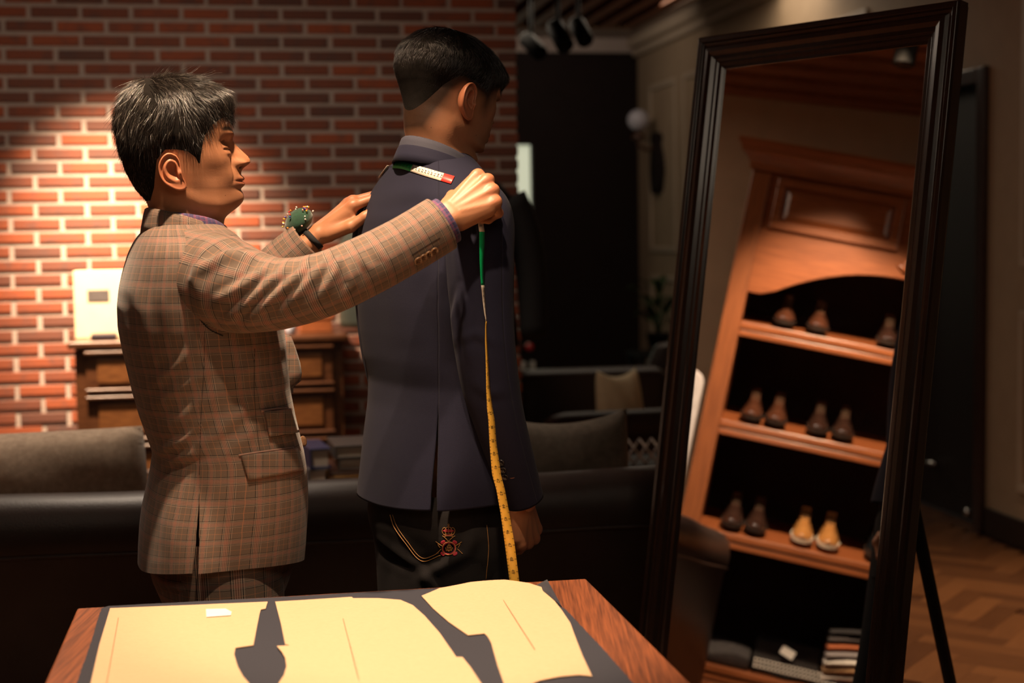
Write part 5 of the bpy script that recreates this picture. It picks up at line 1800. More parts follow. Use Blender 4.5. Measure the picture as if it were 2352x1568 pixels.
def sleeve(ctrl, m_=110, n=84, seam_up=True, flat=1.0, end_cut=0.0):
    """ctrl rows: x, y, z, radius (world)."""
    S = spline(np.asarray(ctrl, float), m_)
    P, r = S[:, :3], np.clip(S[:, 3], 0.005, None)
    T, N, B = frames(P)
    th = np.linspace(0, 2 * math.pi, n)
    V = P[:, None, :] + r[:, None, None] * (np.cos(th)[None, :, None] * N[:, None, :] + flat * np.sin(th)[None, :, None] * B[:, None, :])
    arc = np.concatenate([[0], np.cumsum(np.linalg.norm(np.diff(P, axis=0), axis=1))])
    UV = np.stack([np.repeat(arc[:, None], n, 1), np.repeat((th * 0.058)[None, :], m_, 0)], -1)
    Fc = []
    for i in range(m_ - 1):
        for k in range(n - 1):
            Fc.append((i * n + k, i * n + k + 1, (i + 1) * n + k + 1, (i + 1) * n + k))
    V = V.reshape(-1, 3)
    Nn = vnormals(V, Fc)
    if ((V - np.repeat(P, n, 0)) * Nn).sum() < 0:
        Fc = [tuple(reversed(q)) for q in Fc]
    return V, Fc, UV.reshape(-1, 2), (P, r, T, N, B)


def fix_seam(N, nrow, ncol):
    """average normals of the duplicated seam columns"""
    G = N.reshape(nrow, ncol, 3)
    a = G[:, 0] + G[:, -1]
    a /= np.maximum(np.linalg.norm(a, axis=1), 1e-9)[:, None]
    return G, a


def strip(rows, closed=False):
    """rows: list of equal-length point lists -> V,F"""
    n = len(rows[0])
    V = [p for r_ in rows for p in r_]
    Fc = []
    for i in range(len(rows) - 1):
        for k in range(n if closed else n - 1):
            k2 = (k + 1) % n
            Fc.append((i * n + k, i * n + k2, (i + 1) * n + k2, (i + 1) * n + k))
    return V, Fc


def bvh_of(*objs):
    V, Fc = [], []
    for (v, f) in objs:
        n = len(V)
        V += [tuple(map(float, x)) for x in v]
        Fc += [tuple(int(k) + n for k in q) for q in f]
    return BVHTree.FromPolygons(V, Fc)


def hit(bvh, px, py, off=0.0):
    d = Vector(ray(px, py)).normalized()
    loc, nn, i, dist = bvh.ray_cast(Vector(CAMP), d)
    if loc is None: return None, None
    if nn.dot(d) > 0: nn = -nn
    return np.array(loc + nn * off), np.array(nn)


def patch_on(bvh, pxpoly_rows, off, name, mt, parent, uvs=None, **kw):
    """grid of pixel points (rows x cols) laid on a surface"""
    rows, last = [], None
    for r_ in pxpoly_rows:
        q = []
        for (x, y) in r_:
            p, nn = hit(bvh, x, y, off)
            if p is None: p = last
            last = p
            q.append(p)
        rows.append(q)
    if any(p is None for q in rows for p in q): return None
    V, Fc = strip(rows)
    return mk(name, V, Fc, mt, parent, uv=uvs, **kw)


def seam_line(bvh, pts, off, r, name, mt, parent, m_=40):
    S = spline([(x, y, 0) for x, y in pts], m_)
    P = []
    for s in S:
        p, nn = hit(bvh, s[0], s[1], off)
        if p is not None: P.append(p)
    if len(P) < 3: return None
    V, Fc = tube_geo(P, r, 6)
    return mk(name, V, Fc, mt, parent)


# ---- materials for people --------------------------------------------
def skin_mat(name, base, dark):
    mt, nt, bs = newmat(name)
    at_ = nd(nt, 'ShaderNodeVertexColor', layer_name='tint')
    tc = nd(nt, 'ShaderNodeTexCoord')
    n1 = nd(nt, 'ShaderNodeTexNoise', i_Scale=28.0, i_Detail=4.0)
    n2 = nd(nt, 'ShaderNodeTexNoise', i_Scale=420.0, i_Detail=2.0)
    nt.links.new(tc.outputs['Object'], n1.inputs['Vector'])
    nt.links.new(tc.outputs['Object'], n2.inputs['Vector'])
    c = mixc(nt, n1.outputs['Fac'], dark, base)
    # a few moles
    n3 = nd(nt, 'ShaderNodeTexVoronoi', i_Scale=34.0)
    nt.links.new(tc.outputs['Object'], n3.inputs['Vector'])
    mo = mth(nt, 'LESS_THAN', n3.outputs['Distance'], 0.045)
    c = mixc(nt, mth(nt, 'MULTIPLY', mo, 0.55), c, (0.08, 0.03, 0.015, 1))
    c = mixc(nt, 1.0, c, at_.outputs['Color'], 'MULTIPLY')
    nt.links.new(c, bs.inputs['Base Color'])
    bs.inputs['Roughness'].default_value = 0.46
    bs.inputs['Specular IOR Level'].default_value = 0.42
    bs.inputs['Subsurface Weight'].default_value = 0.12
    bs.inputs['Subsurface Radius'].default_value = (1.0, 0.35, 0.18)
    bs.inputs['Subsurface Scale'].default_value = 0.006
    b = nd(nt, 'ShaderNodeBump', i_Strength=0.12, i_Distance=0.001)
    nt.links.new(n2.outputs['Fac'], b.inputs['Height'])
    nt.links.new(b.outputs[0], bs.inputs['Normal'])
    return mt


def check_mat(name, base, light, dark, over, red, P=0.037, amt=1.0, stripes=6.0):
    """glen check with a fine overcheck, in metres of cloth (UV)"""
    mt, nt, bs = newmat(name)
    uvn = nd(nt, 'ShaderNodeUVMap')
    sp = nd(nt, 'ShaderNodeSeparateXYZ')
    nt.links.new(uvn.outputs[0], sp.inputs[0])
    nz = nd(nt, 'ShaderNodeTexNoise', i_Scale=900.0, i_Detail=2.0)
    nt.links.new(uvn.outputs[0], nz.inputs['Vector'])
    big = nd(nt, 'ShaderNodeTexNoise', i_Scale=14.0, i_Detail=2.0)
    nt.links.new(uvn.outputs[0], big.inputs['Vector'])
    col = mixc(nt, mth(nt, 'MULTIPLY', nz.outputs['Fac'], 0.9), tuple(x * 0.62 for x in base[:3]) + (1,), tuple(min(1, x * 1.35) for x in base[:3]) + (1,))
    zones = []
    for k in (0, 1):
        m_ = mth(nt, 'FRACT', mth(nt, 'DIVIDE', mth(nt, 'ADD', sp.outputs[k], 10.0), P))
        zone = mth(nt, 'LESS_THAN', m_, 0.40)
        fr = mth(nt, 'FRACT', mth(nt, 'MULTIPLY', m_, stripes / 0.40))
        lg = mth(nt, 'MULTIPLY', zone, mth(nt, 'LESS_THAN', fr, 0.42))
        edge = mth(nt, 'ADD', mth(nt, 'LESS_THAN', m_, 0.055), mth(nt, 'MULTIPLY', mth(nt, 'GREATER_THAN', m_, 0.345), zone))
        dk = mth(nt, 'MULTIPLY', mth(nt, 'ADD', mth(nt, 'MULTIPLY', zone, 0.55), mth(nt, 'MULTIPLY', edge, 0.45)), mth(nt, 'GREATER_THAN', fr, 0.42))
        ov = mth(nt, 'LESS_THAN', mth(nt, 'ABSOLUTE', mth(nt, 'SUBTRACT', m_, 0.70)), 0.0105)
        ce = mth(nt, 'LESS_THAN', mth(nt, 'ABSOLUTE', mth(nt, 'SUBTRACT', m_, 0.20)), 0.09)
        zones.append((zone, lg, dk, ov, ce))
    red_f = mth(nt, 'MULTIPLY', mth(nt, 'ADD', zones[0][4], zones[1][4]), 0.16 * amt)
    for (zone, lg, dk, ov, ce) in zones:
        col = mixc(nt, mth(nt, 'MULTIPLY', lg, 0.40 * amt), col, light)
        col = mixc(nt, mth(nt, 'MULTIPLY', dk, 0.85 * amt), col, dark)
    col = mixc(nt, red_f, col, red)
    for (zone, lg, dk, ov, ce) in zones:
        col = mixc(nt, mth(nt, 'MULTIPLY', ov, 0.42), col, over)
    nt.links.new(col, bs.inputs['Base Color'])
    bs.inputs['Roughness'].default_value = 0.85
    bs.inputs['Sheen Weight'].default_value = 0.15
    bs.inputs['Sheen Roughness'].default_value = 0.4
    b = nd(nt, 'ShaderNodeBump', i_Strength=0.25, i_Distance=0.0008)
    nt.links.new(nz.outputs['Fac'], b.inputs['Height'])
    nt.links.new(b.outputs[0], bs.inputs['Normal'])
    return mt


M['skin_a'] = skin_mat('skin_warm', (0.41, 0.185, 0.095, 1), (0.33, 0.138, 0.066, 1))
M['skin_b'] = skin_mat('skin_light', (0.50, 0.235, 0.125, 1), (0.42, 0.185, 0.095, 1))
M['check'] = check_mat('glen_check_wool', (0.128, 0.089, 0.065, 1), (0.43, 0.335, 0.27, 1), (0.014, 0.011, 0.010, 1), (0.46, 0.18, 0.08, 1), (0.40, 0.10, 0.06, 1))
M['shirtcheck'] = check_mat('madras_cotton', (0.034, 0.030, 0.095, 1), (0.17, 0.12, 0.24, 1), (0.015, 0.012, 0.05, 1), (0.45, 0.06, 0.05, 1), (0.45, 0.05, 0.06, 1), P=0.019, stripes=4.0)
M['navyjacket'] = pm('navy_wool', (0.0078, 0.0080, 0.0255, 1), (0.0056, 0.0058, 0.0195, 1), scale=1400, rough=0.85, bump=0.3, sheen=0.02, detail=2, spec=0.3)
M['greyshirt'] = pm('slate_shirt', (0.036, 0.037, 0.058, 1), (0.028, 0.029, 0.046, 1), scale=700, rough=0.85, bump=0.15)
M['denim'] = pm('black_denim', (0.013, 0.011, 0.012, 1), (0.007, 0.006, 0.0065, 1), scale=26, rough=0.85, spec=0.25, bump=0.35, bscale=1300)
M['scalp'] = pm('hair_shadow', (0.010, 0.008, 0.007, 1), (0.006, 0.005, 0.004, 1), scale=60, rough=0.9, spec=0.1)
M['hair_a'] = pm('hair_dark_brown', (0.030, 0.022, 0.018, 1), (0.012, 0.009, 0.007, 1), scale=60, rough=0.26, spec=1.0)
M['hair_hl'] = pm('hair_highlight', (0.26, 0.22, 0.19, 1), (0.14, 0.12, 0.10, 1), scale=60, rough=0.3, spec=1.0)  # lighter strands: highlight from above put into the hair colour
M['hair_b'] = pm('hair_black', (0.017, 0.013, 0.013, 1), (0.010, 0.008, 0.008, 1), scale=60, rough=0.32, spec=0.8)
M['hair_b2'] = pm('hair_black_sheen', (0.085, 0.072, 0.075, 1), (0.045, 0.038, 0.04, 1), scale=60, rough=0.3, spec=0.9)  # sheen on black hair, painted as paler strands
M['button'] = pm('horn_button', (0.30, 0.16, 0.08, 1), (0.16, 0.08, 0.04, 1), scale=160, rough=0.3, coat=0.4)
M['button_d'] = pm('dark_button', (0.03, 0.025, 0.03, 1), (0.02, 0.017, 0.02, 1), scale=160, rough=0.25, coat=0.4)
M['thread'] = pm('dark_thread', (0.014, 0.010, 0.010, 1), (0.01, 0.007, 0.007, 1), rough=0.9)
M['goldthread'] = pm('ochre_thread', (0.42, 0.20, 0.055, 1), (0.3, 0.14, 0.04, 1), scale=300, rough=0.6)
M['redthread'] = pm('crimson_thread', (0.42, 0.02, 0.045, 1), (0.3, 0.014, 0.03, 1), scale=300, rough=0.7)
M['lining'] = pm('dark_lining', (0.02, 0.016, 0.016, 1), (0.014, 0.011, 0.011, 1), rough=0.6)

# ================================================================== people: shared builders
def W4(px, py, v, r):
    return list(at(px, py, v)) + [r]


def collar(cx, cy, yaw, rx, ry, ztop, drop, flare, gap, n=90, inner=0.02, tilt=0.0):
    """open band round the neck: inner edge, top fold, outer edge"""
    ph = np.linspace(math.radians(gap), 2 * math.pi - math.radians(gap), n)
    f = np.array([math.cos(yaw), math.sin(yaw)])
    r = np.array([math.sin(yaw), -math.cos(yaw)])
    rows, uv = [], []
    for (k, (fr, rad)) in enumerate(((-inner, -0.004), (-0.004, -0.001), (0.0, 0.002), (0.004, 0.005), (0.25, 0.3), (0.6, 0.65), (1.0, 1.0))):
        row = []
        for p in ph:
            zt = ztop(p)
            if k < 2: rr, z = rad, zt + fr
            elif k == 2: rr, z = rad, zt + 0.001
            elif k == 3: rr, z = rad, zt - 0.001
            else: rr, z = 0.005 + flare * rad, zt - drop * fr
            row.append(np.array([cx, cy, z]) + np.append((rx + rr) * math.cos(p) * f + (ry + rr) * math.sin(p) * r, 0))
            uv.append((p * rx, z + 0.1 * (k > 3)))
        rows.append(row)
    V, Fc = strip(rows)
    return V, Fc, uv


def core_body(cones, h=0.013, k=0.03):
    pts = np.array([p for c in cones for p in c[:2]])
    lo, hi = pts.min(0) - 0.2, pts.max(0) + 0.2

    def fn(G):
        d = None
        for (a, b, ra, rb) in cones:
            q = sd_cone(G, a, b, ra, rb)
            d = q if d is None else smin(d, q, k)
        return d
    return sdf_mesh(fn, lo, hi, h)


def join(parts):
    V, Fc, C_ = [], [], []
    n = 0
    for (v, f, c) in parts:
        v = np.asarray(v)
        V.append(v)
        Fc += [tuple(int(k) + n for k in q) for q in f]
        C_.append(c if c is not None else np.tile([1.0, 1, 1, 0], (len(v), 1)))
        n += len(v)
    return np.vstack(V), Fc, np.vstack(C_)


def leg_tube(p0, p1, p2, r0, r1, r2, mt, name, parent, uvs=True):
    V, Fc, UV, _ = sleeve([list(p0) + [r0], list(p1) + [r1], list(p2) + [r2]], 40, 48)
    return mk(name, V, Fc, mt, parent, uv=UV)


def button(bv, px, py, r, mt, parent, off=0.002, name='button'):
    p, nn = hit(bv, px, py, off)
    if p is None: return
    Mq = Matrix.Translation(Vector(p)) @ Vector(nn).to_track_quat('Z', 'Y').to_matrix().to_4x4()
    b = MB()
    b.lathe([(r * 0.98, -0.0008), (r, 0.0008), (r * 0.93, 0.0020), (r * 0.78, 0.0022), (r * 0.70, 0.0012), (r * 0.02, 0.0012)], 20, Mq, cap=False)
    b.build(name, mt, parent)
    h_ = MB()
    for (a, c) in ((-1, -1), (1, -1), (-1, 1), (1, 1)):
        h_.lathe([(r * 0.13, 0.0011), (r * 0.13, 0.0018), (0.0001, 0.0018)], 6, Mq @ Matrix.Translation((a * r * 0.22, c * r * 0.22, 0)), cap=False)
    h_.build(name + '_holes', M['thread'], parent)


# ================================================================== the tailor (checked jacket)
TV, TG = 2.66, math.radians(20)
tailor = empty('person', at(480, 1200, TV) * np.array([1, 1, 0]), 'man in a brown glen-check jacket stretching a tape measure across the other man', 'person')
HS = 0.966
ho = at(420, 370, TV)
HYAW = math.radians(9)
hv, hf, hc, nh_ = head_mesh(1.0, 1.0)
th_tail = lambda P: head_world(np.asarray(P) * HS, ho, HYAW, math.radians(-0.6))
parts = [(th_tail(hv), hf, hc)]

# arm paths (pixel, depth, radius of cloth)
armR = [W4(446, 640, 2.575, 0.086), W4(505, 650, 2.515, 0.081), W4(570, 668, 2.475, 0.070), W4(645, 674, 2.455, 0.0585), W4(740, 654, 2.435, 0.0520), W4(840, 611, 2.445, 0.0490), W4(930, 564, 2.465, 0.0470), W4(1013, 514, 2.485, 0.0465)]
armL = [W4(425, 600, 2.83, 0.075), W4(520, 690, 2.84, 0.062), W4(600, 672, 2.845, 0.056), W4(655, 612, 2.855, 0.052), W4(713, 558, 2.852, 0.047)]

# hands
v, f, c = hand('R', [(84, 92, 45), (88, 95, 45), (88, 95, 45), (84, 92, 45)], (4, 1, -2, -5), [(0.55, 0.55, -0.62), (0.80, -0.15, -0.58), (0.55, -0.70, -0.45)], forearm=0.09)
wr_R = at(1027, 497, 2.490)
xr = at(1114, 434, 2.515) - wr_R
parts.append((place(v, wr_R, xr, (-0.22, -0.88, 0.40)), f, c))
v, f, c = hand('L', [(22, 16, 8), (26, 20, 10), (30, 24, 12), (34, 26, 14)], (3, 0, -2, -5), [(0.84, 0.46, -0.28), (0.98, 0.14, -0.12), (0.99, -0.06, -0.10)], forearm=0.08)
wr_L = at(727, 541, 2.855)
xl = at(842, 436, 2.87) - wr_L
zl_ = np.array([-0.66, -0.28, 0.70])
parts.append((place(v, wr_L, xl, zl_), f, c))
# hidden body, arms and legs
pel, chs = at(500, 1180, TV), at(470, 640, TV)
cones = [(pel, chs, 0.085, 0.085), (chs, ho + np.array([-0.008, 0, -0.14]), 0.075, 0.040)]
for A_, w_ in ((armR, wr_R), (armL, wr_L)):
    q = [np.array(a[:3]) for a in A_] + [w_ - (xr if A_ is armR else xl) / np.linalg.norm(xr if A_ is armR else xl) * 0.03]
    for a, b in zip(q[1:-1], q[2:]): cones.append((a, b, 0.019, 0.019))
rT = np.array([math.sin(TG), -math.cos(TG), 0])
hips = [pel + rT * s * 0.095 + np.array([0, 0, -0.05]) for s in (1, -1)]
feet = []
for s, hp_ in zip((1, -1), hips):
    kn, an = hp_ * np.array([1, 1, 0]) + np.array([0.01, 0, 0.47]), hp_ * np.array([1, 1, 0]) + np.array([-0.02, 0, 0.09])
    cones += [(hp_, kn, 0.065, 0.045), (kn, an, 0.045, 0.033)]
    feet.append((hp_, kn, an))
v, f = core_body(cones)
parts.append((v, f, None))
V, Fc, C_ = join(parts)
mk('body', V, Fc, M['skin_a'], tailor, col=C_)

# hair
lineA = [(0.094, 0.079), (0.076, 0.071), (0.060, 0.058), (0.047, 0.038), (0.0415, 0.012), (0.037, -0.012), (0.030, -0.014), (0.024, 0.000), (0.012, 0.010), (-0.006, 0.0135), (-0.024, 0.0135), (-0.038, -0.002), (-0.042, -0.024), (-0.046, -0.050), (-0.056, -0.076), (-0.20, -0.082), (-0.2, 0.3), (0.2, 0.3), (0.2, 0.079)]


def thickA(P):
    x, z = P[:, 0], P[:, 2]
    return 0.0075 + 0.012 * np.exp(-((x - 0.090) / 0.035) ** 2 - ((z - 0.105) / 0.03) ** 2) + 0.0014 * np.sin(38 * x + 55 * P[:, 1]) * np.clip((z - 0.03) / 0.04, 0, 1) - 0.003 * np.clip((-x - 0.09) / 0.02, 0, 1)


def dirA(P):
    x, y, z = P.T
    top = np.clip((z - 0.085) / 0.05, 0, 1)[:, None]
    side = np.stack([np.where(x > 0.0, 0.25, -0.10), 0 * x, -np.ones_like(x)], 1)
    tp = np.stack([np.where(x > -0.055, 0.95, -0.6), np.sign(y) * 0.45 + y * 4, -0.25 * np.ones_like(x)], 1)
    return side * (1 - top) + tp * top


lenA = lambda P: np.where((P[:, 0] > 0.055) & (P[:, 2] < 0.095), 0.016, np.where(P[:, 2] > 0.055, 0.040, np.where(P[:, 2] > 0.0, 0.024, 0.014)))
liftA = lambda P: np.where(P[:, 2] > 0.075, 0.0075, np.where(P[:, 2] > 0.02, 0.0040, 0.0012))
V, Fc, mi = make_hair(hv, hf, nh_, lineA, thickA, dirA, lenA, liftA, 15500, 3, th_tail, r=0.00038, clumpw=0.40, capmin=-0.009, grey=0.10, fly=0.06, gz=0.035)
mk('hair', V, Fc, [M['scalp'], M['hair_a'], M['hair_hl']], tailor, midx=mi)

# jacket torso
rowsT = [(508, 350, 500, 0.060), (518, 338, 512, 0.078), (529, 326, 528, 0.108), (541, 314, 545, 0.145), (557, 304, 560, 0.175), (580, 293, 578, 0.195), (620, 281, 602, 0.203), (660, 272, 622, 0.205), (700, 268, 638, 0.204), (750, 270, 652, 0.200), (800, 280, 658, 0.195), (850, 292, 662, 0.190), (900, 304, 668, 0.186), (950, 319, 678, 0.183), (1000, 337, 690, 0.182), (1035, 350, 699, 0.184), (1075, 344, 705, 0.188), (1120, 334, 708, 0.192), (1160, 325, 708, 0.195), (1200, 320, 706, 0.197), (1250, 317, 703, 0.198), (1288, 316, 700, 0.198)]
hemT = lambda th, t: 0.026 * np.clip(np.sin(th), 0, 1) * max(0, (t - 0.80) / 0.20) ** 1.5
nrT, ncT = 170, 200
V, Fc, UV, prT = torso(rowsT, TG, TV, nrow=nrT, ncol=ncT, vent={'line': [(456, 1092), (449, 1330)], 'gap': 0.016}, hem=hemT)
N = vnormals(V, Fc)
foldsT = [([(648, 790), (560, 850), (450, 935), (345, 1012)], 20, 0.0040), ([(655, 850), (575, 930), (480, 1010), (352, 1046)], 18, 0.0042), ([(600, 775), (520, 830), (420, 890), (318, 955)], 18, 0.0030),
          ([(640, 920), (560, 1010), (470, 1075)], 16, 0.0045), ([(470, 760), (420, 830), (330, 900)], 15, 0.0030), ([(300, 640), (330, 720), (345, 800)], 22, 0.0035), ([(400, 590), (380, 690), (400, 800)], 26, 0.0030),
          ([(350, 1045), (420, 1010), (480, 960)], 12, 0.0050), ([(345, 1075), (420, 1050), (500, 1030)], 11, 0.0035), ([(560, 1120), (600, 1200), (620, 1300)], 20, 0.0035), ([(500, 1110), (520, 1200), (530, 1300)], 22, 0.0028), ([(380, 1110), (390, 1200), (400, 1290)], 24, 0.0025)]
V = apply_folds(V, N, foldsT)
jk = mk('jacket', V, Fc, M['check'], tailor, uv=UV)
torsoT = (V, Fc)
# near sleeve
sv, sf, suv, sinfo = sleeve(armR, 150, 110)
N = vnormals(sv, sf)
foldsS = [([(716, 596), (680, 640), (610, 700), (560, 745)], 11, 0.0088), ([(660, 608), (620, 650), (560, 705), (520, 735)], 11, 0.0081), ([(612, 612), (570, 650), (500, 690)], 12, 0.0081), ([(778, 588), (765, 630), (735, 690)], 10, 0.0081), ([(800, 600), (806, 650), (790, 690)], 9, 0.0061),
          ([(752, 590), (700, 660), (650, 715)], 10, 0.0061), ([(590, 588), (520, 590), (455, 625)], 13, 0.0115), ([(830, 585), (850, 620), (850, 660)], 11, 0.0041), ([(540, 760), (620, 735), (700, 715)], 13, 0.0034), ([(870, 560), (890, 600), (880, 640)], 15, 0.0030), ([(470, 560), (450, 640), (470, 720)], 15, 0.0054)]
sv = apply_folds(sv, N, foldsS)
ob = mk('sleeve', sv, sf, M['check'], jk, uv=np.column_stack([suv[:, 1], suv[:, 0]]) + 0.013, solid=0.003)
sleeveT = (sv, sf)
# far sleeve
v2, f2, u2, i2 = sleeve(armL, 90, 72)
mk('sleeve', v2, f2, M['check'], jk, uv=np.column_stack([u2[:, 1], u2[:, 0]]), solid=0.003)
# collar
nc = th_tail(np.array([[-0.006, 0, -0.125]]))[0]
zb, zf = at(400, 479, TV)[2], at(500, 548, TV)[2]
zt_T = lambda p: zf + (zb - zf) * (0.5 - 0.5 * math.cos(p)) ** 0.5
cv, cf, cu = collar(at(428, 500, nc[1])[0], nc[1], math.radians(14), 0.066, 0.066, zt_T, 0.044, 0.009, 38)
mk('collar', cv, cf, M['check'], jk, uv=cu, solid=0.003)
sh = empty('shirt', nc * np.array([1, 1, 1]))
sh.parent = tailor
sh.matrix_parent_inverse = WORLDM[tailor.name].inverted()
cv, cf, cu = collar(at(431, 500, nc[1])[0], nc[1], math.radians(14), 0.0650, 0.0630, lambda p: zt_T(p) + 0.013 - 0.018 * (0.5 - 0.5 * math.cos(p)), 0.020, 0.004, 12)
mk('shirt_collar', cv, cf, M['shirtcheck'], sh, uv=cu, solid=0.002)
# shirt cuff
dirn = (wr_R - np.array(armR[-1][:3]))
dirn /= np.linalg.norm(dirn)
d2 = sinfo[2][-1]
c0_ = np.array(armR[-1][:3])
cuffp = [list(c0_ - d2 * 0.05) + [0.040], list(c0_ - d2 * 0.01) + [0.0405], list(c0_ + d2 * 0.013) + [0.0400]]
v2, f2, u2, _ = sleeve(cuffp, 16, 60)
mk('shirt_cuff', v2, f2, M['shirtcheck'], sh, uv=u2, solid=0.002)
# flaps and details on the jacket
bT = bvh_of(torsoT)
bS = bvh_of(sleeveT)


def flap(quad, off, name, n=14, m_=8, round_=0.0):
    (tl, tr, br, bl) = [np.array(q, float) for q in quad]
    rows = []
    uv = []
    for i in range(m_ + 1):
        t = i / m_
        row = []
        for k in range(n + 1):
            s = k / n
            p = (tl * (1 - s) + tr * s) * (1 - t) + (bl * (1 - s) + br * s) * t
            row.append(tuple(p))
            uv.append((p[0] * 0.00079 + 0.011, -p[1] * 0.00079))
        rows.append(row)
    return patch_on(bT, rows, off, name, M['check'], jk, uvs=uv, solid=0.0045)


flap([(553, 1046), (676, 1030), (690, 1080), (570, 1103)], 0.005, 'pocket_flap')
flap([(605, 945), (662, 938), (679, 994), (616, 1004)], 0.005, 'ticket_flap')
seam_line(bT, [(548, 1045), (610, 1036), (672, 1028)], 0.002, 0.0016, 'pocket_welt', M['check'], jk)
seam_line(bT, [(600, 944), (632, 939), (660, 937)], 0.002, 0.0016, 'pocket_welt', M['check'], jk)
seam_line(bT, [(585, 800), (584, 900), (592, 1000), (597, 1035)], -0.0001, 0.0005, 'dart_seam', M['thread'], jk)
seam_line(bT, [(470, 760), (468, 850), (462, 950), (458, 1090)], -0.0001, 0.0005, 'side_seam', M['thread'], jk)
bTS = bvh_of(torsoT, sleeveT)
seam_line(bTS, [(440, 540), (427, 580), (424, 625), (432, 675), (452, 722), (480, 755), (512, 771)], 0.0002, 0.0011, 'armhole_seam', M['thread'], jk)
for (x, y) in ((959, 597), (971, 590), (983, 583), (996, 575)):
    button(bS, x, y, 0.0074, M['button'], jk, off=0.0030)
seam_line(bS, [(945, 585), (985, 560), (1010, 545)], 0.0018, 0.0005, 'buttonhole_seam', M['thread'], jk)
# front quarter and lapel falling open, far side
lv, lu = [], []
fr_ = [((652, 762), (668, 772)), ((655, 790), (678, 800)), ((658, 820), (688, 832)), ((662, 845), (692, 856)), ((664, 868), (690, 874)), ((664, 884), (672, 888)), ((668, 900), (672, 902))]
rows = []
for k, (a, b) in enumerate(fr_):
    row = []
    for s in np.linspace(0, 1, 8):
        x, y = a[0] - 26 + (b[0] + 26 - a[0]) * s, a[1] + (b[1] - a[1]) * s
        p = at(x, y, 2.665 + 0.055 * s + 0.008 * math.sin(s * 3.0 + k * 0.5))
        row.append(p)
        lu.append((x * 0.0009, y * 0.0009))
    rows.append(row)
V_, F_ = strip(rows)
mk('lapel', V_, F_, M['check'], jk, uv=lu, solid=0.003)
bp = at(696, 1013, 2.655)
MB().lathe([(0.009, -0.001), (0.010, 0.001), (0.008, 0.002), (0.001, 0.0015)], 18, Matrix.Translation(Vector(bp)) @ Matrix.Rotation(math.radians(75), 4, 'Y') @ Matrix.Rotation(0.5, 4, 'X')).build('front_button', M['button'], jk)

# trousers
rowsP = [(1225, 336, 690, 0.165), (1290, 340, 676, 0.170), (1330, 350, 662, 0.170), (1380, 372, 640, 0.165), (1430, 385, 630, 0.160)]
V, Fc, UV, _ = torso(rowsP, TG, TV, nrow=60, ncol=120, n_exp=2.3)
N = vnormals(V, Fc)
V = apply_folds(V, N, [([(350, 1330), (450, 1360), (540, 1350)], 12, 0.005), ([(420, 1390), (500, 1375), (580, 1380)], 12, 0.004)])
tr_ = mk('trousers', V, Fc, M['check'], tailor, uv=UV)
for (hp_, kn, an) in feet:
    leg_tube(hp_ + np.array([0, 0, 0.03]), kn, an + np.array([0, 0, -0.04]), 0.098, 0.085, 0.085, M['check'], 'trouser_leg', tr_)
for (hp_, kn, an) in feet:
    Mw = Matrix.Translation((an[0] - 0.08 * math.cos(TG), an[1] - 0.08 * math.sin(TG), 0.0225)) @ Matrix.Rotation(TG, 4, 'Z')
    for nm in ('upper', 'sole', 'heel'):
        o = bpy.data.objects.new('shoe_' + nm, shoe_cache[(nm, 'dark')])
        reg(o, tailor, Mw)

# wrist pincushion
pc = empty('pincushion', wr_L, 'green wrist pincushion stuck with coloured pins on a black band', 'pincushion')
xh = xl / np.linalg.norm(xl)
zh = zl_ - xh * (zl_ @ xh)
zh /= np.linalg.norm(zh)
yh = np.cross(zh, xh)
ctr = wr_L - xh * 0.006 + zh * 0.038 + yh * 0.016
ax = [xh, yh, zh]
Mp = Matrix.Identity(4)
for i in range(3):
    Mp[i][0], Mp[i][1], Mp[i][2], Mp[i][3] = xh[i], yh[i], zh[i], ctr[i]
prf = [(0.002, -0.016), (0.018, -0.014), (0.028, -0.006), (0.0305, 0.003), (0.027, 0.013), (0.019, 0.020), (0.010, 0.0235), (0.001, 0.0245)]
mg = pm('green_felt', (0.006, 0.055, 0.026, 1), (0.003, 0.030, 0.014, 1), scale=90, rough=0.9, bump=0.4, sheen=0.3)
MB().lathe(prf, 28, Mp).build('cushion', mg, pc)
rr = np.random.default_rng(4)
pcol = {'yellow': (0.85, 0.55, 0.05, 1), 'white': (0.85, 0.80, 0.75, 1), 'orange': (0.85, 0.28, 0.04, 1), 'red': (0.75, 0.05, 0.04, 1), 'pink': (0.85, 0.45, 0.40, 1), 'violet': (0.20, 0.08, 0.40, 1), 'blue': (0.04, 0.05, 0.35, 1)}
pmats = {k: pm('pin_' + k, c_, None, rough=0.2, coat=0.6) for k, c_ in pcol.items()}
keys = list(pcol)
for k in range(34):
    a_ = rr.uniform(0, 6.283)
    t_ = rr.uniform(0.25, 0.98)
    j = t_ * (len(prf) - 3) + 1
    i0 = int(j)
    fr0 = j - i0
    r0_ = prf[i0][0] * (1 - fr0) + prf[i0 + 1][0] * fr0
    z0_ = prf[i0][1] * (1 - fr0) + prf[i0 + 1][1] * fr0
    dl = Vector((r0_ * math.cos(a_), r0_ * math.sin(a_), z0_ + 0.006)).normalized()
    base = Vector((r0_ * math.cos(a_), r0_ * math.sin(a_), z0_))
    ms = Mp @ Matrix.Translation(base) @ dl.to_track_quat('Z', 'Y').to_matrix().to_4x4()
    MB().lathe([(0.0003, -0.004), (0.0003, 0.002), (0.0013, 0.0024), (0.0018, 0.0040), (0.0013, 0.0056), (0.0002, 0.0060)], 8, ms).build('pin', pmats[keys[k % 7]] if k % 3 else pmats['white' if k % 2 else 'yellow'], pc)
bnd = [np.asarray(wr_L) - xh * 0.010 + 0.0302 * math.cos(t) * yh + 0.0230 * math.sin(t) * zh for t in np.linspace(0, 2 * math.pi, 41)]
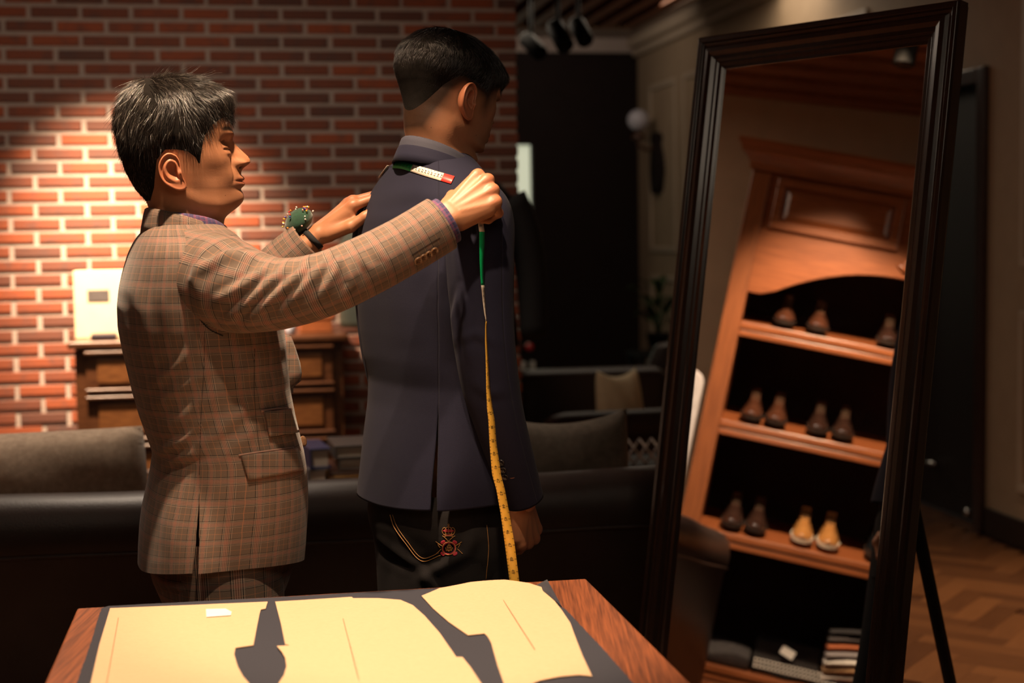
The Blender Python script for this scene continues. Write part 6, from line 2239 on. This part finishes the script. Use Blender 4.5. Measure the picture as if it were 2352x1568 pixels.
rows = [[p - xh * 0.0055 for p in bnd], [p + xh * 0.0055 for p in bnd]]
V_, F_ = strip(rows)
mk('band', V_, F_, M['blackcloth'], pc, solid=0.002)

# ================================================================== the customer (navy jacket)
CV_, CG = 2.78, math.radians(30)
cust = empty('person', at(1000, 1200, CV_) * np.array([1, 1, 0]), 'young man in a navy jacket and dark jeans being measured, seen from behind', 'person')
CS = 1.0
CYW = math.radians(40)
co = at(1026, 210, CV_)
NOD = 24


def bendneck(P):
    P = np.asarray(P, float).copy()
    w = np.clip((-0.045 - P[:, 2]) / 0.09, 0, 1)
    P[:, 0] -= 0.012 * w * w * (3 - 2 * w)
    return P


def squash(P):
    P = np.asarray(P, float).copy()
    z = P[:, 2] + 0.022
    P[:, 2] = -0.022 + np.where(z > 0, z * (1 - 0.29 * np.clip(z / 0.14, 0, 1) * (2 - np.clip(z / 0.14, 0, 1))), z)
    return P


th_c = lambda P: head_world(pitch_head(bendneck(squash(P)), NOD) * CS, co, CYW, math.radians(-0.6))
hv2, hf2, hc2, nh2 = head_mesh(1.0, 0.97, nose=0.62, farear=0.35)
parts = None
lineB = [(0.094, 0.066), (0.076, 0.056), (0.062, 0.046), (0.050, 0.030), (0.044, 0.008), (0.040, -0.014), (0.032, -0.012), (0.024, 0.002), (0.012, 0.004), (-0.006, 0.0060), (-0.024, 0.0050), (-0.037, -0.020), (-0.041, -0.046), (-0.045, -0.072), (-0.050, -0.094), (-0.20, -0.124), (-0.2, 0.3), (0.2, 0.3), (0.2, 0.066)]
sdB = polydist(hv2[:, [0, 2]], lineB)
wB = np.clip((sdB + 0.022) / 0.034, 0, 1) * (hv2[:, 0] < 0.06)
wB[nh2:] = 0
hc2[:, :3] *= (1 - 0.93 * wB ** 1.2)[:, None]

parts = [(th_c(hv2), hf2, hc2)]
aR = [W4(1078, 452, 2.640, 0.050), W4(1096, 500, 2.625, 0.062), W4(1101, 600, 2.610, 0.0600), W4(1106, 700, 2.605, 0.0555), W4(1114, 800, 2.600, 0.0525), W4(1128, 890, 2.605, 0.0495), W4(1147, 965, 2.615, 0.0445), W4(1166, 1030, 2.63, 0.0415), W4(1181, 1080, 2.645, 0.0395), W4(1203, 1148, 2.665, 0.0355)]
aL = [W4(892, 470, 2.91, 0.055), W4(880, 560, 2.915, 0.060), W4(886, 700, 2.915, 0.058), W4(895, 800, 2.91, 0.055), W4(925, 960, 2.90, 0.048), W4(960, 1090, 2.90, 0.043), W4(975, 1145, 2.90, 0.041)]
v, f, c = hand('R', [(42, 46, 28), (48, 50, 30), (52, 54, 32), (54, 56, 34)], (3, 1, -2, -5), [(0.85, 0.25, -0.45), (0.92, -0.10, -0.38), (0.90, -0.30, -0.30)], forearm=0.08)
cwR = at(1198, 1148, 2.665)
cxR = at(1222, 1262, 2.715) - cwR
parts.append((place(v, cwR, cxR, (0.86, -0.50, 0.1)), f, c))
v, f, c = hand('L', [(35, 42, 25), (40, 46, 28), (44, 50, 30), (46, 52, 30)], (3, 1, -2, -5), [(0.85, 0.25, -0.45), (0.92, -0.10, -0.38), (0.90, -0.30, -0.30)], forearm=0.08)
cwL = at(977, 1150, 2.90)
cxL = at(995, 1262, 2.92) - cwL
parts.append((place(v, cwL, cxL, (-0.6, 0.75, 0.1)), f, c))
pelC, chC = at(1000, 1100, CV_), at(985, 560, CV_)
cones = [(pelC, chC, 0.065, 0.065), (chC, th_c(np.array([[-0.015, 0, -0.15]]))[0], 0.055, 0.040)]
for A_, w_, xx in ((aR, cwR, cxR), (aL, cwL, cxL)):
    q = [np.array(a[:3]) for a in A_] + [w_ - xx / np.linalg.norm(xx) * 0.03]
    for a, b in zip(q[1:-1], q[2:]): cones.append((a, b, 0.019, 0.019))
rC = np.array([math.sin(CG), -math.cos(CG), 0])
hipsC = [at(1012, 1230, CV_) + rC * s * 0.088 for s in (1, -1)]
feetC = []
for hp_ in hipsC:
    kn, an = hp_ * np.array([1, 1, 0]) + np.array([0.01, 0.0, 0.50]), hp_ * np.array([1, 1, 0]) + np.array([-0.01, 0.02, 0.09])
    cones += [(hp_, kn, 0.06, 0.043), (kn, an, 0.043, 0.032)]
    feetC.append((hp_, kn, an))
v, f = core_body(cones)
parts.append((v, f, None))
V, Fc, C_ = join(parts)
mk('body', V, Fc, M['skin_b'], cust, col=C_)


def thickB(P):
    x, y, z = P.T
    up = np.clip((z + 0.035) / 0.105, 0, 1)
    return 0.0015 + 0.0120 * up ** 1.6 + 0.006 * np.exp(-((x - 0.09) / 0.03) ** 2 - ((z - 0.09) / 0.03) ** 2) + 0.010 * np.exp(-((z - 0.012) / 0.035) ** 2) * np.clip((-x - 0.05) / 0.05, 0, 1) - 0.007 * np.exp(-((z - 0.105) / 0.03) ** 2) * np.clip((-x - 0.03) / 0.05, 0, 1)


lenB = lambda P: np.where(P[:, 2] > 0.06, 0.042, np.where(P[:, 2] > 0.015, 0.022, 0.006))
liftB = lambda P: np.where(P[:, 2] > 0.08, 0.0040, np.where(P[:, 2] > 0.02, 0.0018, 0.0006))
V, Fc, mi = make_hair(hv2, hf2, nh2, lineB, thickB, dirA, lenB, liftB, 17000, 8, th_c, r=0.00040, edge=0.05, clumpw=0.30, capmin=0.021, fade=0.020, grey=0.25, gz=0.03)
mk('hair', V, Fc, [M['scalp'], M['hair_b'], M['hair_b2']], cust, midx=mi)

rowsC = [(340, 936, 1066, 0.052), (352, 924, 1072, 0.064), (366, 909, 1084, 0.082), (382, 895, 1098, 0.108), (400, 879, 1112, 0.138), (425, 861, 1124, 0.166), (452, 845, 1132, 0.186), (500, 828, 1140, 0.200), (560, 820, 1143, 0.205), (620, 818, 1140, 0.203), (700, 822, 1130, 0.196), (760, 828, 1122, 0.188), (820, 836, 1118, 0.182), (876, 848, 1120, 0.180), (930, 846, 1130, 0.183), (995, 838, 1143, 0.188), (1044, 832, 1152, 0.191), (1100, 826, 1160, 0.194), (1146, 821, 1165, 0.195)]
hemC = lambda th, t: 0.014 * np.clip(np.sin(th), 0, 1) * max(0, (t - 0.80) / 0.20) ** 1.5
V, Fc, UV, prC = torso(rowsC, CG, CV_, nrow=160, ncol=190, vent={'line': [(1007, 900), (992, 1190)], 'gap': 0.020}, hem=hemC)
N = vnormals(V, Fc)
foldsC = [([(860, 520), (900, 640), (930, 800)], 40, 0.0030), ([(1030, 560), (1010, 680), (1030, 800)], 22, 0.0035), ([(850, 880), (930, 860), (1020, 840)], 34, 0.0010), ([(880, 450), (960, 440), (1040, 470)], 22, 0.0020), ([(900, 980), (910, 1080), (900, 1160)], 40, 0.0020)]
V = apply_folds(V, N, foldsC)
jk2 = mk('jacket', V, Fc, M['navyjacket'], cust, uv=UV, solid=0.003)
torsoC = (V, Fc)
v2, f2, u2, i2 = sleeve(aR, 140, 96)
N = vnormals(v2, f2)
v2 = apply_folds(v2, N, [([(1060, 660), (1045, 730), (1050, 800)], 9, 0.0055), ([(1075, 690), (1070, 760), (1080, 830)], 10, 0.0040), ([(1050, 780), (1095, 765), (1140, 790)], 12, 0.0030), ([(1090, 870), (1120, 900), (1160, 900)], 14, 0.0028), ([(1060, 500), (1052, 580), (1060, 650)], 12, 0.0030)])
mk('sleeve', v2, f2, M['navyjacket'], jk2, uv=u2, solid=0.003)
sleeveC = (v2, f2)
v3, f3, u3, i3 = sleeve(aL, 80, 64)
mk('sleeve', v3, f3, M['navyjacket'], jk2, uv=u3, solid=0.003)
nc2 = th_c(np.array([[-0.012, 0, -0.125]]))[0]
cxC = at(1004, 345, nc2[1])[0]
print('neck px', proj([nc2]), nc2)
zb2, zf2 = at(940, 331, CV_)[2], at(1080, 400, CV_)[2]
ztC = lambda p: zf2 + (zb2 - zf2) * (0.5 - 0.5 * math.cos(p)) ** 0.85
cv, cf, cu = collar(cxC, nc2[1], math.radians(30), 0.0630, 0.0630, ztC, 0.033, 0.015, 38)
mk('collar', cv, cf, M['navyjacket'], jk2, uv=cu, solid=0.003)
sh2 = empty('shirt', nc2)
sh2.parent = cust
sh2.matrix_parent_inverse = WORLDM[cust.name].inverted()
cv, cf, cu = collar(cxC, nc2[1], math.radians(30), 0.0600, 0.0600, lambda p: ztC(p) + 0.011, 0.030, 0.010, 15)
mk('shirt_collar', cv, cf, M['greyshirt'], sh2, uv=cu, solid=0.002)
bC, bCs = bvh_of(torsoC), bvh_of(sleeveC)
seam_line(bC, [(905, 395), (880, 520), (870, 680), (872, 850), (862, 960), (855, 1060)], 0.0001, 0.0006, 'back_seam', M['thread'], jk2)
seam_line(bC, [(1000, 520), (1004, 640), (1012, 800), (1007, 900)], 0.0001, 0.0006, 'side_seam', M['thread'], jk2)
seam_line(bCs, [(1062, 520), (1050, 640), (1062, 800), (1090, 920), (1120, 1010), (1140, 1080)], 0.0001, 0.0005, 'sleeve_seam', M['thread'], jk2)
for (x, y) in ((1152, 1060), (1157, 1077), (1161, 1093)):
    button(bCs, x, y, 0.0062, M['button_d'], jk2, off=0.0025)

# jeans
rowsJ = [(1112, 858, 1140, 0.150), (1150, 846, 1158, 0.165), (1175, 844, 1166, 0.172), (1200, 846, 1170, 0.176), (1245, 858, 1174, 0.174), (1300, 864, 1176, 0.168), (1380, 868, 1178, 0.160)]
V, Fc, UV, _ = torso(rowsJ, CG, CV_, nrow=90, ncol=150, n_exp=2.2)
N = vnormals(V, Fc)
V = apply_folds(V, N, [([(1095, 1215), (1070, 1270), (1000, 1310), (960, 1340)], 16, 0.0070), ([(860, 1230), (900, 1260), (960, 1300)], 12, 0.004), ([(1000, 1350), (980, 1330), (960, 1300)], 12, 0.004), ([(1110, 1250), (1120, 1310), (1110, 1360)], 14, 0.004)])
jn = mk('jeans', V, Fc, M['denim'], cust, uv=UV)
jeansC = (V, Fc)
for (hp_, kn, an) in feetC:
    leg_tube(hp_ + np.array([0, 0, -0.02]), kn, an + np.array([0, 0, -0.04]), 0.086, 0.070, 0.065, M['denim'], 'jeans_leg', jn)
for (hp_, kn, an) in feetC:
    Mw = Matrix.Translation((an[0] - 0.08 * math.cos(CG), an[1] - 0.08 * math.sin(CG), 0.0225)) @ Matrix.Rotation(CG, 4, 'Z')
    for nm in ('upper', 'sole', 'heel'):
        o = bpy.data.objects.new('shoe_' + nm, shoe_cache[(nm, 'dark')])
        reg(o, cust, Mw)
bJ = bvh_of(jeansC)
ps = [(896, 1182), (905, 1209), (930, 1245), (969, 1288), (1012, 1275)]
seam_line(bJ, ps, 0.0004, 0.0007, 'pocket_stitching', M['goldthread'], jn)
seam_line(bJ, [(902, 1182), (911, 1207), (935, 1242), (970, 1281), (1008, 1270)], 0.0004, 0.0005, 'pocket_stitching', M['goldthread'], jn)
seam_line(bJ, [(1118, 1205), (1122, 1260), (1116, 1330)], 0.0004, 0.0005, 'side_stitching', M['goldthread'], jn)
# embroidered crest
em = lambda cx, cy: (cx / 13.06 + 960, cy / 13.06 + 1180)


def emline(pts, r, mt, nm, m_=24):
    return seam_line(bJ, [em(*p) for p in pts], 0.0012, r, nm, mt, jn, m_)


def empatch(cx, cy, w, h, mt, nm, ang=0.0, off=0.0010):
    rows = []
    for t in np.linspace(-1, 1, 6):
        row = []
        for s in np.linspace(-1, 1, 8):
            k = math.sqrt(max(0, 1 - t * t * 0.8))
            x, y = s * w * k, t * h
            row.append(em(cx + x * math.cos(ang) - y * math.sin(ang), cy + x * math.sin(ang) + y * math.cos(ang)))
        rows.append(row)
    return patch_on(bJ, rows, off, nm, mt, jn, solid=0.0008)


emline([(895, 330), (918, 300), (940, 330), (918, 360), (895, 330)], 0.0006, M['goldthread'], 'crest_ring')
for pts in ([(790, 640), (730, 520), (750, 440), (800, 408), (835, 430), (880, 395), (918, 385)], [(1045, 640), (1108, 520), (1088, 440), (1035, 408), (1000, 430), (955, 395), (918, 385)], [(845, 640), (820, 520), (835, 430)], [(1000, 640), (1018, 520), (1002, 430)], [(918, 600), (916, 500), (918, 390)], [(785, 615), (918, 600), (1050, 615)], [(795, 665), (918, 655), (1050, 665)]):
    emline(pts, 0.0007, M['goldthread'], 'crest_crown')
empatch(918, 505, 165, 45, M['redthread'], 'crest_crown_lining')
empatch(918, 638, 120, 12, M['redthread'], 'crest_crown_band')
for pts in ([(740, 650), (830, 725), (920, 805), (1010, 725), (1110, 650)],):
    emline(pts, 0.0006, M['goldthread'], 'crest_chevron')
for pts in ([(540, 820), (630, 890), (725, 950)], [(545, 1195), (620, 1130), (690, 1050)], [(1315, 835), (1230, 895), (1140, 940)], [(1340, 1195), (1270, 1130), (1190, 1050)], [(600, 900), (640, 970), (670, 1000)], [(1270, 900), (1235, 970), (1215, 1010)]):
    emline(pts, 0.0007, M['goldthread'], 'crest_sword')
for (cx, cy, a_) in ((755, 845, -0.5), (1105, 845, 0.5), (750, 1195, 0.6), (1120, 1195, -0.6)):
    empatch(cx, cy, 75, 50, M['redthread'], 'crest_leaf', a_)
circ = [(935 + 205 * math.cos(t), 1030 + 200 * math.sin(t)) for t in np.linspace(0.0, 2 * math.pi, 25)]
emline(circ, 0.0008, M['goldthread'], 'crest_medallion_rim', 60)
circ = [(935 + 182 * math.cos(t), 1030 + 176 * math.sin(t)) for t in np.linspace(0.0, 2 * math.pi, 25)]
emline(circ, 0.0009, M['redthread'], 'crest_medallion_border', 60)
for pts in ([(880, 955), (935, 940), (990, 955), (988, 1050), (935, 1120), (882, 1050), (880, 955)], [(935, 945), (935, 1030), (935, 1112)], [(884, 1005), (935, 1000), (986, 1005)], [(830, 1000), (845, 1060), (870, 1110)], [(1040, 1000), (1025, 1060), (1000, 1110)], [(900, 910), (935, 890), (970, 910)]):
    emline(pts, 0.0007, M['goldthread'], 'crest_emblem', 16)
# wrist watch on the far hand
xw = cxL / np.linalg.norm(cxL)
tt_, N_, B_ = frames(np.array([cwL - xw * 0.012, cwL, cwL + xw * 0.012]))
zw = np.array([-0.6, 0.75, 0.1])
zw = zw - xw * (zw @ xw)
zw /= np.linalg.norm(zw)
yw = np.cross(zw, xw)
wt = empty('wrist_watch', cwL, 'steel wrist watch on the customer hand seen in the mirror', 'watch')
bnd = [cwL + xw * 0.004 + 0.0315 * math.cos(t) * yw + 0.0235 * math.sin(t) * zw for t in np.linspace(0, 2 * math.pi, 33)]
V_, F_ = strip([[p - xw * 0.008 for p in bnd], [p + xw * 0.008 for p in bnd]])
mk('strap', V_, F_, M['black'], wt, solid=0.002)
Mq = Matrix.Translation(Vector(cwL + xw * 0.004 + zw * 0.0235)) @ Vector(zw).to_track_quat('Z', 'Y').to_matrix().to_4x4()
MB().lathe([(0.016, 0), (0.018, 0.002), (0.018, 0.007), (0.015, 0.009)], 24, Mq).build('case', M['steel'], wt)

# ================================================================== tape measure
def flatmat(name, c, tr=0.0):
    mt = pm(name, c, tuple(x * 0.9 for x in c[:3]) + (1,), scale=80, rough=0.45, coat=0.2)
    return mt


mY, mG, mWh, mR = flatmat('tape_yellow', (0.92, 0.52, 0.07, 1)), flatmat('tape_green', (0.0, 0.45, 0.14, 1)), flatmat('tape_white', (0.74, 0.66, 0.56, 1)), flatmat('tape_red', (0.70, 0.04, 0.03, 1))
mK = pm('tape_ink', (0.012, 0.010, 0.010, 1), (0.01, 0.008, 0.008, 1), rough=0.6)
tape = empty('tape_measure', at(1150, 1000, 2.55), 'soft tape measure across the shoulders, hanging yellow side out to the table', 'tape measure')
TW = 0.0160
E_ = [(470, 1096, 1107, 2.510), (520, 1099, 1111, 2.510), (532, 1101, 1113, 2.512), (560, 1101, 1113, 2.515), (600, 1102, 1111, 2.520), (640, 1104, 1111, 2.525), (656, 1105.5, 1112.5, 2.527), (690, 1109, 1115, 2.535), (722, 1113, 1117, 2.533), (735, 1116, 1118.5, 2.532), (750, 1115, 1118, 2.531), (780, 1114.5, 1119, 2.530), (820, 1115.8, 1121.6, 2.528), (891, 1117, 1125.5, 2.522), (938, 1118.8, 1131.6, 2.518), (966, 1122, 1136.5, 2.516), (1020, 1124.5, 1140.5, 2.514), (1070, 1128.5, 1148, 2.512), (1090, 1130.5, 1150.5, 2.512), (1124, 1140, 1159.5, 2.511), (1177, 1149.5, 1169.5, 2.510), (1249, 1159.5, 1182, 2.509), (1320, 1168.5, 1191, 2.508), (1345, 1172, 1194, 2.508), (1420, 1180, 1202, 2.508)]
EA = np.array(E_)


def tape_pt(y, s, off=0.0):
    xl_, xr_, v_ = [np.interp(y, EA[:, 0], EA[:, k]) for k in (1, 2, 3)]
    dx = (xr_ - xl_) * v_ / FPX
    dv = math.sqrt(max(TW * TW - dx * dx, 0)) * 0.8
    L_, R__ = at(xl_, y, v_), at(xr_, y, v_ + dv)
    return L_ + (R__ - L_) * s + np.array([0, -off, 0])


def tape_seg(y0, y1, mt, nm):
    n = max(3, int((y1 - y0) / 6))
    rows = [[tape_pt(y, s) for s in (0, 0.5, 1)] for y in np.linspace(y0, y1, n)]
    V_, F_ = strip(rows)
    mk(nm, V_, F_, mt, tape, solid=0.0005)


tape_seg(470, 532, mWh, 'white_band')
tape_seg(532, 655, mG, 'green_band')
tape_seg(655, 738, mWh, 'white_band')
tape_seg(738, 1420, mY, 'yellow_band')
# band across the back
top_ = [(889, 383), (897, 375), (910, 371.5), (930, 373), (950, 379), (985, 389.5), (1022, 401), (1046, 408)]
bot_ = [(882, 394), (889, 390), (903, 387.5), (922, 388.5), (942, 394), (976, 405.5), (1014, 417.5), (1038, 425)]
TT_, BB_ = spline([(x, y, 0) for x, y in top_], 60), spline([(x, y, 0) for x, y in bot_], 60)
bAll = bvh_of(torsoC, (cv, cf))


def bandpt(u, s, off=0.003):
    i = u * 59
    a = np.array([np.interp(i, range(60), TT_[:, k]) for k in (0, 1)])
    b = np.array([np.interp(i, range(60), BB_[:, k]) for k in (0, 1)])
    q = a + (b - a) * s
    p, nn = hit(bC, q[0], q[1], off)
    return p


def bandseg(u0, u1, mt, nm):
    rows = []
    for u in np.linspace(u0, u1, 24):
        r_ = [bandpt(u, s) for s in (0, 0.5, 1)]
        if any(x is None for x in r_): continue
        rows.append(r_)
    V_, F_ = strip(rows)
    mk(nm, V_, F_, mt, tape, solid=0.0005)


bandseg(0.03, 0.40, mG, 'green_band')
bandseg(0.40, 0.845, mWh, 'white_band')
bandseg(0.845, 0.99, mR, 'red_band')
a_, b_ = at(889, 380, 2.80), at(868, 408, 2.84)
V_, F_ = strip([[a_, a_ + np.array([0.004, 0.012, 0])], [(a_ + b_) / 2, (a_ + b_) / 2 + np.array([0.004, 0.012, 0])], [b_, b_ + np.array([0.004, 0.012, 0])]])
mk('white_band', V_, F_, mWh, tape, solid=0.0005)
# printed figures
dg = {}
for d_ in '0123456789':
    cu_ = bpy.data.curves.new('digit', 'FONT')
    cu_.body = d_
    cu_.size = 1.0
    cu_.resolution_u = 3
    o = bpy.data.objects.new('digit', cu_)
    COL.objects.link(o)
    bpy.context.view_layer.update()
    me = bpy.data.meshes.new_from_object(o.evaluated_get(bpy.context.evaluated_depsgraph_get()))
    vv = np.array([v.co[:] for v in me.vertices])
    dg[d_] = (vv, [tuple(p.vertices) for p in me.polygons], vv[:, 0].max())
    bpy.data.objects.remove(o)
    bpy.data.curves.remove(cu_)
    bpy.data.meshes.remove(me)


def figures(items, fn, hgt, along, nm, turn=False):
    """items: (pos, text); fn(pos, s) surface point; text runs along +pos, its top towards s=0 or 1"""
    V_, F_ = [], []
    for pos, txt in items:
        x0 = 0.0
        tot = sum(dg[c][2] + 0.08 for c in txt) - 0.08
        for ch_ in txt:
            vv, ff, w_ = dg[ch_]
            n = len(V_)
            if turn: pts = [fn(pos + (p[1] - 0.35) * along, 0.5 - (x0 + p[0] - tot / 2) * hgt) for p in vv]
            else: pts = [fn(pos + (x0 + p[0] - tot / 2) * along, 0.5 + (p[1] - 0.35) * hgt) for p in vv]
            x0 += w_ + 0.08
            if any(p is None for p in pts): continue
            V_ += pts
            F_ += [tuple(k + n for k in q) for q in ff]
    mk(nm, V_, F_, mK, tape, smooth=False)


ys = [829, 858, 888, 918, 948, 980, 1011, 1041, 1072, 1103, 1132, 1162, 1191, 1221, 1251, 1283, 1312, 1342]
figures([(y, str(33 + k)) for k, y in enumerate(ys)], lambda y, s: tape_pt(y, s, 0.0009), 0.52, 9.0, 'figures')
tk = MB()
for k, y in enumerate(ys):
    y2 = ys[k + 1] if k + 1 < len(ys) else y + 30
    for (yy, s0, s1) in ((y, 0.0, 0.20), (y, 0.80, 1.0), ((y + y2) / 2, 0.0, 0.16), ((y + y2) / 2, 0.84, 1.0), (y * .75 + y2 * .25, 0.0, 0.09), (y * .25 + y2 * .75, 0.0, 0.09)):
        q = [tape_pt(yy - 0.5, s0, 0.0009), tape_pt(yy - 0.5, s1, 0.0009), tape_pt(yy + 0.5, s1, 0.0009), tape_pt(yy + 0.5, s0, 0.0009)]
        tk.add(q, [(0, 1, 2, 3)])
tk.build('tick_marks', mK, tape, smooth=False)
ub = [0.07 + 0.0445 * k for k in range(18)]
figures([(u, str(22 + k)) for k, u in enumerate(ub)], lambda u, s: bandpt(min(max(u, 0.03), 0.985), min(max(s, 0.02), 0.98), 0.0040), 0.50, 0.036, 'figures', True)
tk = MB()
for u in ub:
    for s0, s1 in ((0.0, 0.22),):
        q = [bandpt(u + 0.022, s0, 0.0040), bandpt(u + 0.022, s1, 0.0040), bandpt(u + 0.0245, s1, 0.0040), bandpt(u + 0.0245, s0, 0.0040)]
        if all(x is not None for x in q): tk.add(q, [(0, 1, 2, 3)])
tk.build('tick_marks', mK, tape, smooth=False)
figures([(505 + 13.5 * k, str(49 - k)) for k in range(2)] + [(668 + 12 * k, str(37 - k)) for k in range(5)], lambda y, s: tape_pt(y, s, 0.0009), 0.5, 7.0, 'figures', True)
print('SCENE DONE')
